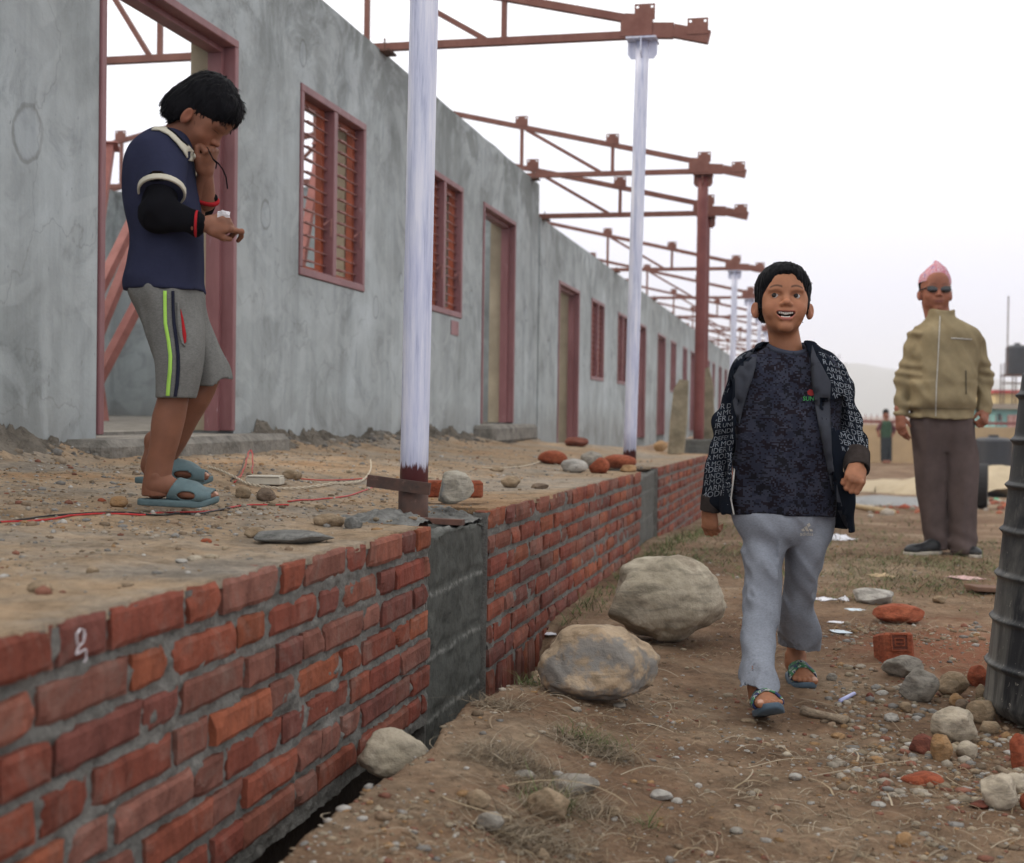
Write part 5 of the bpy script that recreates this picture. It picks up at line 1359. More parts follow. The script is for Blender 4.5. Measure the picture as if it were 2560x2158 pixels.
LR += letter_rows([(1492, 800), (1498, 850), (1500, 900), (1478, 1020), (1436, 1022), (1441, 940), (1458, 880), (1472, 820)], radians(8), 12.5, 15.5, WD, 2)
LR += letter_rows([(1500, 900), (1502, 960), (1497, 1000), (1492, 1040), (1484, 1030), (1482, 960), (1486, 920)], radians(80), 11, 13.5, WD, 3)
LR += letter_rows([(1668, 712), (1712, 726), (1745, 765), (1765, 830), (1776, 890), (1781, 935), (1740, 946), (1722, 930), (1712, 880), (1702, 840), (1700, 785), (1684, 748)], radians(-14), 12.5, 15.5, WD, 4)
B.decal('letter_print', LR, tj, .0022, M['letters'], jk, cell=.5, thick=0)
B.decal('green_lettering', text_polys("SUN'TEX", 1641, 819, 12, bold=.015), tshirt, .002, M['green'], cell=.5, thick=0)
B.decal('red_emblem', [[(1650, 800), (1655, 796), (1661, 797), (1658, 800), (1656, 803), (1660, 806), (1666, 804), (1664, 808), (1657, 809), (1651, 806)]], tshirt, .002, M['redp'], cell=.5, thick=0)
lg = []
for i, (x, hgt) in enumerate(((1640, 6), (1648, 11), (1656, 17))):
    lg.append([(x, 1086), (x + 5.5, 1086), (x + 5.5 - hgt * .45 - 0, 1086 - hgt), (x - hgt * .45 + 0, 1086 - hgt)][:2] + [(x + 5.5 + (-.5) * hgt * .8, 1086 - hgt), (x + (-.5) * hgt * .8 - 0, 1086 - hgt + 3)])
B.decal('emblem_print', lg + text_polys('adidas', 1635, 1095, 11), tpant, .002, M['logo'], cell=.5, thick=0)

# ------------------------------------------------------------------ the boy on the terrace, seen from the side
M['polo'] = mat_cloth('navy_jersey', (0.026, 0.029, 0.056), 0.22, heather=.12)
M['cream'] = mat_cloth('cream_trim', (0.50, 0.47, 0.38), 0.15)
M['black'] = mat_cloth('black_sweater', (0.007, 0.007, 0.009), 0.3)
M['redtrim'] = mat_cloth('red_trim', (0.36, 0.02, 0.025), 0.15)
M['shorts'] = mat_cloth('grey_marl_shorts', (0.165, 0.165, 0.155), 0.2, heather=.35)
M['lime'] = simple('lime_tape', (0.35, 0.62, 0.10), 0.8, 0.1, 40, 0); M['navytape'] = simple('navy_tape', (0.008, 0.010, 0.025), 0.9, 0.2, 40, 0)
M['clog'] = simple('dusty_teal_rubber', (0.095, 0.145, 0.155), 0.65, 0.3, 15, 0.2)
S = Person(350, 1028, 3.5, 'boy in navy polo shirt and grey striped shorts standing sideways on the terrace')
SK = (0.215, 0.092, 0.055)
# head turned to the right of the picture and bowed
Rs = rotz(radians(90 - 4)) @ rotx(radians(43))
hs2 = 1.0
Rs = Rs @ np.diag([.95, .86, .98])
# centre of the ear sits at about (391,232)
ear = S.q(382, 234, -.075); T2 = ear - Rs @ np.array((-.080, .006, -.022)) * hs2
nk2 = (np.linalg.inv(Rs) @ (S.q(338, 318, 0.0) - T2)) / hs2
hd = head_mesh(h=.0022, smile='closed', neck_to=tuple(nk2), nr=.044, skin=SK, jaw=1.05, eyes=False)
parts = [place((hd[0] * hs2, hd[1], hd[2]), Rs, T2)]
# near hand (his right) held out at waist height
hn = hand_mesh([(.35, 1.0, .5), (.85, 1.1, .6), (1.0, 1.15, .6), (1.1, 1.1, .6)], (.8, .35, -.35), .92, h=.0022, side=-1, skin=SK, arm=.03, ar=(.0185, .021))
Wn = S.q(418, 459, -.13); Rn = basis(S.q(460, 456, -.10) - Wn, (-.1, -1, .45)); parts.append(place(hn, Rn, Wn))
# far hand raised to the mouth
hf = hand_mesh([(1.1, 1.2, .7), (1.15, 1.25, .7), (1.2, 1.25, .7), (1.2, 1.2, .7)], (.9, .3, -.3), .98, h=.0022, side=1, skin=SK, arm=.12, ar=(.020, .025), spread=.01)
Wf = S.q(419, 356, .02); Rf = basis(S.q(430, 310, -.005) - Wf, (.93, -.35, -.1)); parts.append(place(hf, Rf, Wf))
# bare legs and feet
fz = lambda x: x
def limb_mesh(prims, lo, hi, h=.005, k=.02):
    g = Grid(lo, hi, h); d = union(g, prims, k); v, f = nets(g, d); cc = np.tile(np.array(SK) * .95, (len(v), 1)) * (1 + .09 * fbm(v[:, 0] * 30, v[:, 1] * 30, v[:, 2] * 30, 3))[:, None]; return v, f, cc
def capq(a, b, ra, rb): return ('cap', tuple(S.q(*a)), tuple(S.q(*b)), ra, rb)
YN, YF = -.06, .085
Ln = 1.0
RN = basis((1, -.03, -.02), (0, 0, 1)); TN = S.q(296, 1014, YN); TN[2] = S.q(296, 1018, YN)[2]
RFf = basis((1, .05, -.04), (0, 0, 1)); TFf = S.q(290, 974, YF + .05)
f1 = foot_mesh(1.0, 1, skin=SK, shin=False); f2 = foot_mesh(1.0, -1, skin=SK, shin=False)
parts += [place(f1, RN, TN), place(f2, RFf, TFf)]
knr = S.rows([(780, 324, 392, YN, .044), (814, 323, 386, YN, .043), (850, 313, 380, YN, .045), (906, 307, 366, YN, .041), (948, 299, 354, YN, .035), (976, 294, 350, YN, .033), (1004, 290, 349, YN, .031), (1014, 290, 349, YN, .030)])
kfr = S.rows([(730, 404, 456, YF, .040), (778, 392, 449, YF, .040), (820, 371, 431, YF, .042), (865, 354, 404, YF + .02, .038), (910, 338, 380, YF + .035, .033), (940, 322, 362, YF + .05, .031), (966, 312, 356, YF + .05, .030)])
parts.append(limb_mesh([('loft', knr)], S.q(270, 1020, YN) - .06, S.q(420, 760, YN) + .07)); parts.append(limb_mesh([('loft', kfr)], S.q(270, 985, YF) - .06, S.q(500, 720, YF) + .13))
parts.append(limb_mesh([capq((421, 412, .056), (419, 352, .02), .027, .021)], S.q(380, 430, -.02) - .03, S.q(460, 330, .10) + .03))
nkp = S.q(338, 325, 0); hip = S.q(345, 600, 0)
V, F, c = weld(parts, [(1, Wn - Rn[:, 0] * .03, [S.q(326, 436, -.150), S.q(338, 330, -.08)], 0, nkp - (0, .03, 0), .02), (2, Wf - Rf[:, 0] * .10, [], 7, S.q(419, 365, .025), .02), (7, S.q(421, 420, .056), [S.q(394, 440, .15), S.q(352, 330, .09)], 0, nkp + (0, .03, 0), .02),
    (5, S.q(352, 780, YN), [hip - (0, .04, 0), nkp - (0, 0, .08)], 0, nkp - (.01, 0, 0), .03), (6, S.q(425, 730, YF), [hip + (0, .04, 0), nkp - (.02, 0, .08)], 0, nkp + (.01, 0, 0), .03), (3, TN + (.035, 0, .09), [], 5, S.q(323, 1004, YN), .02), (4, TFf + (.035, 0, .09), [], 6, S.q(334, 966, YF + .05), .02)])
mesh_obj('body', V, F, M['skin'], S.root, smooth=True, cols=c)
hair_mesh(S, S.root, Rs, T2, hs2, [(('ell', (0, -.128, -.045), (.068, .098, .094)), .008), (('ell', (0, -.04, -.085), (.2, .083, .066)), .008), (('ell', (0, .03, -.150), (.2, .2, .082)), .010), (('ell', (-.088, .000, -.030), (.03, .022, .032)), .006), (('ell', (.088, .000, -.030), (.03, .022, .032)), .006)],
          grow=.008, seed=2., spikes=3000, splen=.016, spread=.40, rough=.003, extra=[{'p': ('ell', (0, .048, -.02), (.066, .066, .060)), 'k': .02}])
# clogs with a side hole
def clogf(D_, X, Y, Z):
    D_ = np.maximum(D_, .058 + .45 * np.clip(Z - .0, 0, .08) * 0 + .30 * np.clip(.06 - Z, -1, 1) * 0 - X + .55 * np.clip(Z, 0, .09)); D_ = np.maximum(D_, X - .178)
    hole = np.sqrt(((X - .118) / .024) ** 2 + ((Z - .012) / .011) ** 2) - 1; return np.maximum(D_, -hole * .012)
def clog(Rm, Tm, side):
    return slide(S, S.root, Rm, Tm, 1.0, side, M['clog'], clogf)
clog(RN, TN, 1); clog(RFf, TFf, -1)
# shorts
nl = S.rows([(575, 262, 414, 0.0, .125), (600, 265, 415, 0.0, .128), (642, 288, 417, -.02, .105), (684, 304, 419, -.045, .082), (739, 319, 418, YN, .072), (795, 323, 407, YN, .068), (814, 323, 401, YN, .068)])
fl = S.rows([(600, 300, 418, .04, .09), (645, 330, 426, .06, .08), (690, 362, 446, .075, .072), (739, 390, 466, YF, .068), (772, 398, 474, YF, .066)])
G = Grid(S.q(240, 822, -.16) - .02, S.q(500, 570, .2) + .03, .0048); PP = G.pts()
def hol(rows, d=.010):
    return d_loft(PP, rows, 2.2, cap=False)
DS = smin(hol(nl), hol(fl), .012)
DS = (DS + .0035 * np.sin(PP[0] * 95 + 3 * np.sin(PP[2] * 12)) * smooth01((PP[2] - S.q(300, 800, 0)[2]) / .25)).astype(np.float32)
rbN, rbF = min(r_[0] for r_ in nl), min(r_[0] for r_ in fl); zt2_ = S.q(300, 580, 0)[2]
def hems(D):
    sm_ = smooth01((PP[1] + .005) / .05); rb_ = rbN * (1 - sm_) + (rbF - .12 * (PP[0] - S.q(445, 770, .08)[0])) * sm_; return np.maximum(np.maximum(np.maximum(D, rb_ - PP[2]), PP[2] - zt2_), -np.maximum(D + .008, PP[2] - rb_ - .06))
o, shv, shf = garment('shorts', G, DS, M['shorts'], S.root, amp=.0055, seed=11., sx=14, sz=3, post=hems)
tsh = bvh((shv, shf)); so = o
def strip(pts, wd):
    L_ = []; R_ = []
    for (u, v, w_) in pts: L_.append((u - w_ / 2, v)); R_.append((u + w_ / 2, v))
    return L_ + R_[::-1]
cvt = lambda cx, cy: ((220 + cx / 2.939) * .8176, (700 + cy / 2.939) * .8176)
st = [(565, 80, 26), (566, 200, 26), (568, 320, 26), (590, 440, 26), (605, 560, 27), (602, 660, 28), (592, 760, 28), (585, 852, 27)]
S.decal('lime_stripe', [strip([(*cvt(a, b), w_ / 2.939 * .8176) for a, b, w_ in st], 0)], tsh, .003, M['lime'], so, thick=.001)
st = [(624, 80, 24), (625, 200, 24), (632, 320, 26), (650, 440, 27), (662, 560, 27), (662, 660, 28), (655, 760, 28), (640, 858, 26)]
S.decal('navy_stripe', [strip([(*cvt(a, b), w_ / 2.939 * .8176) for a, b, w_ in st], 0)], tsh, .003, M['navytape'], so, thick=.001)
S.decal('pocket_lining', [[cvt(*p) for p in ((680, 210), (700, 280), (722, 400), (722, 455), (705, 475), (690, 400), (682, 300))]], tsh, .003, M['redtrim'], so, thick=.001)
S.decal('pocket_edge', [[cvt(*p) for p in ((655, 165), (668, 168), (684, 300), (692, 400), (706, 470), (720, 478), (712, 492), (690, 470), (668, 400), (655, 300))]], tsh, .004, M['shorts'], so, thick=.004)
# polo shirt
tr = S.rows([(268, 322, 372, .0, .058), (282, 298, 392, .0, .085), (300, 281, 399, .0, .115), (325, 268, 396, .0, .128), (370, 258, 399, .0, .130), (432, 260, 409, .0, .128), (488, 269, 414, .0, .125), (543, 265, 414, .0, .128), (590, 260, 417, .0, .132), (598, 262, 420, 0, .132)])
G = Grid(S.q(230, 606, -.17) - .01, S.q(450, 255, .18) + .03, .0048); PP = G.pts()
DT = d_loft(PP, tr, 2.2).astype(np.float32)
add(G, DT, capq((340, 250, 0), (352, 300, 0), .052, .05), .01, True)
slv = [capq((338, 316, -.080), (331, 376, -.132), .056, .060)]; slf = [capq((350, 315, .095), (362, 380, .14), .048, .050)]
add(G, DT, slf[0], .02)
A0, A1 = S.q(338, 318, -.082), S.q(330.5, 394, -.143); L_a = np.linalg.norm(A1 - A0); n_a = (A1 - A0) / L_a
arm_ = d_cap(PP, A0, A1 + n_a * .05, .060, .0565); ta_ = (PP[0] - A0[0]) * n_a[0] + (PP[1] - A0[1]) * n_a[1] + (PP[2] - A0[2]) * n_a[2]
DT = smin(DT, np.maximum(arm_, ta_ - L_a), .014).astype(np.float32)
a0 = S.q(331, 378, -.150); d0 = (S.q(331, 378, -.150) - S.q(335, 315, -.095)); d0 /= np.linalg.norm(d0)
o, tv, tf_ = garment('polo_shirt', G, DT, M['polo'], S.root, amp=.0035, seed=14., sx=8, sz=4, tilt=.5)
po = o; tpo = bvh((tv, tf_))
def ringtube(name, c0, ax, rx, ry, th, mat, parent, up=(0, 0, 1), arc=(0, 2 * pi), n=32, flat=1.0):
    ax = Vector(ax).normalized(); x = ax.cross(Vector(up)).normalized(); y = ax.cross(x)
    pts = [Vector(c0) + x * rx * cos(arc[0] + (arc[1] - arc[0]) * i / n) + y * ry * sin(arc[0] + (arc[1] - arc[0]) * i / n) for i in range(n + 1)]
    mb = MB(); mb.tube(pts, th, 8, caps=False); return mb.build(name, mat, parent, smooth=True)
# sleeve hem band as a short cuff shell
def cuffshell(name, a, b, ra, rb, mat, parent, th=.005, h=.0034, open_end=True):
    a, b = np.array(a), np.array(b); g = Grid(np.minimum(a, b) - max(ra, rb) - .02, np.maximum(a, b) + max(ra, rb) + .02, h); pp = g.pts(); L = np.linalg.norm(b - a); n_ = (b - a) / L
    t_ = (pp[0] - a[0]) * n_[0] + (pp[1] - a[1]) * n_[1] + (pp[2] - a[2]) * n_[2]; rr = np.sqrt(np.maximum((pp[0] - a[0]) ** 2 + (pp[1] - a[1]) ** 2 + (pp[2] - a[2]) ** 2 - t_ ** 2, 0)); r_ = ra + (rb - ra) * t_ / L
    d = np.maximum(np.maximum(rr - r_, r_ - th - rr), np.maximum(-t_, t_ - L)); v_, f_ = nets(g, d.astype(np.float32)); return mesh_obj(name, relax(v_, f_, 1), f_, mat, parent, smooth=True)
cuffshell('sleeve_band', A1 - n_a * .013, A1 + n_a * .003, .0606, .0600, M['cream'], po, th=.0065, h=.0022)
tneck = bvh((tv, tf_), (V, F))
c5 = lambda cx, cy: ((220 + cx / 2.939) * .8176, (120 + cy / 2.939) * .8176)
S.decal('collar', [[c5(*q_) for q_ in ((425, 612), (430, 600), (520, 603), (590, 635), (650, 695), (705, 765), (742, 830), (772, 834), (790, 800), (776, 760), (740, 720), (690, 678), (640, 628), (585, 588), (500, 560), (450, 575), (420, 598))]], tneck, .012, M['cream'], po, cell=.008, thick=.004, maxe=.05)
S.decal('undershirt_collar', [[c5(*q_) for q_ in ((450, 573), (500, 556), (585, 584), (640, 624), (690, 674), (730, 712), (735, 722), (690, 682), (640, 632), (585, 592), (500, 564))]], tneck, .019, M['black'], po, cell=.008, thick=.004, maxe=.05)
# black long sleeves of the sweater worn underneath
G = Grid(S.q(280, 480, -.24) - .02, S.q(460, 340, .22) + .03, .0046); D5 = G.empty()
for p in (capq((330.5, 400, -.134), (323, 436, -.155), .044, .046), capq((323, 436, -.160), (400, 458, -.140), .045, .032)): add(G, D5, p, .016)
o1, v1, f1_ = garment('sweater_sleeve', G, D5, M['black'], S.root, amp=.006, seed=21., sx=16, sz=14)
G = Grid(S.q(330, 480, -.02) - .02, S.q(480, 330, .24) + .03, .0046); D5 = G.empty()
for p in (capq((362, 375, .148), (392, 440, .150), .042, .040), capq((394, 442, .150), (422, 410, .055), .038, .030)): add(G, D5, p, .016)
o2, v1, f1_ = garment('sweater_sleeve', G, D5, M['black'], S.root, amp=.005, seed=22., sx=16, sz=14)
cuffshell('red_cuff', S.q(399, 457.5, -.140), S.q(405, 458, -.139), .0360, .0345, M['redtrim'], o1, th=.010)
cuffshell('red_cuff', S.q(421, 411, .058), S.q(422.5, 404, .053), .036, .036, M['redtrim'], o2, th=.012)
# bare far forearm between cuff and wrist

# the wire he bites and the white thing in his hand
wr = empty('wire', S.W, YAW, 'short black wire held between the terrace boy\'s teeth and his raised fist', 'wire')
mb = MB(); mb.tube([tuple(S.q(*p)) for p in ((414, 297, -.01), (424, 303, -.03), (436, 326, -.045), (446, 334, -.05), (455, 346, -.05), (462, 362, -.05), (465, 386, -.05))], .0019, 6)
mb.build('strand', M['black'], wr, smooth=True); 
mb = MB(); mb.tube([tuple(S.q(*p)) for p in ((436, 326, -.04), (443, 334, -.045), (441, 345, -.045))], .0019, 6); mb.build('strand', M['black'], wr, smooth=True)
M['whitecloth'] = simple('white_scrap', (0.72, 0.70, 0.72), 0.8, 0.1, 40, 0.2)
hv = heap(0, 0, .020, .016, .022, lambda x, y: 0 * x, M['whitecloth'], 'small white scrap pinched in the terrace boy\'s lowered hand', 'scrap', 'paper_scrap', 20, .3)
pw = S.W + Matrix.Rotation(YAW, 3, 'Z') @ Vector(S.q(457, 437, -.135)); hv.location = pw; hv.rotation_euler = (radians(60), 0, YAW); hv.scale = (.8, .55, .5)

# ------------------------------------------------------------------ the man
M['khaki'] = mat_cloth('khaki_jacket', (0.245, 0.198, 0.118), 0.25)
M['brownpants'] = mat_cloth('brown_grey_trousers', (0.098, 0.074, 0.070), 0.28)
M['topi'] = None
def mat_topi():
    t = NT('pink_patterned_cap', 0.9, 0.1); v = t.n('ShaderNodeTexVoronoi'); v.inputs['Scale'].default_value = 60; t.l(t.tc.outputs['Object'], v.inputs['Vector'])
    n = t.noise(42, 2); c = t.ramp(n, [(0.40, (0.50, 0.30, 0.33)), (0.48, (0.42, 0.12, 0.17)), (0.55, (0.55, 0.42, 0.45)), (0.62, (0.24, 0.12, 0.25))], 'CONSTANT'); t.color(c); return t.m
M['topi'] = mat_topi(); M['glass'] = simple('dark_lenses', (0.01, 0.009, 0.009), 0.1, 0.1, 40, 0, spec=0.6)
M['shoe'] = simple('black_trainers', (0.015, 0.016, 0.018), 0.45, 0.3, 30, 0.1); M['shoesole'] = simple('pale_sole', (0.42, 0.38, 0.32), 0.8, 0.2, 30, 0)
Mn = Person(1940, 1134, 7.93, 'man in khaki zip jacket, sunglasses and pink peaked cap standing on the path')
SK2 = (0.25, 0.098, 0.060)
Rm = rotz(radians(-4)) @ rotx(radians(-2)); hs3 = 1.12; Rm = Rm @ np.diag([1.09, 1.0, 1.12])
T3 = Mn.q(1918, 592, -.05) - Rm @ np.array((0, -.067, -.003)) * hs3
nk3 = (np.linalg.inv(Rm) @ (Mn.q(1922, 665, .01) - T3)) / hs3
hd = head_mesh(h=.0036, smile='closed', neck_to=tuple(nk3), nr=.059, skin=SK2, jaw=1.3, eyes=False, brow=.6)
hd2 = (hd[0] * hs3, hd[1], hd[2])
parts = [place(hd2, Rm, T3)]
hm = hand_mesh([(.25, .35, .2), (.3, .4, .2), (.35, .5, .3), (.4, .5, .3)], (.8, .5, -.3), 1.02, h=.0034, side=1, skin=SK2, spread=.06)
W_ = Mn.q(1838, 852, -.02); parts.append(place(hm, basis(Mn.q(1846, 900, -.06) - W_, (-.8, -.6, 0)), W_))
hm = hand_mesh([(.9, 1.3, .7), (1., 1.3, .7), (1.05, 1.3, .7), (1.1, 1.3, .7)], (.75, .45, -.5), 1.08, h=.0034, side=-1, skin=SK2, spread=.02)
W_ = Mn.q(2014, 842, -.02); parts.append(place(hm, basis(Mn.q(2008, 880, -.10) - W_, (.5, -.85, 0)), W_))
nkp = Mn.q(1922, 668, .01)
V, F, c = weld(parts, [(1, Mn.q(1839, 835, -.02), [Mn.q(1848, 775, .02), Mn.q(1880, 705, 0)], 0, nkp - (.04, 0, 0), .03), (2, Mn.q(2013, 826, -.02), [Mn.q(2010, 770, .03), Mn.q(1985, 705, 0)], 0, nkp + (.04, 0, 0), .03)])
mesh_obj('body', V, F, M['skin'], Mn.root, smooth=True, cols=c)
# short grey-black hair band below the cap
hair_mesh(Mn, Mn.root, Rm, T3, hs3 * .96, [(('ell', (0, -.118, -.035), (.2, .112, .2)), .006), (('ell', (0, .02, -.14), (.2, .2, .085)), .008)], grow=.005, seed=4., spikes=0, h=.005)
# cap: a peaked cloth topi
cv = []; cf = []
rowsC = [(0.034, .079, .095), (0.060, .077, .087), (0.080, .069, .080), (0.100, .053, .066), (0.118, .034, .050), (0.132, .018, .034), (0.137, .004, .02)]
nC = 24
for i, (z, rx, ry) in enumerate(rowsC):
    for j in range(nC): a = 2 * pi * j / nC; p = np.array((rx * cos(a) - .004 * (i > 3), ry * sin(a) + .012, z + .006 * sin(a * 2) * (i < 2) + (.010 * cos(a) * (i >= 3)))); cv.append(Rm @ p * hs3 + T3)
for i in range(len(rowsC) - 1):
    for j in range(nC): a = i * nC + j; b = i * nC + (j + 1) % nC; cf.append((a, b, b + nC, a + nC))
cf.append(tuple(range((len(rowsC) - 1) * nC, len(rowsC) * nC)))
mesh_obj('cap', cv, cf, M['topi'], Mn.root, smooth=True)
gl = MB()
for x in (-1, 1):
    bm = bmesh.new(); bmesh.ops.create_uvsphere(bm, u_segments=16, v_segments=10, radius=1)
    for v in bm.verts: p = np.array((v.co.x * .0270 + x * .0315, v.co.y * .006 - .083 + abs(v.co.x * x + .3) * .0, v.co.z * .0165 - .003)); v.co = Rm @ p * hs3 + T3
    gl.bm(bm); gl.bar(Rm @ np.array((x * .058, -.076, .005)) * hs3 + T3, Rm @ np.array((x * .080, .0, -.002)) * hs3 + T3, .003, .006)
gl.bar(Rm @ np.array((-.058, -.084, .009)) * hs3 + T3, Rm @ np.array((.058, -.084, .009)) * hs3 + T3, .004, .004)
gl.build('sunglasses', M['glass'], Mn.root, smooth=False)
# trousers
G = Grid(Mn.q(1850, 1136, -.2) - .02, Mn.q(2030, 840, .25) + .03, .0085); PP = G.pts()
tl = Mn.rows([(840, 1863, 1930, 0.02, .118), (880, 1862, 1934, 0.02, .120), (952, 1871, 1930, 0.04, .110), (1026, 1877, 1932, .06, .095), (1080, 1888, 1936, .06, .088), (1122, 1894, 1938, .05, .095)])
tr_ = Mn.rows([(840, 1920, 1985, 0, .118), (880, 1924, 1989, 0, .120), (952, 1931, 1996, 0, .118), (1026, 1938, 1994, -.02, .104), (1080, 1941, 1993, -.03, .098), (1131, 1942, 1994, -.04, .102)])
DD = smin(smin(d_loft(PP, tl, 2.3), d_loft(PP, tr_, 2.3), .008), d_loft(PP, Mn.rows([(838, 1863, 1985, 0, .120), (880, 1864, 1986, 0, .115), (925, 1890, 1965, 0, .07)]), 2.4), .02)
DD = (DD + .005 * np.sin(PP[2] * 60 + 4 * PP[0] * 8) * smooth01((Mn.q(1900, 1060, 0)[2] - PP[2]) / .15) + .003 * np.sin(PP[0] * 75 + np.sin(PP[2] * 6))).astype(np.float32)
garment('trousers', G, DD, M['brownpants'], Mn.root, amp=.006, seed=31., sx=9, sz=2.5)
# jacket
G = Grid(Mn.q(1810, 862, -.2) - .03, Mn.q(2050, 628, .25) + .05, .0078); PP = G.pts()
jt = Mn.rows([(633, 1898, 1948, .0, .076), (650, 1893, 1952, .0, .082), (660, 1884, 1968, .0, .10), (672, 1868, 1990, .0, .120), (715, 1862, 1992, .0, .140), (780, 1856, 1990, -.01, .155), (828, 1856, 1988, -.01, .158), (838, 1860, 1985, -.005, .148), (856, 1859, 1986, -.005, .148)])
DD = d_loft(PP, jt, 2.4).astype(np.float32)
for a, b, ra, rb in (((1876, 697, 0), (1848, 775, .02), .066, .052), ((1848, 775, .02), (1841, 846, -.01), .052, .042), ((1990, 698, 0), (2010, 770, .03), .066, .053), ((2010, 770, .03), (2012, 836, -.01), .053, .043)):
    add(G, DD, ('cap', tuple(Mn.q(*a)), tuple(Mn.q(*b)), ra, rb), .028)
DD += (.0055 * np.sin(PP[2] * 80 + PP[0] * 22 + 2 * np.sin(PP[2] * 23)) * (np.abs(PP[0] + .03) > .19) + .003 * np.sin(PP[2] * 45 + 14 * np.abs(PP[0] + .05)) * (PP[2] < Mn.q(1900, 780, 0)[2])).astype(np.float32)
add(G, DD, ('cap', tuple(Mn.q(1922, 620, 0)), tuple(Mn.q(1920, 650, 0)), .066, .060), .005, True)
o, mv, mf = garment('jacket', G, DD, M['khaki'], Mn.root, amp=.007, seed=33., sx=10, sz=5, tilt=.6); tm = bvh((mv, mf)); mj = o
M['seam'] = simple('dark_seam', (0.08, 0.065, 0.04), 0.9, 0.2, 40, 0)
Mn.decal('zip', [[(1920.5, 646), (1922.5, 646), (1918, 740), (1915, 790), (1913.5, 851), (1911.5, 851), (1913, 790), (1916, 740)]], tm, .004, M['zip'], mj, thick=.002, cell=.03)
Mn.decal('chest_pocket', [[(1944, 690), (1986, 693), (1986, 695), (1944, 692.5)]], tm, .004, M['zip'], mj, thick=.002, cell=.03)
Mn.decal('welt_pocket', [[(1973, 757), (1976, 757), (1976, 806), (1974, 806)]], tm, .004, M['seam'], mj, thick=.002, cell=.03)
Mn.decal('hem_seam', [[(1860, 834), (1984, 836), (1984, 837), (1860, 835)]], tm, .003, M['seam'], mj, thick=.001, cell=.03)
# shoes
def shoe(Pn, heel, d, L):
    g = Grid((-.03, -.06, -.01), (L + .03, .06, .12), .005); pp = g.pts(); D_ = g.empty()
    for p in (('ell', (.05, 0, .045), (.062, .042, .048)), ('cap', (.06, 0, .042), (L - .055, 0, .030), .040, .028), ('ell', (L - .055, 0, .028), (.055, .044, .030))): add(g, D_, p, .025)
    D_ = np.maximum(D_, .018 - pp[2]); v_, f_ = nets(g, D_.astype(np.float32)); Rb = basis(d, (0, 0, 1)); s_ = mesh_obj('shoe', v_ @ Rb.T + heel, f_, M['shoe'], Pn.root, smooth=True)
    q_ = ((np.abs((pp[0] - L / 2) / (L / 2 + .004)) ** 3 + np.abs(pp[1] / .046) ** 3) ** (1 / 3) - 1) * .045; q_ = np.maximum(q_, np.abs(pp[2] - .009) - .011); v_, f_ = nets(g, (q_ + 0 * pp[0]).astype(np.float32)); mesh_obj('sole', v_ @ Rb.T + heel, f_, M['shoesole'], s_, smooth=True)
h0 = Mn.q(1922, 1118, .02); h0[2] = -Mn.W.z + .0; shoe(Mn, h0, (-.85, -.4, 0), .27)
h0 = Mn.q(1962, 1125, .10); h0[2] = -Mn.W.z - .005; shoe(Mn, h0, (.05, -1, 0), .27)

# ------------------------------------------------------------------ far man by the yellow wall
M['greenvest'] = mat_cloth('green_vest', (0.035, 0.075, 0.045), .3); M['darkpants'] = mat_cloth('dark_trousers', (0.028, 0.035, 0.04), .3); M['plum'] = mat_cloth('plum_sleeves', (0.11, 0.035, 0.045), .3)
Fm = Person(1811, 946, 40.0, 'distant man in green vest with hands on hips beside the yellow boundary wall')
def fq(u, v, y=0): return tuple(Fm.q(u, v, y))
def gsimple(name, prims, mat, h=.02, k=.03, cols=None):
    bb = np.array([bbox(p) for p in prims]); g = Grid(bb[:, 0].min(0) - .06, bb[:, 1].max(0) + .06, h); v_, f_ = nets(g, union(g, prims, k)); mesh_obj(name, v_, f_, mat, Fm.root, smooth=True, cols=np.tile(np.array(SK2), (len(v_), 1)))
gsimple('body', [('ell', fq(1811, 848), (.085, .10, .12)), ('cap', fq(1811, 855), fq(1811, 866), .06, .07), ('cap', fq(1794, 878), fq(1797, 892, -.05), .045, .04), ('cap', fq(1826, 885), fq(1822, 893, -.05), .045, .04), ('ell', fq(1808, 944, -.08), (.06, .13, .05)), ('ell', fq(1816, 944, -.08), (.06, .13, .05)), ('cap', fq(1811, 866), fq(1811, 900), .1, .1)], M['skin'])
gsimple('hair', [('ell', tuple(np.array(fq(1811, 845)) + (0, .02, .03)), (.095, .11, .11))], M['hair'])
gsimple('vest', [('cap', fq(1808, 868), fq(1808, 893), .13, .12), ('cap', fq(1814, 868), fq(1814, 893), .13, .12)], M['greenvest'])
gsimple('sleeve', [('cap', fq(1803, 866), fq(1794, 878), .075, .06)], M['plum']); gsimple('sleeve', [('cap', fq(1819, 866), fq(1828, 877), .075, .06), ('cap', fq(1828, 877), fq(1826, 886), .06, .05)], M['plum'])
gsimple('trousers', [('cap', fq(1808, 895), fq(1806, 940), .12, .09), ('cap', fq(1815, 895), fq(1817, 940), .12, .09)], M['darkpants'])
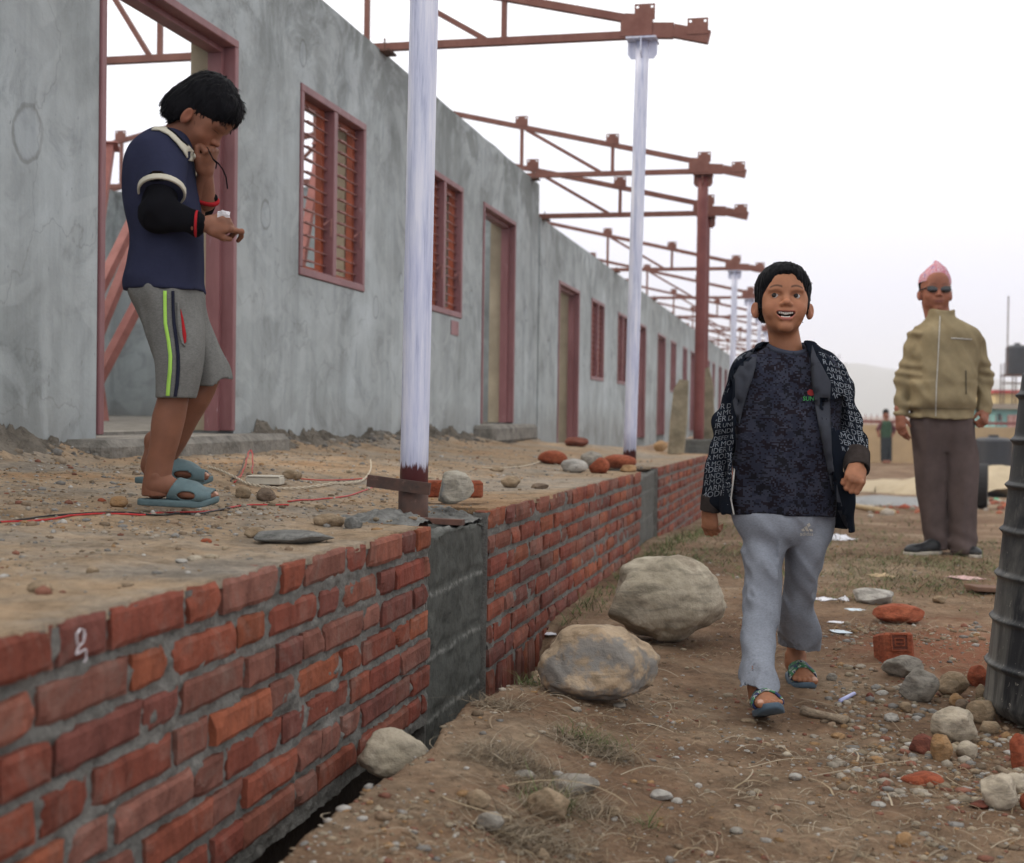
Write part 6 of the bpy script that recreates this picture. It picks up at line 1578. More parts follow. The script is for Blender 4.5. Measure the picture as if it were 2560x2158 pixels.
# ------------------------------------------------------------------ putting things on the ground
def hit(u, v, zf, lo=1.0, hi=70):
    """point where the sight line through D-pixel (u,v) meets a ground function"""
    r = ray(u * k_, v * k_) / FPX; d = lo
    while d < hi:
        p = CAM + r * d
        if p.z <= float(zf(p.x, p.y)): break
        d *= 1.01
    a, b = d / 1.01, d
    for _ in range(12):
        m_ = (a + b) / 2; p = CAM + r * m_
        if p.z <= float(zf(p.x, p.y)): b = m_
        else: a = m_
    p = CAM + r * b; return Vector((p.x, p.y, float(zf(p.x, p.y)))), b
def mat_rock(name, a, b, c3=None, sc=6, bumpd=0.01, rough=0.9, speck=0.4):
    t = NT(name, rough, 0.2); co = t.tc.outputs['Object']
    n = t.noise(sc, 6, .68, co, .8); g = t.noise(sc * 9, 5, .7, co); v_ = t.noise(sc * 1.6, 4, .6, t.mapc((1, 1, 3.5), rot=(.4, .3, .2)), 1.2)
    c = t.ramp(n, [(0.34, a), (0.66, b)]); c = t.mix(.8, c, t.ramp(v_, [(0.36, 0.58), (0.5, 1.0), (0.62, 1.15)]), 'MULTIPLY'); c = t.mix(speck, c, t.ramp(g, [(0.3, .6), (.5, 1.), (.7, 1.25)]), 'MULTIPLY')
    if c3: c = t.mix(t.ramp(t.noise(sc * .8, 5, .7, t.mapc(loc=(3, 1, 2))), [(.54, 0.), (.60, .8)]), c, c3)
    t.color(c); t.bump(t.math('ADD', g, n), .6, bumpd); return t.m
RK = dict(
    tan=mat_rock('tan_river_stone', (0.235, 0.165, 0.10), (0.34, 0.265, 0.18), None, 14),
    beige=mat_rock('beige_river_stone', (0.34, 0.29, 0.215), (0.45, 0.39, 0.31), None, 12, .006),
    grey=mat_rock('grey_river_stone', (0.205, 0.185, 0.155), (0.31, 0.285, 0.245), None, 14),
    pale=mat_rock('pale_stone', (0.31, 0.29, 0.26), (0.42, 0.40, 0.36), None, 12),
    brown=mat_rock('brown_stone', (0.145, 0.105, 0.075), (0.22, 0.165, 0.12), None, 16),
    orange=mat_rock('orange_tan_stone', (0.30, 0.17, 0.075), (0.38, 0.25, 0.14), None, 16),
    red=mat_rock('broken_red_brick', (0.24, 0.058, 0.028), (0.33, 0.10, 0.05), None, 18),
    darkred=mat_rock('dark_brick_fragment', (0.12, 0.040, 0.027), (0.20, 0.068, 0.045), None, 18),
    slabc=mat_rock('grey_concrete_chunk', (0.13, 0.13, 0.12), (0.22, 0.215, 0.20), None, 22),
    boulderA=mat_rock('tan_boulder', (0.30, 0.215, 0.135), (0.44, 0.35, 0.25), (0.18, 0.18, 0.175), 5, .012),
    boulderB=mat_rock('pale_boulder', (0.30, 0.26, 0.19), (0.45, 0.395, 0.31), (0.22, 0.18, 0.13), 4, .014),
    post=mat_rock('pale_veined_stone', (0.33, 0.30, 0.24), (0.40, 0.37, 0.31), (0.20, 0.21, 0.21), 9, .006))
def rock(name, w, d_, h, mat, seed, sub=3, cuts=7, noise_a=.12, flat=.25, name2=None):
    """irregular stone standing on z=0, sizes in metres"""
    rg = random.Random(seed); bm = bmesh.new(); bmesh.ops.create_icosphere(bm, subdivisions=sub, radius=1)
    pl = []
    for i in range(cuts):
        n = Vector((rg.gauss(0, 1), rg.gauss(0, 1), rg.gauss(0, .8))).normalized(); pl.append((n, rg.uniform(.62, .9) if cuts > 5 else rg.uniform(.74, .95)))
    for v in bm.verts:
        p = v.co.copy()
        for n, t in pl:
            e = p.dot(n) - t
            if e > 0: p -= n * e * .88
        p *= 1 + noise_a * noise.noise(p * 1.7 + Vector((seed, 0, 0))) + noise_a * .35 * noise.noise(p * 5 + Vector((seed, 2, 0))) + noise_a * .12 * noise.noise(p * 14) + noise_a * .05 * noise.noise(p * 34)
        v.co = p
    xs_ = [v.co.x for v in bm.verts]; ys_ = [v.co.y for v in bm.verts]; zs_ = [v.co.z for v in bm.verts]
    for v in bm.verts:
        x = (v.co.x - min(xs_)) / (max(xs_) - min(xs_)) - .5; y = (v.co.y - min(ys_)) / (max(ys_) - min(ys_)) - .5; z = (v.co.z - min(zs_)) / (max(zs_) - min(zs_)); z = z if sub < 5 or z > .34 else .34 - (.34 - z) * .62
        v.co = (x * w, y * d_, z * h - flat * h * .35)
    me = bpy.data.meshes.new(name); bm.to_mesh(me); bm.free(); me.materials.append(mat); me.polygons.foreach_set('use_smooth', [True] * len(me.polygons))
    o = bpy.data.objects.new(name, me); C.objects.link(o); return o
def stone(x0, x1, y0, y1, kind, label, zf=zroad, cat='stone', sub=3, name='stone', group=None, rz=None, deep=.8, seed=None, cuts=7, sink=.12, na=.12, hs_=1.0):
    """stone whose picture box is x0..x1, y0..y1 (D-pixels)"""
    u = (x0 + x1) / 2; seed = seed if seed is not None else int(x0 * 7 + y1 * 3) % 997
    P, d = hit(u, y1 - .18 * (y1 - y0), zf); ppm = FPX / d / k_; w_ = (x1 - x0) / ppm; hgt = (y1 - y0) / ppm; dp = w_ * deep
    down = (CAMZ - P.z) / d; hh = max(.3 * hgt, hgt - dp * down * .55) * hs_
    o = rock(name, w_, dp, hh * 1.1, RK[kind], seed, sub, cuts, na, sink)
    o.location = P + Vector((-sin(YAW), cos(YAW), 0)) * (dp * .30); o.location.z = (float(zf(o.location.x, o.location.y)) if zf is zroad else P.z) - .004 - (.07 * hh if sub == 5 else 0)
    o.rotation_euler = (0, 0, YAW + (rz if rz is not None else random.uniform(-.25, .25)))
    return tag(o, label, cat, group)
# the three boulders
def boulder(x0, x1, y0, y1, kind, label, seed, deep, cuts, loc=None, na=.14, sub=5, rot=(0, 0, 0), lift=0):
    o = stone(x0, x1, y0, y1, kind, label, cat='boulder', name='boulder', sub=sub, seed=seed, deep=deep, cuts=cuts, na=na, rz=0)
    return o
bA = boulder(1098, 1356, 1288, 1474, 'boulderA', 'warm tan boulder with grey smears low down, nearer of the two on the path', 23, .75, 5)
bB = boulder(1243, 1496, 1152, 1358, 'boulderB', 'large pale rounded boulder close to the boy, farther of the two on the path', 61, .8, 5)
cp = atX(790 * k_, 1548 * k_, -.875)
bC = rock('boulder', .160, .13, .120, RK['boulderB'], 44, 5, 4, .14, 0); bC.location = cp - Vector((0, 0, .055)); bC.rotation_euler = (.15, .2, YAW + .4)
tag(bC, 'tan boulder wedged in the trench against the foot of the near brick wall', 'boulder')
# stones along the path, read off the photograph
T_ = [(1750, 1831, 1208, 1242, 'pale', 'flattish pale stone right of the boy, just above the rusty brick lump'),
 (1808, 1894, 1354, 1396, 'grey', 'grey brown oval stone leaning against the foot of the upright brick'),
 (1844, 1924, 1390, 1449, 'grey', 'round grey stone, largest of the pile left of the black drum'),
 (1919, 1986, 1390, 1434, 'tan', 'tan stone between the round grey stone and the black drum'),
 (1942, 1975, 1425, 1449, 'orange', 'small orange tan stone below the gap of two stones by the drum'),
 (1955, 1985, 1438, 1462, 'brown', 'small brown stone sunk in mud left of the drum foot'),
 (1980, 2037, 1446, 1488, 'tan', 'tan stone touching the foot of the black drum'),
 (1908, 2002, 1468, 1532, 'beige', 'big smooth flat beige stone at the middle of the pile by the drum'),
 (1905, 1950, 1519, 1570, 'orange', 'upright orange tan stone leaning before the big beige stone'),
 (1956, 2004, 1524, 1557, 'beige', 'small rounded beige stone in front of the big flat beige stone'),
 (2007, 2089, 1603, 1668, 'beige', 'large lumpy beige stone near the lower right edge'),
 (2050, 2100, 1590, 1625, 'beige', 'beige stone half hidden at the right edge below the drum'),
 (1996, 2018, 1409, 1436, 'tan', 'small tan stone tucked against the side of the black drum'),
 (1970, 2000, 1386, 1408, 'tan', 'small tan stone beside the dark red brick chunk by the drum'),
 (2005, 2047, 1481, 1505, 'tan', 'tan stone under the overhanging bottom of the drum'),
 (1840, 1866, 1440, 1458, 'tan', 'little tan stone just below the round grey stone'),
 (1809, 1842, 1461, 1479, 'pale', 'little pale flat stone left of the stone pile'),
 (1740, 1767, 1567, 1583, 'pale', 'small white stone on bare mud below the walking boy, to his right'),
 (1783, 1813, 1637, 1651, 'pale', 'small cream stone on mud toward the lower right'),
 (1832, 1866, 1709, 1739, 'orange', 'flat orange tan stone at the bottom right of the path'),
 (1791, 1818, 1411, 1424, 'pale', 'small pale flat stone near the blue straw'),
 (1908, 1935, 1222, 1236, 'tan', 'small tan stone on the grass left of the drum, far side'),
 (1076, 1166, 1622, 1694, 'tan', 'large tan stone in the dry grass at the bottom middle'),
 (1124, 1227, 1588, 1629, 'grey', 'long flat grey stone in the dry grass above the tan one'),
 (1046, 1096, 1574, 1597, 'grey', 'small flat grey stone left of the long flat one'),
 (952, 1004, 1620, 1662, 'tan', 'rounded orange brown stone near the trench edge, lower left'),
 (973, 1031, 1664, 1706, 'grey', 'grey brown stone directly below the rounded orange brown one'),
 (1329, 1377, 1615, 1640, 'pale', 'pale flat stone on the bottom middle of the path'),
 (1372, 1396, 1630, 1646, 'pale', 'tiny pale stone touching the right of a pale flat stone'),
 (1241, 1270, 1649, 1671, 'tan', 'small tan stone right of the large tan stone in the grass'),
 (1094, 1125, 1737, 1766, 'tan', 'tan stone cut by the bottom edge of the picture'),
 (1205, 1232, 1692, 1712, 'brown', 'small brown stone below the large tan stone'),
 (1146, 1178, 1745, 1764, 'grey', 'small grey stone at the very bottom middle'),
 (1515, 1548, 1468, 1483, 'tan', 'flat tan stone just left of the boy\'s front sandal'),
 (1652, 1686, 1455, 1470, 'tan', 'flat tan stone lying on the pale stick'),
 (1520, 1536, 1531, 1543, 'pale', 'small round pale stone below the boy\'s front foot'),
 (1555, 1582, 1516, 1530, 'tan', 'small flat tan stone just below the boy\'s front foot'),
 (1596, 1622, 1536, 1550, 'beige', 'small beige stone centred below the boy'),
 (1613, 1640, 1580, 1596, 'pale', 'pale pebble-sized stone in the middle foreground'),
 (1700, 1730, 1497, 1511, 'orange', 'small orange stone right of the pale stick'),
 (1252, 1280, 1436, 1450, 'grey', 'small grey stone at the foot of the tan boulder, right side'),
 (1168, 1190, 1444, 1456, 'grey', 'small grey stone under the front of the tan boulder'),
 (1448, 1480, 1522, 1532, 'beige', 'thin beige stone among straw left of the boy'),
 (1690, 1712, 1378, 1396, 'grey', 'small grey stone just right of the boy\'s rear foot'),
 (1492, 1520, 1690, 1706, 'grey', 'small grey stone at the bottom, below the boy'),
 (1576, 1600, 1645, 1658, 'tan', 'tan stone chip low in the middle foreground'),
 (1880, 1902, 1700, 1712, 'grey', 'grey chip on mud near the lower right corner')]
for a in T_: stone(*a, sub=4 if (a[1] - a[0]) > 60 else 3, hs_=1.32 if a[0] > 1800 else 1.1)
for a in [(1791, 1897, 1239, 1283, 'red', 'rusty orange lump of brick lying right of the boy', 5), (1863, 1936, 1504, 1553, 'darkred', 'dark brick fragment left of the upright orange tan stone', 9), (1847, 1932, 1576, 1612, 'red', 'flat pointed red brick shard on bare mud', 10),
          (1984, 2036, 1635, 1656, 'darkred', 'dark red brick sliver against the lumpy beige stone', 7), (2066, 2102, 1510, 1588, 'red', 'bright orange brick piece at the right edge below the drum', 9), (1980, 2020, 1366, 1416, 'red', 'dark red brick chunk behind the stone pile against the drum', 8),
          (1771, 1787, 1416, 1433, 'darkred', 'small dark red chip right of the blue straw', 6), (2086, 2110, 1620, 1660, 'red', 'red brick piece cut by the right edge', 8)]:
    stone(*a[:5], a[5], cat='brick fragment', name='brick_fragment', cuts=a[6], na=.07, sub=4)
# upright brick with a stamped frog
P_, d_ = hit(1842, 1356, zroad); fb = empty('brick', P_ - Vector((0, 0, .012)), YAW + .10, 'whole red brick standing on end with a stamped panel, above the grey brown stone', 'brick')
fb.rotation_euler = (radians(-14), 0, YAW + .1)
mb = MB(); mb.box(-.052, .052, 0, .11, 0, .115, bev=.008); mb.build('brick_body', RK['red'], fb)
mb = MB(); mb.box(-.026, .026, -.0025, .004, .058, .104)
mb.build('frog', RK['darkred'], fb)
mb = MB()
for x0_, x1_, z0_, z1_ in ((-.030, .030, .052, .057), (-.030, .030, .105, .110), (-.030, -.026, .057, .105), (.026, .030, .057, .105), (-.018, .018, .092, .096), (-.018, .018, .080, .084), (-.018, .018, .068, .072), (-.018, -.014, .068, .096), (.014, .018, .068, .096)): mb.box(x0_, x1_, -.006, .001, z0_, z1_)
mb.build('raised_letters', RK['red'], fb)
# concrete sliver slab below the drum, sticks, litter
M['stick'] = mat_rock('weathered_stick', (0.24, 0.18, 0.125), (0.36, 0.29, 0.21), None, 20)
def stick(pts, r, label, zf=zroad, cat='stick', mat=None, name='stick', rs=None):
    q = [hit(u, v, zf)[0] + Vector((0, 0, r * .8)) for u, v in pts]; o0 = q[0].copy(); mb = MB()
    mb.tube([p - o0 for p in q], rs or r, 9); o = mb.build(name, mat or M['stick'], smooth=True); o.location = o0; return tag(o, label, cat)
stick([(1640, 1462), (1665, 1467), (1700, 1474), (1731, 1481)], .014, 'pale broken stick like a bone beside the boy\'s front foot', rs=[.017, .012, .011, .013])
stick([(1861, 1396), (1857, 1412), (1851, 1432)], .005, 'thin pale twig standing left of the round grey stone')
stick([(1717, 1436), (1731, 1429), (1746, 1421)], .006, 'pale blue plastic straw on the mud right of the boy', cat='straw', mat=simple('pale_blue_plastic', (0.42, 0.45, 0.72), .4, .1, 20, 0), name='plastic_straw')
stick([(1731, 1037), (1775, 1045), (1826, 1053)], .035, 'pale bamboo pole lying across the path between boy and man', mat=simple('bamboo', (0.42, 0.31, 0.17), .6, .2, 9, .2), name='bamboo_pole', cat='bamboo pole')
stick([(2040, 1576), (2062, 1588), (2085, 1597)], .008, 'pale splinter of wood below the drum')
stick([(1960, 1500), (1950, 1512), (1935, 1522)], .004, 'dark curved twig on the dark brick fragment')
M['paper'] = simple('crumpled_white_paper', (0.66, 0.66, 0.70), .8, .15, 30, .3, 60, .004); M['paperb'] = simple('bluish_white_wrapper', (0.52, 0.60, 0.66), .6, .2, 30, .2); M['pinkp'] = simple('pink_white_wrapper', (0.55, 0.36, 0.34), .7, .5, 60, .2)
def litter(x0, x1, y0, y1, mat, label, seed, crump=.3, name='litter', cat='litter', zf=zroad):
    P, d = hit((x0 + x1) / 2, (y0 + y1) / 2 + .2 * (y1 - y0), zf); ppm = FPX / d / k_; w_ = (x1 - x0) / ppm; dp = min(w_ * 1.2, (y1 - y0) / ppm / max(.12, (CAMZ - P.z) / d) * .8); n = 14
    a = np.linspace(-.5, .5, n); X, Y = np.meshgrid(a, a)
    Z = crump * w_ * .5 * (1 + fbm(X * 5 + seed, Y * 5, 1., 3)) * np.clip(1 - 1.4 * (X * X + Y * Y) * 2, .05, 1)
    X2 = X * w_ * (1 + .3 * vnoise(Y * 3 + seed, X * 2)); Y2 = Y * dp * (1 + .3 * vnoise(X * 3, Y * 2 + seed)) + .3 * w_ * vnoise(X * 2.2 + seed, 0 * Y)
    V = np.stack([X2, Y2, Z], -1).reshape(-1, 3); idx = np.arange(n * n).reshape(n, n); F = np.stack([idx[:-1, :-1], idx[:-1, 1:], idx[1:, 1:], idx[1:, :-1]], -1).reshape(-1, 4)
    o = mesh_obj(name, V, F, mat); md = o.modifiers.new('t', 'SOLIDIFY'); md.thickness = .0015; o.location = P + Vector((0, 0, .004)); o.rotation_euler = (0, 0, YAW + seed); return tag(o, label, cat)
litter(1684, 1736, 1082, 1112, M['paper'], 'crumpled white plastic bag on the grass right of the boy\'s thigh', 1, .3, 'plastic_bag', 'plastic bag')
litter(1664, 1702, 1213, 1232, M['paper'], 'twisted strip of white paper behind the boy\'s rear leg', 2.2, .12, 'paper_scrap', 'paper scrap')
litter(1715, 1736, 1216, 1233, M['paper'], 'small crumpled ball of white paper left of the flattish pale stone', 3.1, .5, 'paper_scrap', 'paper scrap')
litter(1739, 1771, 1239, 1254, M['paperb'], 'flat bluish white wrapper below the flattish pale stone', .3, .06, 'wrapper', 'wrapper')
litter(1705, 1735, 1284, 1298, M['paperb'], 'small flat pale blue wrapper above the boy\'s rear foot, to its right', .2, .05, 'wrapper', 'wrapper')
litter(1955, 2000, 1168, 1190, M['pinkp'], 'pink and white torn wrapper on the grass left of the drum', .6, .12, 'wrapper', 'wrapper')
litter(1784, 1822, 1169, 1183, simple('tan_scrap', (0.45, 0.33, 0.2), .9, .2, 30, .2), 'tan torn scrap on the grass in front of the man', 1.6, .2, 'cardboard_scrap', 'cardboard scrap')
litter(1112, 1138, 1292, 1300, M['paper'], 'white scrap at the foot of the brick wall beyond the pillar', .5, .1, 'paper_scrap', 'paper scrap')
litter(1700, 1722, 1268, 1276, M['paper'], 'tiny white scrap above the pale blue wrapper', 1.1, .1, 'paper_scrap', 'paper scrap')
P_, d_ = hit(2018, 1212, zroad); mb = MB(); mb.box(-.09, .12, -.06, .06, 0, .022, bev=.003); o = mb.build('wooden_board', simple('brown_board', (0.16, 0.09, 0.06), .8, .3, 9, .3)); o.location = P_ + Vector((0, 0, .01)); o.rotation_euler = (0, .06, YAW + .2); tag(o, 'brown offcut of board on the grass beside the drum', 'board')

# terrace bits
zt = lambda x, y: zterr(x, y)
def onpil(x, y): return np.maximum(zterr(x, y), .0) if True else 0
for a in [(222, 259, 1016, 1041, 'orange', 'orange tan stone on the terrace left of the sandals'), (522, 563, 1000, 1030, 'brown', 'round brown stone between the sandal and the white box'), (479, 513, 997, 1023, 'tan', 'tan stone right behind the toe of the near sandal'),
          (497, 545, 1078, 1104, 'tan', 'tan stone just behind the thin concrete slab'), (638, 702, 1051, 1083, 'tan', 'two-tone stone, tan and grey, near the foot of the thick post'), (702, 741, 1058, 1086, 'slabc', 'dark grey lump tied with thin white cord by the post'),
          (575, 616, 962, 985, 'tan', 'tan stone behind the white switch box'), (174, 200, 1156, 1176, 'tan', 'small round tan stone on the near left of the terrace'), (50, 105, 1186, 1215, 'tan', 'soil-covered stone at the left edge of the terrace'),
          (356, 382, 1140, 1152, 'pale', 'small pale stone on the terrace near the brick edge'), (380, 412, 1133, 1146, 'beige', 'oval beige stone on the terrace near the brick edge'), (197, 216, 1017, 1028, 'red', 'chip of red brick left of the orange tan stone'),
          (1147, 1204, 942, 972, 'pale', 'smooth pale stone on the terrace left of the thin white post'), (1186, 1232, 928, 962, 'grey', 'grey stone behind the smooth pale stone on the terrace'), (1023, 1064, 976, 1001, 'tan', 'tan stone on the terrace between the posts'),
          (1268, 1302, 952, 968, 'orange', 'yellow tan stone against the foot of the thin white post'), (1085, 1122, 988, 1002, 'brown', 'flat brown stone on the terrace edge between the posts'), (640, 668, 1030, 1042, 'tan', 'small tan stone right of the near sandal, by the red wire'),
          (1000, 1030, 955, 966, 'tan', 'small flat tan stone far on the terrace between posts'), (1120, 1146, 925, 936, 'orange', 'small orange stone near the bricks on the terrace'), (1336, 1366, 905, 928, 'orange', 'orange brown lump left of the upright slab')]:
    stone(*a, zf=zt)
for a in [(1205, 1247, 946, 973, 'red', 'bright red broken brick beside the smooth pale stone'), (1098, 1160, 930, 954, 'red', 'pinkish brick lying on the terrace left of the grey stone'), (1234, 1302, 938, 960, 'red', 'long orange brick lying behind the foot of the thin white post'), (1152, 1203, 900, 916, 'darkred', 'brick lying near the wall foot by the far doorway'), (408, 432, 1101, 1112, 'red', 'small bright red brick chip in the terrace gravel')]:
    stone(*a[:5], a[5], zf=zt, cat='brick fragment', name='brick_fragment', cuts=10, na=.05, hs_=1.25)
# stone and brick on the pillar top beside the thick post
P_ = atD(932 * k_, 1018 * k_, 4.15); o = rock('stone', .114, .09, .122, RK['post'], 77, 5, 6, .10, 0); o.location = (P_.x, P_.y, .515); o.rotation_euler = (0, 0, YAW); tag(o, 'pale upright stone with grey stains standing beside the thick white post', 'stone')
P_ = atD(925 * k_, 990 * k_, 4.42); mb = MB(); mb.box(-.10, .10, -.04, .04, 0, .055, bev=.006); o = mb.build('brick', RK['red']); o.location = (P_.x, P_.y, .535); o.rotation_euler = (0, 0, YAW + .1); tag(o, 'red brick lying just behind the pale upright stone', 'brick')
P_, d_ = hit(592, 1112, zt); sl = rock('concrete_slab', .175, .12, .028, RK['slabc'], 5, 4, 12, .05, 0); sl.location = P_ + Vector((0, .03, -.002)); sl.rotation_euler = (0, 0, YAW); tag(sl, 'thin broken grey concrete slab lying at the brick edge', 'concrete slab')
P_, d_ = hit(541, 990, zt); sb = empty('switch_box', P_, YAW - .06, 'flat white electrical box lying among wires on the terrace', 'electrical box')
M['boxw'] = simple('dusty_white_plastic', (0.50, 0.46, 0.38), .6, .2, 9, .1)
mb = MB(); mb.box(-.062, .062, -.03, .04, 0, .026, bev=.002); mb.build('box_shell', M['boxw'], sb); mb = MB(); mb.box(-.058, .058, -.034, .044, .027, .031, bev=.001); mb.build('box_lid', M['boxw'], sb)
# wires
M['wred'] = simple('red_wire', (0.42, 0.02, 0.02), .4, .1, 9, 0); M['wblk'] = simple('black_wire', (0.012, 0.012, 0.013), .4, .1, 9, 0); M['wwht'] = simple('cream_cord', (0.50, 0.43, 0.33), .8, .2, 60, .2)
def wire(pts, r, mat, label, lifts=None, n=6, wob=.003, name='cable', zf=zt, seed=1):
    q = [hit(u, v, zf)[0] for u, v in pts]
    if lifts:
        for p, l in zip(q, lifts): p.z += l
    # Catmull-Rom through the points
    out = []; rg = random.Random(seed)
    for i in range(len(q) - 1):
        p0, p1, p2, p3 = q[max(i - 1, 0)], q[i], q[i + 1], q[min(i + 2, len(q) - 1)]
        for j in range(n):
            t = j / n; out.append(.5 * ((2 * p1) + (p2 - p0) * t + (2 * p0 - 5 * p1 + 4 * p2 - p3) * t * t + (3 * p1 - p0 - 3 * p2 + p3) * t ** 3) + Vector((rg.uniform(-wob, wob), rg.uniform(-wob, wob), 0)))
    out.append(q[-1])
    for p in out: p.z = max(p.z, float(zf(p.x, p.y)) + r * 1.2)
    o0 = out[0].copy(); mb = MB(); mb.tube([p - o0 for p in out], r, 6); o = mb.build(name, mat, smooth=True); o.location = o0; return tag(o, label, 'cable'), out
wire([(-20, 1072), (60, 1068), (118, 1062), (160, 1055), (240, 1053), (300, 1055), (345, 1050), (420, 1048), (460, 1042), (500, 1035), (560, 1034), (590, 1034)], .0026, M['wred'], 'red cable crossing the terrace in front of the sandals', [.003] * 12)
wire([(-20, 1074), (40, 1066), (100, 1058), (150, 1054), (200, 1051), (262, 1051), (320, 1056), (400, 1053), (440, 1047), (470, 1041)], .0024, M['wblk'], 'black cable twisted along the red one in front of the sandals', [.004] * 10, seed=2)
wire([(586, 978), (640, 984), (700, 984), (759, 981), (812, 986)], .0026, M['wred'], 'red cable running from the white box to the thick post', [.006] * 5, seed=3)
wire([(590, 1027), (650, 1023), (712, 1015), (755, 1000), (775, 988)], .0026, M['wred'], 'faded red cable nearest the stones left of the thick post', [.003] * 5, seed=4)
wire([(478, 988), (494, 975), (503, 960), (508, 945), (515, 943), (516, 962), (516, 972)], .0026, M['wred'], 'red cable looping upright out of the white box', [0, .01, .028, .045, .045, .02, .01], seed=5)
wire([(470, 985), (486, 976), (497, 962), (503, 950)], .0024, M['wblk'], 'black cable end sticking up beside the red loop', [0, .01, .025, .04], seed=6)
for ph, lb in ((0, 'cream twisted cord passing in front of the white box'), (pi, 'second strand of the cream cord before the white box')):
    q, pts = wire([(425, 958), (450, 966), (480, 980), (506, 993), (550, 1001), (600, 1003), (655, 997), (703, 992), (740, 986), (757, 972), (757, 958)], .0028, M['wwht'], lb, [.004] * 9 + [.02, .035], n=10, wob=0)
    mb = MB(); cc = []
    for i, p in enumerate(pts): cc.append(p - pts[0] + Vector((0, cos(i * 1.3 + ph) * .0035, .004 + sin(i * 1.3 + ph) * .0035)))
    bpy.data.objects.remove(q); mb.tube(cc, .0026, 6); o = mb.build('cord', M['wwht'], smooth=True); o.location = pts[0]; tag(o, lb, 'cord')
wire([(985, 958), (1030, 958), (1075, 954), (1110, 945), (1140, 952)], .003, M['wwht'], 'pale string across the terrace between the two white posts', [.005] * 5, name='cord', seed=8)
# upright slabs flanking the maroon post
M['slabm'] = simple('lichen_grey_slab', (0.25, 0.215, 0.15), .95, .45, 7, .6, 30, .01)
def slab(pts, y, th, label):
    q = [atY(u * k_, v * k_, y) for u, v in pts]; c0 = Vector((sum(p.x for p in q) / len(q), y, .42)); mb = MB()
    mb.poly([(p.x - c0.x, p.z - c0.z) for p in q], -th / 2, th / 2); o = mb.build('stone_slab', M['slabm']); o.location = c0; return tag(o, label, 'stone slab')
slab([(1366, 928), (1371, 860), (1378, 796), (1390, 776), (1407, 778), (1404, 860), (1398, 926)], 12.9, .12, 'tall grey slab leaning upright left of the maroon post')
slab([(1430, 925), (1434, 820), (1438, 757), (1449, 750), (1458, 790), (1460, 860), (1462, 925)], 14.1, .12, 'tall slab with pointed top behind the maroon post, right side')
mb = MB(); mb.box(-.16, .16, -.16, .16, 0, .22, bev=.01); o = mb.build('concrete_footing', M['dryconc']); o.location = (-1.12, 13.82, .33); tag(o, 'square dark concrete footing around the maroon post', 'footing')

# ------------------------------------------------------------------ black ribbed drum at the right edge
def mat_drum():
    t = NT('dusty_black_plastic', .5, .35); co = t.tc.outputs['Object']; n = t.noise(3.2, 6, .75, t.mapc((1, 1, .35)), 1.0); g = t.noise(28, 5, .75, t.mapc((1, 1, .3)))
    sp_ = t.ramp(t.noise(55, 3, .8, co), [(.66, 0.), (.71, 1.)]); sz = t.n('ShaderNodeSeparateXYZ'); t.l(co, sz.inputs[0])
    lo = t.math('SUBTRACT', 1.15, t.math('MULTIPLY', sz.outputs[2], 1.25), True)
    f = t.math('MULTIPLY', t.ramp(n, [(.40, 0.0), (.64, 1.0)]), lo); f = t.math('ADD', t.math('MULTIPLY', f, .85), t.math('MULTIPLY', t.ramp(g, [(.54, 0), (.66, .5)]), .5), True)
    c = t.mix(f, (0.011, 0.013, 0.016), (0.21, 0.205, 0.185)); c = t.mix(t.math('MULTIPLY', sp_, .6), c, (.4, .38, .33)); t.color(c)
    t.p.inputs['Roughness'].default_value = .55; t.bump(g, .3, .003); return t.m
M['drum'] = mat_drum()
DP = atZ(2560 + 214, 1800, .0)
drum = empty('drum', (DP.x, DP.y, 0.0), 0, 'black ribbed plastic drum with dried mud splashes, cut by the right edge', 'drum')
R0_ = (atZ(2560 + 232, 1800, .0) - atZ(2467, 1775, 0.0)).length * .985
prof = [(0.0, .0), (R0_ - .045, 0.0), (R0_ - .02, .012), (R0_ - .004, .04)]
ribs = [.145, .27, .392, .515, .64, .765, .89]
def rr_(z): return R0_ - .004 - .078 * (z / .87) ** 1.15
z = .05
zs_ = sorted(set([.05 + i * .02 for i in range(46)] + [r + dz for r in ribs for dz in (-.014, -.009, -.004, 0, .004, .009, .014)]))
for z in zs_:
    b = max([math.exp(-((z - r) / .0075) ** 2) for r in ribs]); prof.append((rr_(z) + .011 * b, z))
prof += [(rr_(.96) - .03, .985), (rr_(.96) - .10, 1.0), (0.0, 1.0)]
V = []; F = []; n = 96
for r, z in prof:
    for k in range(n): a = 2 * pi * k / n; V.append((r * cos(a) * (1 + .004 * sin(3 * a + z * 5)), r * sin(a), z))
for i in range(len(prof) - 1):
    for k in range(n): a = i * n + k; b = i * n + (k + 1) % n; F.append((a, b, b + n, a + n))
mesh_obj('shell', V, F, M['drum'], drum, smooth=True)
mb = MB(); mb.tube([(0, 0, 1.0), (0, 0, 1.03)], .16, 40); mb.build('lid', M['drum'], drum, smooth=False)

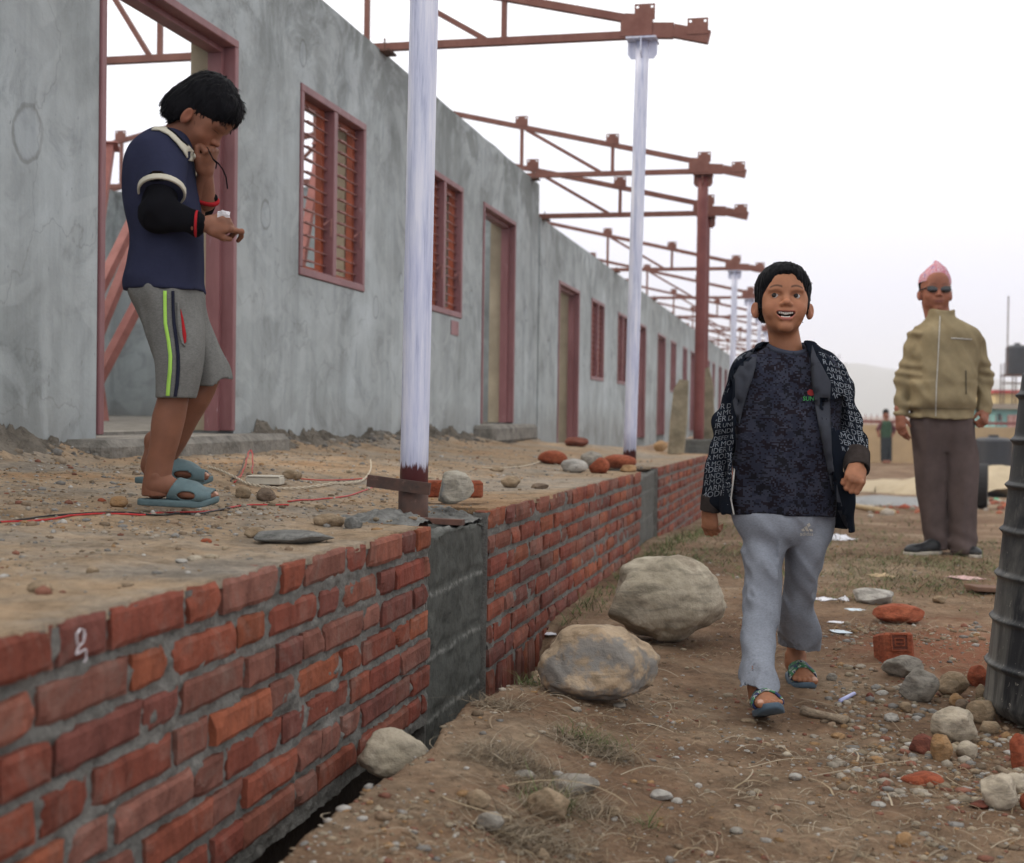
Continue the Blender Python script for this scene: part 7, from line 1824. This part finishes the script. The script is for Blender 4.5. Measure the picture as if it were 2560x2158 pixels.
# ------------------------------------------------------------------ gravel, straw and grass
def pebble_variants(n=7, sub=2):
    out = []
    for i in range(n):
        rg = random.Random(100 + i); bm = bmesh.new(); bmesh.ops.create_icosphere(bm, subdivisions=sub, radius=1); bm.verts.index_update()
        pl = [(Vector((rg.gauss(0, 1), rg.gauss(0, 1), rg.gauss(0, 1))).normalized(), rg.uniform(.6, .85)) for _ in range(6)]
        for v in bm.verts:
            p = v.co.copy()
            for nn, t in pl:
                e = p.dot(nn) - t
                if e > 0: p -= nn * e * .9
            v.co = p * (1 + .12 * noise.noise(p * 2 + Vector((i, 0, 0))))
        out.append((np.array([v.co[:] for v in bm.verts]), np.array([[v.index for v in f.verts] for f in bm.faces]))); bm.free()
    return out
PV = pebble_variants(7, 2); PVs = pebble_variants(5, 1)
PC = np.array([(.26, .205, .14), (.21, .15, .10), (.32, .28, .225), (.20, .19, .175), (.36, .34, .31), (.28, .17, .085), (.17, .125, .085), (.21, .095, .065), (.30, .25, .18)])
def gravel(name, xy, size, zf, mat, pal=PC, var=PV, prob=None, seed=1, flat=(.35, .7)):
    rg = np.random.default_rng(seed); Vs, Fs, Cs = [], [], []; b = 0; z = zf(xy[:, 0], xy[:, 1])
    ci = rg.choice(len(pal), len(xy), p=prob); vi = rg.integers(0, len(var), len(xy))
    for (x, y), zz, s_, c_, v_ in zip(xy, z, size, ci, vi):
        V, F = var[v_]; a = rg.uniform(0, 2 * pi); ca, sa = cos(a), sin(a); sx, sy, sz = s_ * rg.uniform(.8, 1.3), s_ * rg.uniform(.55, 1.0), s_ * rg.uniform(*flat)
        P = V * (sx, sy, sz); P = np.stack([P[:, 0] * ca - P[:, 1] * sa + x, P[:, 0] * sa + P[:, 1] * ca + y, P[:, 2] + zz + sz * .25], 1)
        Vs.append(P); Fs.append(F + b); b += len(V); Cs.append(np.tile(pal[c_] * rg.uniform(.75, 1.15), (len(V), 1)))
    return mesh_obj(name, np.concatenate(Vs), np.concatenate(Fs), mat, smooth=True, cols=np.concatenate(Cs))
def mat_peb():
    t = NT('mixed_gravel', .92, .15); n = t.noise(90, 5, .7); t.color(t.mix(1.0, t.attr(), t.ramp(n, [(.3, .65), (.5, 1.), (.7, 1.2)]), 'MULTIPLY')); t.bump(n, .5, .002); return t.m
M['peb'] = mat_peb()
def persp_xy(n, seed, u0=0, u1=2560, d0=1.9, d1=9, pw=1.6):
    """points spread over the visible ground, denser near the camera"""
    rg = np.random.default_rng(seed); d = d0 * (d1 / d0) ** (rg.random(n) ** pw * 1.0); u = rg.uniform(u0 - 60, u1 + 60, n) - 1280
    x = u / FPX * d; return np.stack([x * cos(YAW) - d * sin(YAW), x * sin(YAW) + d * cos(YAW)], 1)
def feetclear(xy): return xy
# path gravel
def road_surf(x, y):
    near = smooth01((8 - y) / 3) * (x > -1.0)
    return zroad(x, y) + near * (0.006 * fbm(x * 7, y * 7, 3., 3) + 0.0022 * fbm(x * 34, y * 34, 3., 3))
def clumpy(xy, th, sc, seed): return fbm(xy[:, 0] * sc + seed, xy[:, 1] * sc, seed, 3) > th
xy = persp_xy(19000, 3, 300, 3200, 1.9, 8.5, 1.3); xy = xy[(xy[:, 0] > -.86)]
k1 = clumpy(xy, -.12, 1.6, 1.0) | (RNG.random(len(xy)) < .25); xy = xy[k1]; sz_ = np.exp(RNG.normal(-5.35, .55, len(xy))).clip(.0018, .017)
g1 = gravel('gravel', xy, sz_, road_surf, M['peb'], seed=4, var=PVs, flat=(.3, .6)); tag(g1, 'loose gravel and pebbles trodden into the brown path', 'gravel', kind='stuff')
# rubble strip at right, by the drum, and red brick dust behind it
xy = persp_xy(2600, 9, 2150, 2600, 2.4, 5.2, 1.0); xy = xy[clumpy(xy, .0, 3., 4.) & (xy[:, 1] > 2.95)]; sz_ = np.exp(RNG.normal(-4.75, .5, len(xy))).clip(.003, .020)
g2 = gravel('gravel', xy, sz_, road_surf, M['peb'], seed=5, var=PVs, prob=[.16, .16, .14, .08, .06, .12, .14, .08, .06]); tag(g2, 'coarser gravel and brick crumbs around the drum and stone pile', 'gravel', kind='stuff')
# terrace gravel
rg = np.random.default_rng(5); xy = persp_xy(17000, 6, -100, 1700, 2.0, 10.5, 1.0); xy = xy[(xy[:, 0] < -1.05) & (xy[:, 0] > WX + .02) & (xy[:, 1] < 13.5)]
gm = (xy[:, 1] > 2.35 + .4 * vnoise(xy[:, 0] * 3, xy[:, 1] * 2)) | (rg.random(len(xy)) < .30); xy = xy[gm]; edge = (xy[:, 0] < -1.30) | (rg.random(len(xy)) < .22); xy = xy[edge]
sz_ = np.exp(rg.normal(-5.55, .6, len(xy))).clip(.0016, .018)
def terr_surf(x, y): return zterr(x, y) + .0025 * fbm(x * 30, y * 30, 1., 3)
g3 = gravel('gravel', xy, sz_, terr_surf, M['peb'], seed=6, var=PVs, prob=[.16, .14, .12, .20, .10, .10, .10, .04, .04]); tag(g3, 'grey and tan gravel spread over the terrace', 'gravel', kind='stuff')
# rubble footing at the wall base
ys_ = rg.uniform(3.6, 14.2, 900); ok = np.ones(len(ys_), bool)
for a, b in HB1['doors']: ok &= ~((ys_ > a - .1) & (ys_ < b + .1))
ys_ = ys_[ok]; xs_ = WX + .02 + np.abs(rg.normal(0, .09, len(ys_))); xy = np.stack([xs_, ys_], 1); sz_ = np.exp(rg.normal(-4.3, .5, len(xy))).clip(.006, .035)
g4 = gravel('rubble', xy, sz_, terr_surf, M['peb'], seed=7, pal=np.array([(.17, .16, .145), (.21, .195, .17), (.13, .12, .11), (.24, .19, .14)]), var=PVs); tag(g4, 'crumbled mortar and rubble banked along the foot of the plaster wall', 'rubble', kind='stuff')
# dry straw and grass bits on the path
def strips(name, xy, zf, mat, ln, wd, pal, seed, seg=4, lift=.006, up=0.0, bend=1.0):
    rg = np.random.default_rng(seed); V = []; F = []; Cc = []; b = 0; zz = zf(xy[:, 0], xy[:, 1])
    for (x, y), z0 in zip(xy, zz):
        a = rg.uniform(0, 2 * pi); L = ln * np.exp(rg.normal(0, .5)); w_ = wd * rg.uniform(.6, 1.4); c_ = pal[rg.integers(len(pal))] * rg.uniform(.8, 1.15); k = rg.normal(0, 1.6) * bend; el_ = up * rg.uniform(.5, 1.3)
        px, py, pz = x, y, z0 + .001
        for i in range(seg + 1):
            t = i / seg; ww = w_ * (1 - t) ** .6 if up else w_ * (1 - .5 * t)
            h_ = pz + lift * sin(pi * t) * (0 if up else 1); nx, ny = -sin(a), cos(a); V += [(px - nx * ww, py - ny * ww, h_), (px + nx * ww, py + ny * ww, h_ + (.0006 if not up else 0))]; Cc += [c_, c_]
            a += k / seg; e = el_ * (1 - .75 * t) if up else 0; px += cos(a) * cos(e) * L / seg; py += sin(a) * cos(e) * L / seg; pz += sin(e) * L / seg
        for i in range(seg): F.append((b + 2 * i, b + 2 * i + 1, b + 2 * i + 3, b + 2 * i + 2))
        b += 2 * (seg + 1)
    return mesh_obj(name, np.array(V), np.array(F), mat, smooth=False, cols=np.array(Cc))
M['straw'] = simple('dry_straw', (1, 1, 1), .9, .1, 60, 0, attr=True)
SP = np.array([(.28, .215, .135), (.21, .155, .10), (.34, .28, .20), (.15, .11, .072)])
xy = persp_xy(9500, 21, 750, 3200, 1.95, 7.5, 1.2); xy = xy[(xy[:, 0] > -.78) & clumpy(xy, -.02, 1.9, 5.)]
s1 = strips('dry_grass', xy, road_surf, M['straw'], .045, .0008, SP, 3, lift=.008); tag(s1, 'scattered dry straw, roots and stalks on the path', 'dry grass', kind='stuff')
xy = persp_xy(260, 25, 900, 2560, 2.0, 5.5, 1.2); xy = xy[xy[:, 0] > -.7]
s1b = strips('dry_grass', xy, road_surf, M['straw'], .12, .0020, SP, 4, seg=7, lift=.014); tag(s1b, 'longer dry stalks and shredded leaves on the path', 'dry grass', kind='stuff')
def patch(cu, cv, ru, n, seed, zf=road_surf, zz=zroad, sq=.8):
    P, d = hit(cu, cv, zz); r = ru / (FPX / d / k_); rg = np.random.default_rng(seed); q = rg.normal(0, .5, (n, 2)) * (r, r * sq); return q + (P.x, P.y)
# clumps of matted dry grass near the bottom middle
xy = np.concatenate([patch(1150, 1640, 150, 900, 1), patch(1050, 1560, 110, 700, 2), patch(1210, 1530, 90, 900, 3), patch(1090, 1720, 130, 800, 4), patch(1800, 1290, 120, 500, 6), patch(1020, 1440, 60, 300, 8), patch(1130, 1300, 80, 500, 9)])
xy = xy[xy[:, 0] > -.80]
s2 = strips('dry_grass', xy, road_surf, M['straw'], .05, .0009, SP * .85, 5, seg=4, up=.35, bend=.8); tag(s2, 'matted clumps of dry grass in the bottom middle', 'dry grass', kind='stuff')
GP = np.array([(.085, .125, .035), (.065, .095, .030), (.12, .145, .055), (.17, .155, .075)])
def ring_grass(poly_pts, n, seed, spread):
    rg = np.random.default_rng(seed); out = []
    W_ = [np.array(hit(u, v, zroad)[0][:2]) for u, v in poly_pts]
    for i in range(n): j = rg.integers(len(W_) - 1); out.append(lerp(W_[j], W_[j + 1], rg.random()))
    pts = np.array(out); return pts + rg.normal(0, 1, pts.shape) * spread
g_near = np.concatenate([patch(1210, 1520, 60, 260, 11), patch(1130, 1660, 60, 200, 12), patch(1320, 1690, 30, 30, 13), patch(2005, 1440, 12, 40, 14), patch(1070, 1395, 40, 120, 15)])
g_near = g_near[g_near[:, 0] > -.80]
s3 = strips('grass', g_near, road_surf, M['straw'], .035, .0010, GP, 6, seg=3, up=.9); tag(s3, 'sparse green grass blades in the near path', 'grass', kind='stuff')
ga = ring_grass([(1040, 1345), (1130, 1290), (1215, 1215), (1290, 1165), (1360, 1125), (1430, 1095), (1480, 1075)], 340, 7, .05)
ga = np.repeat(ga, 6, 0) + np.random.default_rng(3).normal(0, .035, (len(ga) * 6, 2)); ga = ga[ga[:, 0] > -.93]
s4 = strips('grass', ga, road_surf, M['straw'], .045, .0018, GP, 8, seg=3, up=.9); tag(s4, 'green grass fringe along the foot of the farther brick wall', 'grass', kind='stuff')
rg = np.random.default_rng(77); n = 26000; yy = 5.8 + 20 * rg.random(n) ** 1.6; xx = lerp(-.9, 5.2 + yy * .45, rg.random(n)); xy = np.stack([xx, yy], 1)
m1 = fbm(xx * .9, yy * .9, 3., 4) > .16 - .10 * (yy > 9); trail = np.abs(xx - (.55 + .12 * (yy - 6))) < .35; xy = xy[m1 & ~(trail & (rg.random(n) < .8))]
s5 = strips('grass', xy, road_surf, M['straw'], .05, .0028, np.concatenate([GP * 1.1, SP * .7]), 9, seg=3, up=.7); tag(s5, 'thin grass and weeds over the far part of the path', 'grass', kind='stuff')

gb = np.concatenate([ring_grass([(1310, 1135), (1420, 1150), (1490, 1120)], 120, 31, .14), ring_grass([(1690, 1180), (1800, 1150), (1950, 1150), (2060, 1175)], 300, 32, .28), ring_grass([(1700, 1240), (1850, 1190), (2010, 1215)], 150, 33, .18), ring_grass([(1700, 1075), (1850, 1140), (2070, 1110)], 260, 34, .4)])
gb = np.repeat(gb, 11, 0) + np.random.default_rng(5).normal(0, .045, (len(gb) * 11, 2)); gb = gb[gb[:, 0] > -.9]
s6 = strips('grass', gb, road_surf, M['straw'], .038, .0017, np.concatenate([GP, SP * .8, GP * .9]), 18, seg=3, up=.6); tag(s6, 'matted yellow green grass across the middle of the path', 'grass', kind='stuff')
# ------------------------------------------------------------------ behind: yellow wall, tanks, buildings, hills
YF_ = 43.0
def bgp(u, v, d): return atD(u * k_, v * k_, d)
fw = empty('boundary_wall', (14, YF_, -.72), 0, 'long yellowish boundary wall with a red spiked railing on top', 'boundary wall')
M['yellow'] = simple('yellow_distemper', (0.46, 0.33, 0.19), .9, .25, .6, .3, 8, .03); M['rail'] = simple('red_rail_paint', (0.26, 0.08, 0.07), .6, .2, 3, 0)
zt_ = bgp(1760, 869, 41.5).z; zr_ = bgp(1760, 846, 41.5).z
mb = MB(); mb.box(-16, 60, 0, .25, -.1, zt_ + .72); mb.build('masonry', M['yellow'], fw)
mb = MB()
for i in range(26): mb.box(-15.9 + i * 3, -15.6 + i * 3, -.06, .31, zt_ + .72, zr_ + .62)
mb.build('pier', M['rail'], fw)
mb = MB(); mb.bar((-16, .12, zt_ + .72 + .10), (60, .12, zt_ + .72 + .10), .04, .05); mb.bar((-16, .12, zr_ + .50), (60, .12, zr_ + .50), .04, .05)
for i in range(430):
    x = -16 + i * .177; mb.bar((x, .12, zt_ + .74), (x, .12, zr_ + .72), .02, .02)
mb.build('railing', M['rail'], fw)
def cyl_tank(cx, cy, z0, r, h, label, parts=9, col='tankblk'):
    t = empty('water_tank', (cx, cy, z0), 0, label, 'water tank'); pr = [(0, 0), (r * .97, 0)]
    for i in range(parts * 4 + 1):
        z = h * .88 * i / (parts * 4); pr.append((r * (1 + (.018 if i % 4 in (1, 2) else -.008)), z))
    pr += [(r * .97, h * .90), (r * .75, h * .955), (r * .3, h * .975), (r * .28, h), (0, h)]; V = []; F = []; n = 40
    for rr, z in pr:
        for k in range(n): a = 2 * pi * k / n; V.append((rr * cos(a), rr * sin(a), z))
    for i in range(len(pr) - 1):
        for k in range(n): a = i * n + k; b = i * n + (k + 1) % n; F.append((a, b, b + n, a + n))
    mesh_obj('shell', V, F, M['tank'], t, smooth=True); mb = MB(); mb.tube([(0, 0, h), (0, 0, h + .05)], r * .26, 24); mb.build('lid', M['tank'], t); return t
M['tank'] = simple('black_tank_plastic', (0.022, 0.026, 0.034), .4, .3, 2, .1)
p = bgp(2030, 933, 40.0); w_ = 76 / (FPX / 40.0 / k_) / 2; cyl_tank(p.x, p.y, zroad(p.x, p.y), w_, 62 / (FPX / 40.0 / k_), 'squat black ribbed water tank standing on the ground before the boundary wall')
# buildings beyond the wall
def bldg(name, label, u0, u1, d, rows, dep=8, wins=()):
    a = bgp(u0, 860, d); b = bgp(u1, 860, d); t = empty(name, (a.x, a.y, -.7), YAW, label, 'building'); W_ = (b - a).length
    for (v0, v1, mat, out, nm) in rows:
        z1 = bgp(u0, v0, d).z + .7; z0 = bgp(u0, v1, d).z + .7; mb = MB(); mb.box(-out, W_ + out, -out, dep + out, z0 + .002, z1); mb.build(nm, mat, t)
    for (ua, ub, va, vb, mat) in wins:
        x0 = (bgp(ua, 860, d) - a).length; x1 = (bgp(ub, 860, d) - a).length; mb = MB(); mb.box(x0, x1, -.06, .0, bgp(ua, vb, d).z + .7, bgp(ua, va, d).z + .7); mb.build('window', mat, t)
    return t
cT = simple('teal_wall', (0.20, 0.42, 0.40), .9, .15, 1, 0); cY = simple('pale_yellow_wall', (0.58, 0.46, 0.24), .9, .15, 1, 0); cR = simple('red_parapet', (0.48, 0.09, 0.08), .8, .1, 1, 0); cP = simple('pink_wall', (0.50, 0.30, 0.27), .9, .15, 1, 0); cD = simple('dark_opening', (0.03, 0.03, 0.035), .5, .1, 1, 0); cC = simple('concrete_ledge', (0.36, 0.31, 0.25), .9, .2, 1, 0)
bldg('house', 'small teal and yellow house with red parapet beyond the wall at the right', 2034, 2200, 62, [(836, 900, cT, 0, 'lower_wall'), (825, 836, cC, .35, 'ledge'), (804, 825, cY, 0, 'upper_wall'), (797, 804, cR, .15, 'parapet')], 7, [(2040, 2045, 846, 860, cD), (2059, 2082, 848, 880, cP), (2083, 2090, 843, 872, cD)])
# tank on a steel stand
pT = bgp(2078, 768, 60); r_ = 44 / (FPX / 60 / k_) / 2; st = empty('tank_stand', (pT.x, pT.y, 2.0), 0, 'thin steel stand carrying a black tank above the teal house', 'tank stand')
mb = MB(); hz = pT.z - 2.0
for x in (-r_ * 1.25, -r_ * .2, r_ * .9):
    for y in (-r_, r_): mb = MB(); mb.bar((x, y, -.6), (x, y, hz), .05, .05); mb.build('leg', M['rust'], st)
mb = MB()
for y in (-r_, r_):
    mb.bar((-r_ * 1.35, y, hz), (r_ * 1.2, y, hz), .06, .06); mb.bar((-r_ * 1.25, y, hz * .5), (r_ * .9, y, hz * .5), .04, .04); mb.bar((-r_ * 1.25, y, hz), (-r_ * 1.25, y, hz + .55), .04, .04)
mb.bar((-r_ * 1.25, -r_, hz + .5), (-r_ * .8, -r_, hz + .5), .03, .03); mb.build('platform_frame', M['rust'], st)
cyl_tank(pT.x, pT.y, pT.z + .05, r_, 62 / (FPX / 60 / k_), 'black water tank raised on the thin steel stand at the right edge')
mb = MB(); mb.tube([(0, 0, 0), (0, 0, 3.6)], .03, 6); o = mb.build('antenna_pole', M['rust']); o.location = bgp(2058, 770, 59); tag(o, 'thin antenna pole left of the raised tank', 'pole')
# sand piles, gravel sheet, rubble
M['sand'] = simple('pale_sand', (0.42, 0.345, 0.235), .95, .12, 3, .5, 30, .02); M['greygr'] = simple('grey_blue_gravel', (0.25, 0.255, 0.255), .95, .2, 3, .6, 25, .02)
p = bgp(2045, 985, 24); heap(p.x, p.y, 2.2, 1.5, .62, lambda x, y: zroad(x, y) - .03, M['sand'], 'pale sand pile behind the man, right side', 'sand pile', 'sand_pile', 60, .12, fr=8)
p = bgp(1830, 978, 26); heap(p.x, p.y, 1.9, 1.6, .30, lambda x, y: zroad(x, y) - .03, M['sand'], 'low spread of pale sand left of the man', 'sand pile', 'sand_pile', 60, .14, fr=8)
p = bgp(1800, 1008, 18.5); heap(p.x, p.y, 1.25, 2.2, .10, lambda x, y: zroad(x, y) - .02, M['greygr'], 'flat spread of grey blue gravel behind the man\'s left', 'gravel heap', 'gravel_heap', 60, .2, fr=10)
rg = np.random.default_rng(8)
for (u, v, sp_, n_, lab) in ((2035, 1030, .55, 150, 'heap of broken red brick behind the man at the right'), (1850, 1045, .6, 60, 'scattered red brick crumbs behind the man at the left')):
    P, d = hit(u, v, zroad); xy = rg.normal(0, sp_, (n_, 2)) * (1, 1.6) + (P.x, P.y); sz_ = np.exp(rg.normal(-3.2, .4, n_)).clip(.015, .08)
    g_ = gravel('brick_rubble', xy, sz_, road_surf, M['peb'], pal=np.array([(.30, .08, .05), (.24, .10, .07), (.34, .30, .25), (.36, .12, .07)]), var=PVs, seed=int(u), flat=(.5, .9)); tag(g_, lab, 'brick rubble', kind='stuff')
P, d = hit(2002, 1040, zroad); mb = MB(); mb.tube([(0, -.09, .28), (0, .09, .28)], .28, 28); o = mb.build('tyre', simple('black_rubber', (0.012, 0.012, 0.013), .7, .2, 8, .2), smooth=False); o.location = P; o.rotation_euler = (0, 0, YAW + 1.2); tag(o, 'black tyre standing half hidden behind the man\'s leg', 'tyre')
litter(2026, 2046, 1014, 1029, simple('green_plastic', (0.10, 0.36, 0.22), .6, .2, 20, .1), 'green plastic scrap on the brick rubble at the right', 2., .4, 'plastic_bag', 'plastic bag')
litter(2004, 2030, 1000, 1022, simple('grey_tin_sheet', (0.30, 0.29, 0.30), .6, .2, 20, .1), 'bent grey sheet on the rubble behind the man', 1.2, .35, 'tin_sheet', 'tin sheet')
# bare tree far off
def bare_tree(x, y, z, h, label, seed):
    rg = random.Random(seed); t = empty('tree', (x, y, z), 0, label, 'tree'); tr_ = MB(); br = MB()
    def grow(p, d, L, r, dep):
        q = p + d * L; (tr_ if dep == 0 else br).tube([p, (p + q) / 2 + Vector((rg.uniform(-1, 1), rg.uniform(-1, 1), 0)) * L * .05, q], [r, r * .85, r * .65], 5 if dep > 1 else 7)
        if dep > 4: return
        for _ in range(3 if dep else 4):
            nd = (d + Vector((rg.gauss(0, .5), rg.gauss(0, .5), rg.gauss(.1, .25)))).normalized(); grow(q, nd, L * rg.uniform(.6, .8), r * .58, dep + 1)
    grow(Vector((0, 0, 0)), Vector((0, 0, 1)), h * .33, h * .018, 0); m_ = simple('bare_branches', (0.12, 0.10, 0.085), .9, .2, 3, 0); tr_.build('trunk', m_, t); br.build('crown', m_, t)
p = bgp(1672, 860, 95); bare_tree(p.x, p.y, -.7, (p - bgp(1672, 690, 95)).length, 'leafless tree far away just right of the boy\'s shoulder', 4)
# hills
xs_ = np.linspace(-900, 2200, 220); ys_ = np.linspace(1500, 2400, 14); X, Y = np.meshgrid(xs_, ys_); t = np.sin(pi * np.clip((Y - 1500) / 900, 0, 1))
Z = -1 + t * (58 + 26 * fbm(X / 420., Y / 500., 3., 5)); V = np.stack([X, Y, Z], -1).reshape(-1, 3); idx = np.arange(X.size).reshape(X.shape); F = np.stack([idx[:-1, :-1], idx[:-1, 1:], idx[1:, 1:], idx[1:, :-1]], -1).reshape(-1, 4)
tag(mesh_obj('hills', V, F, simple('hill_forest', (0.06, 0.085, 0.05), .95, .3, .01, 0), smooth=True), kind='structure')
hz_ = MB(); hz_.box(-1000, 2300, -30, 2450, -6, 110); hm = bpy.data.materials.new('haze'); hm.use_nodes = True; hm.node_tree.nodes.clear()
ho = hm.node_tree.nodes.new('ShaderNodeOutputMaterial'); hv_ = hm.node_tree.nodes.new('ShaderNodeVolumePrincipled'); hv_.inputs['Density'].default_value = HAZE; hv_.inputs['Color'].default_value = (0.93, 0.95, 1.0, 1); hm.node_tree.links.new(hv_.outputs[0], ho.inputs['Volume'])
if HAZE > 0: tag(hz_.build('haze', hm), kind='stuff')
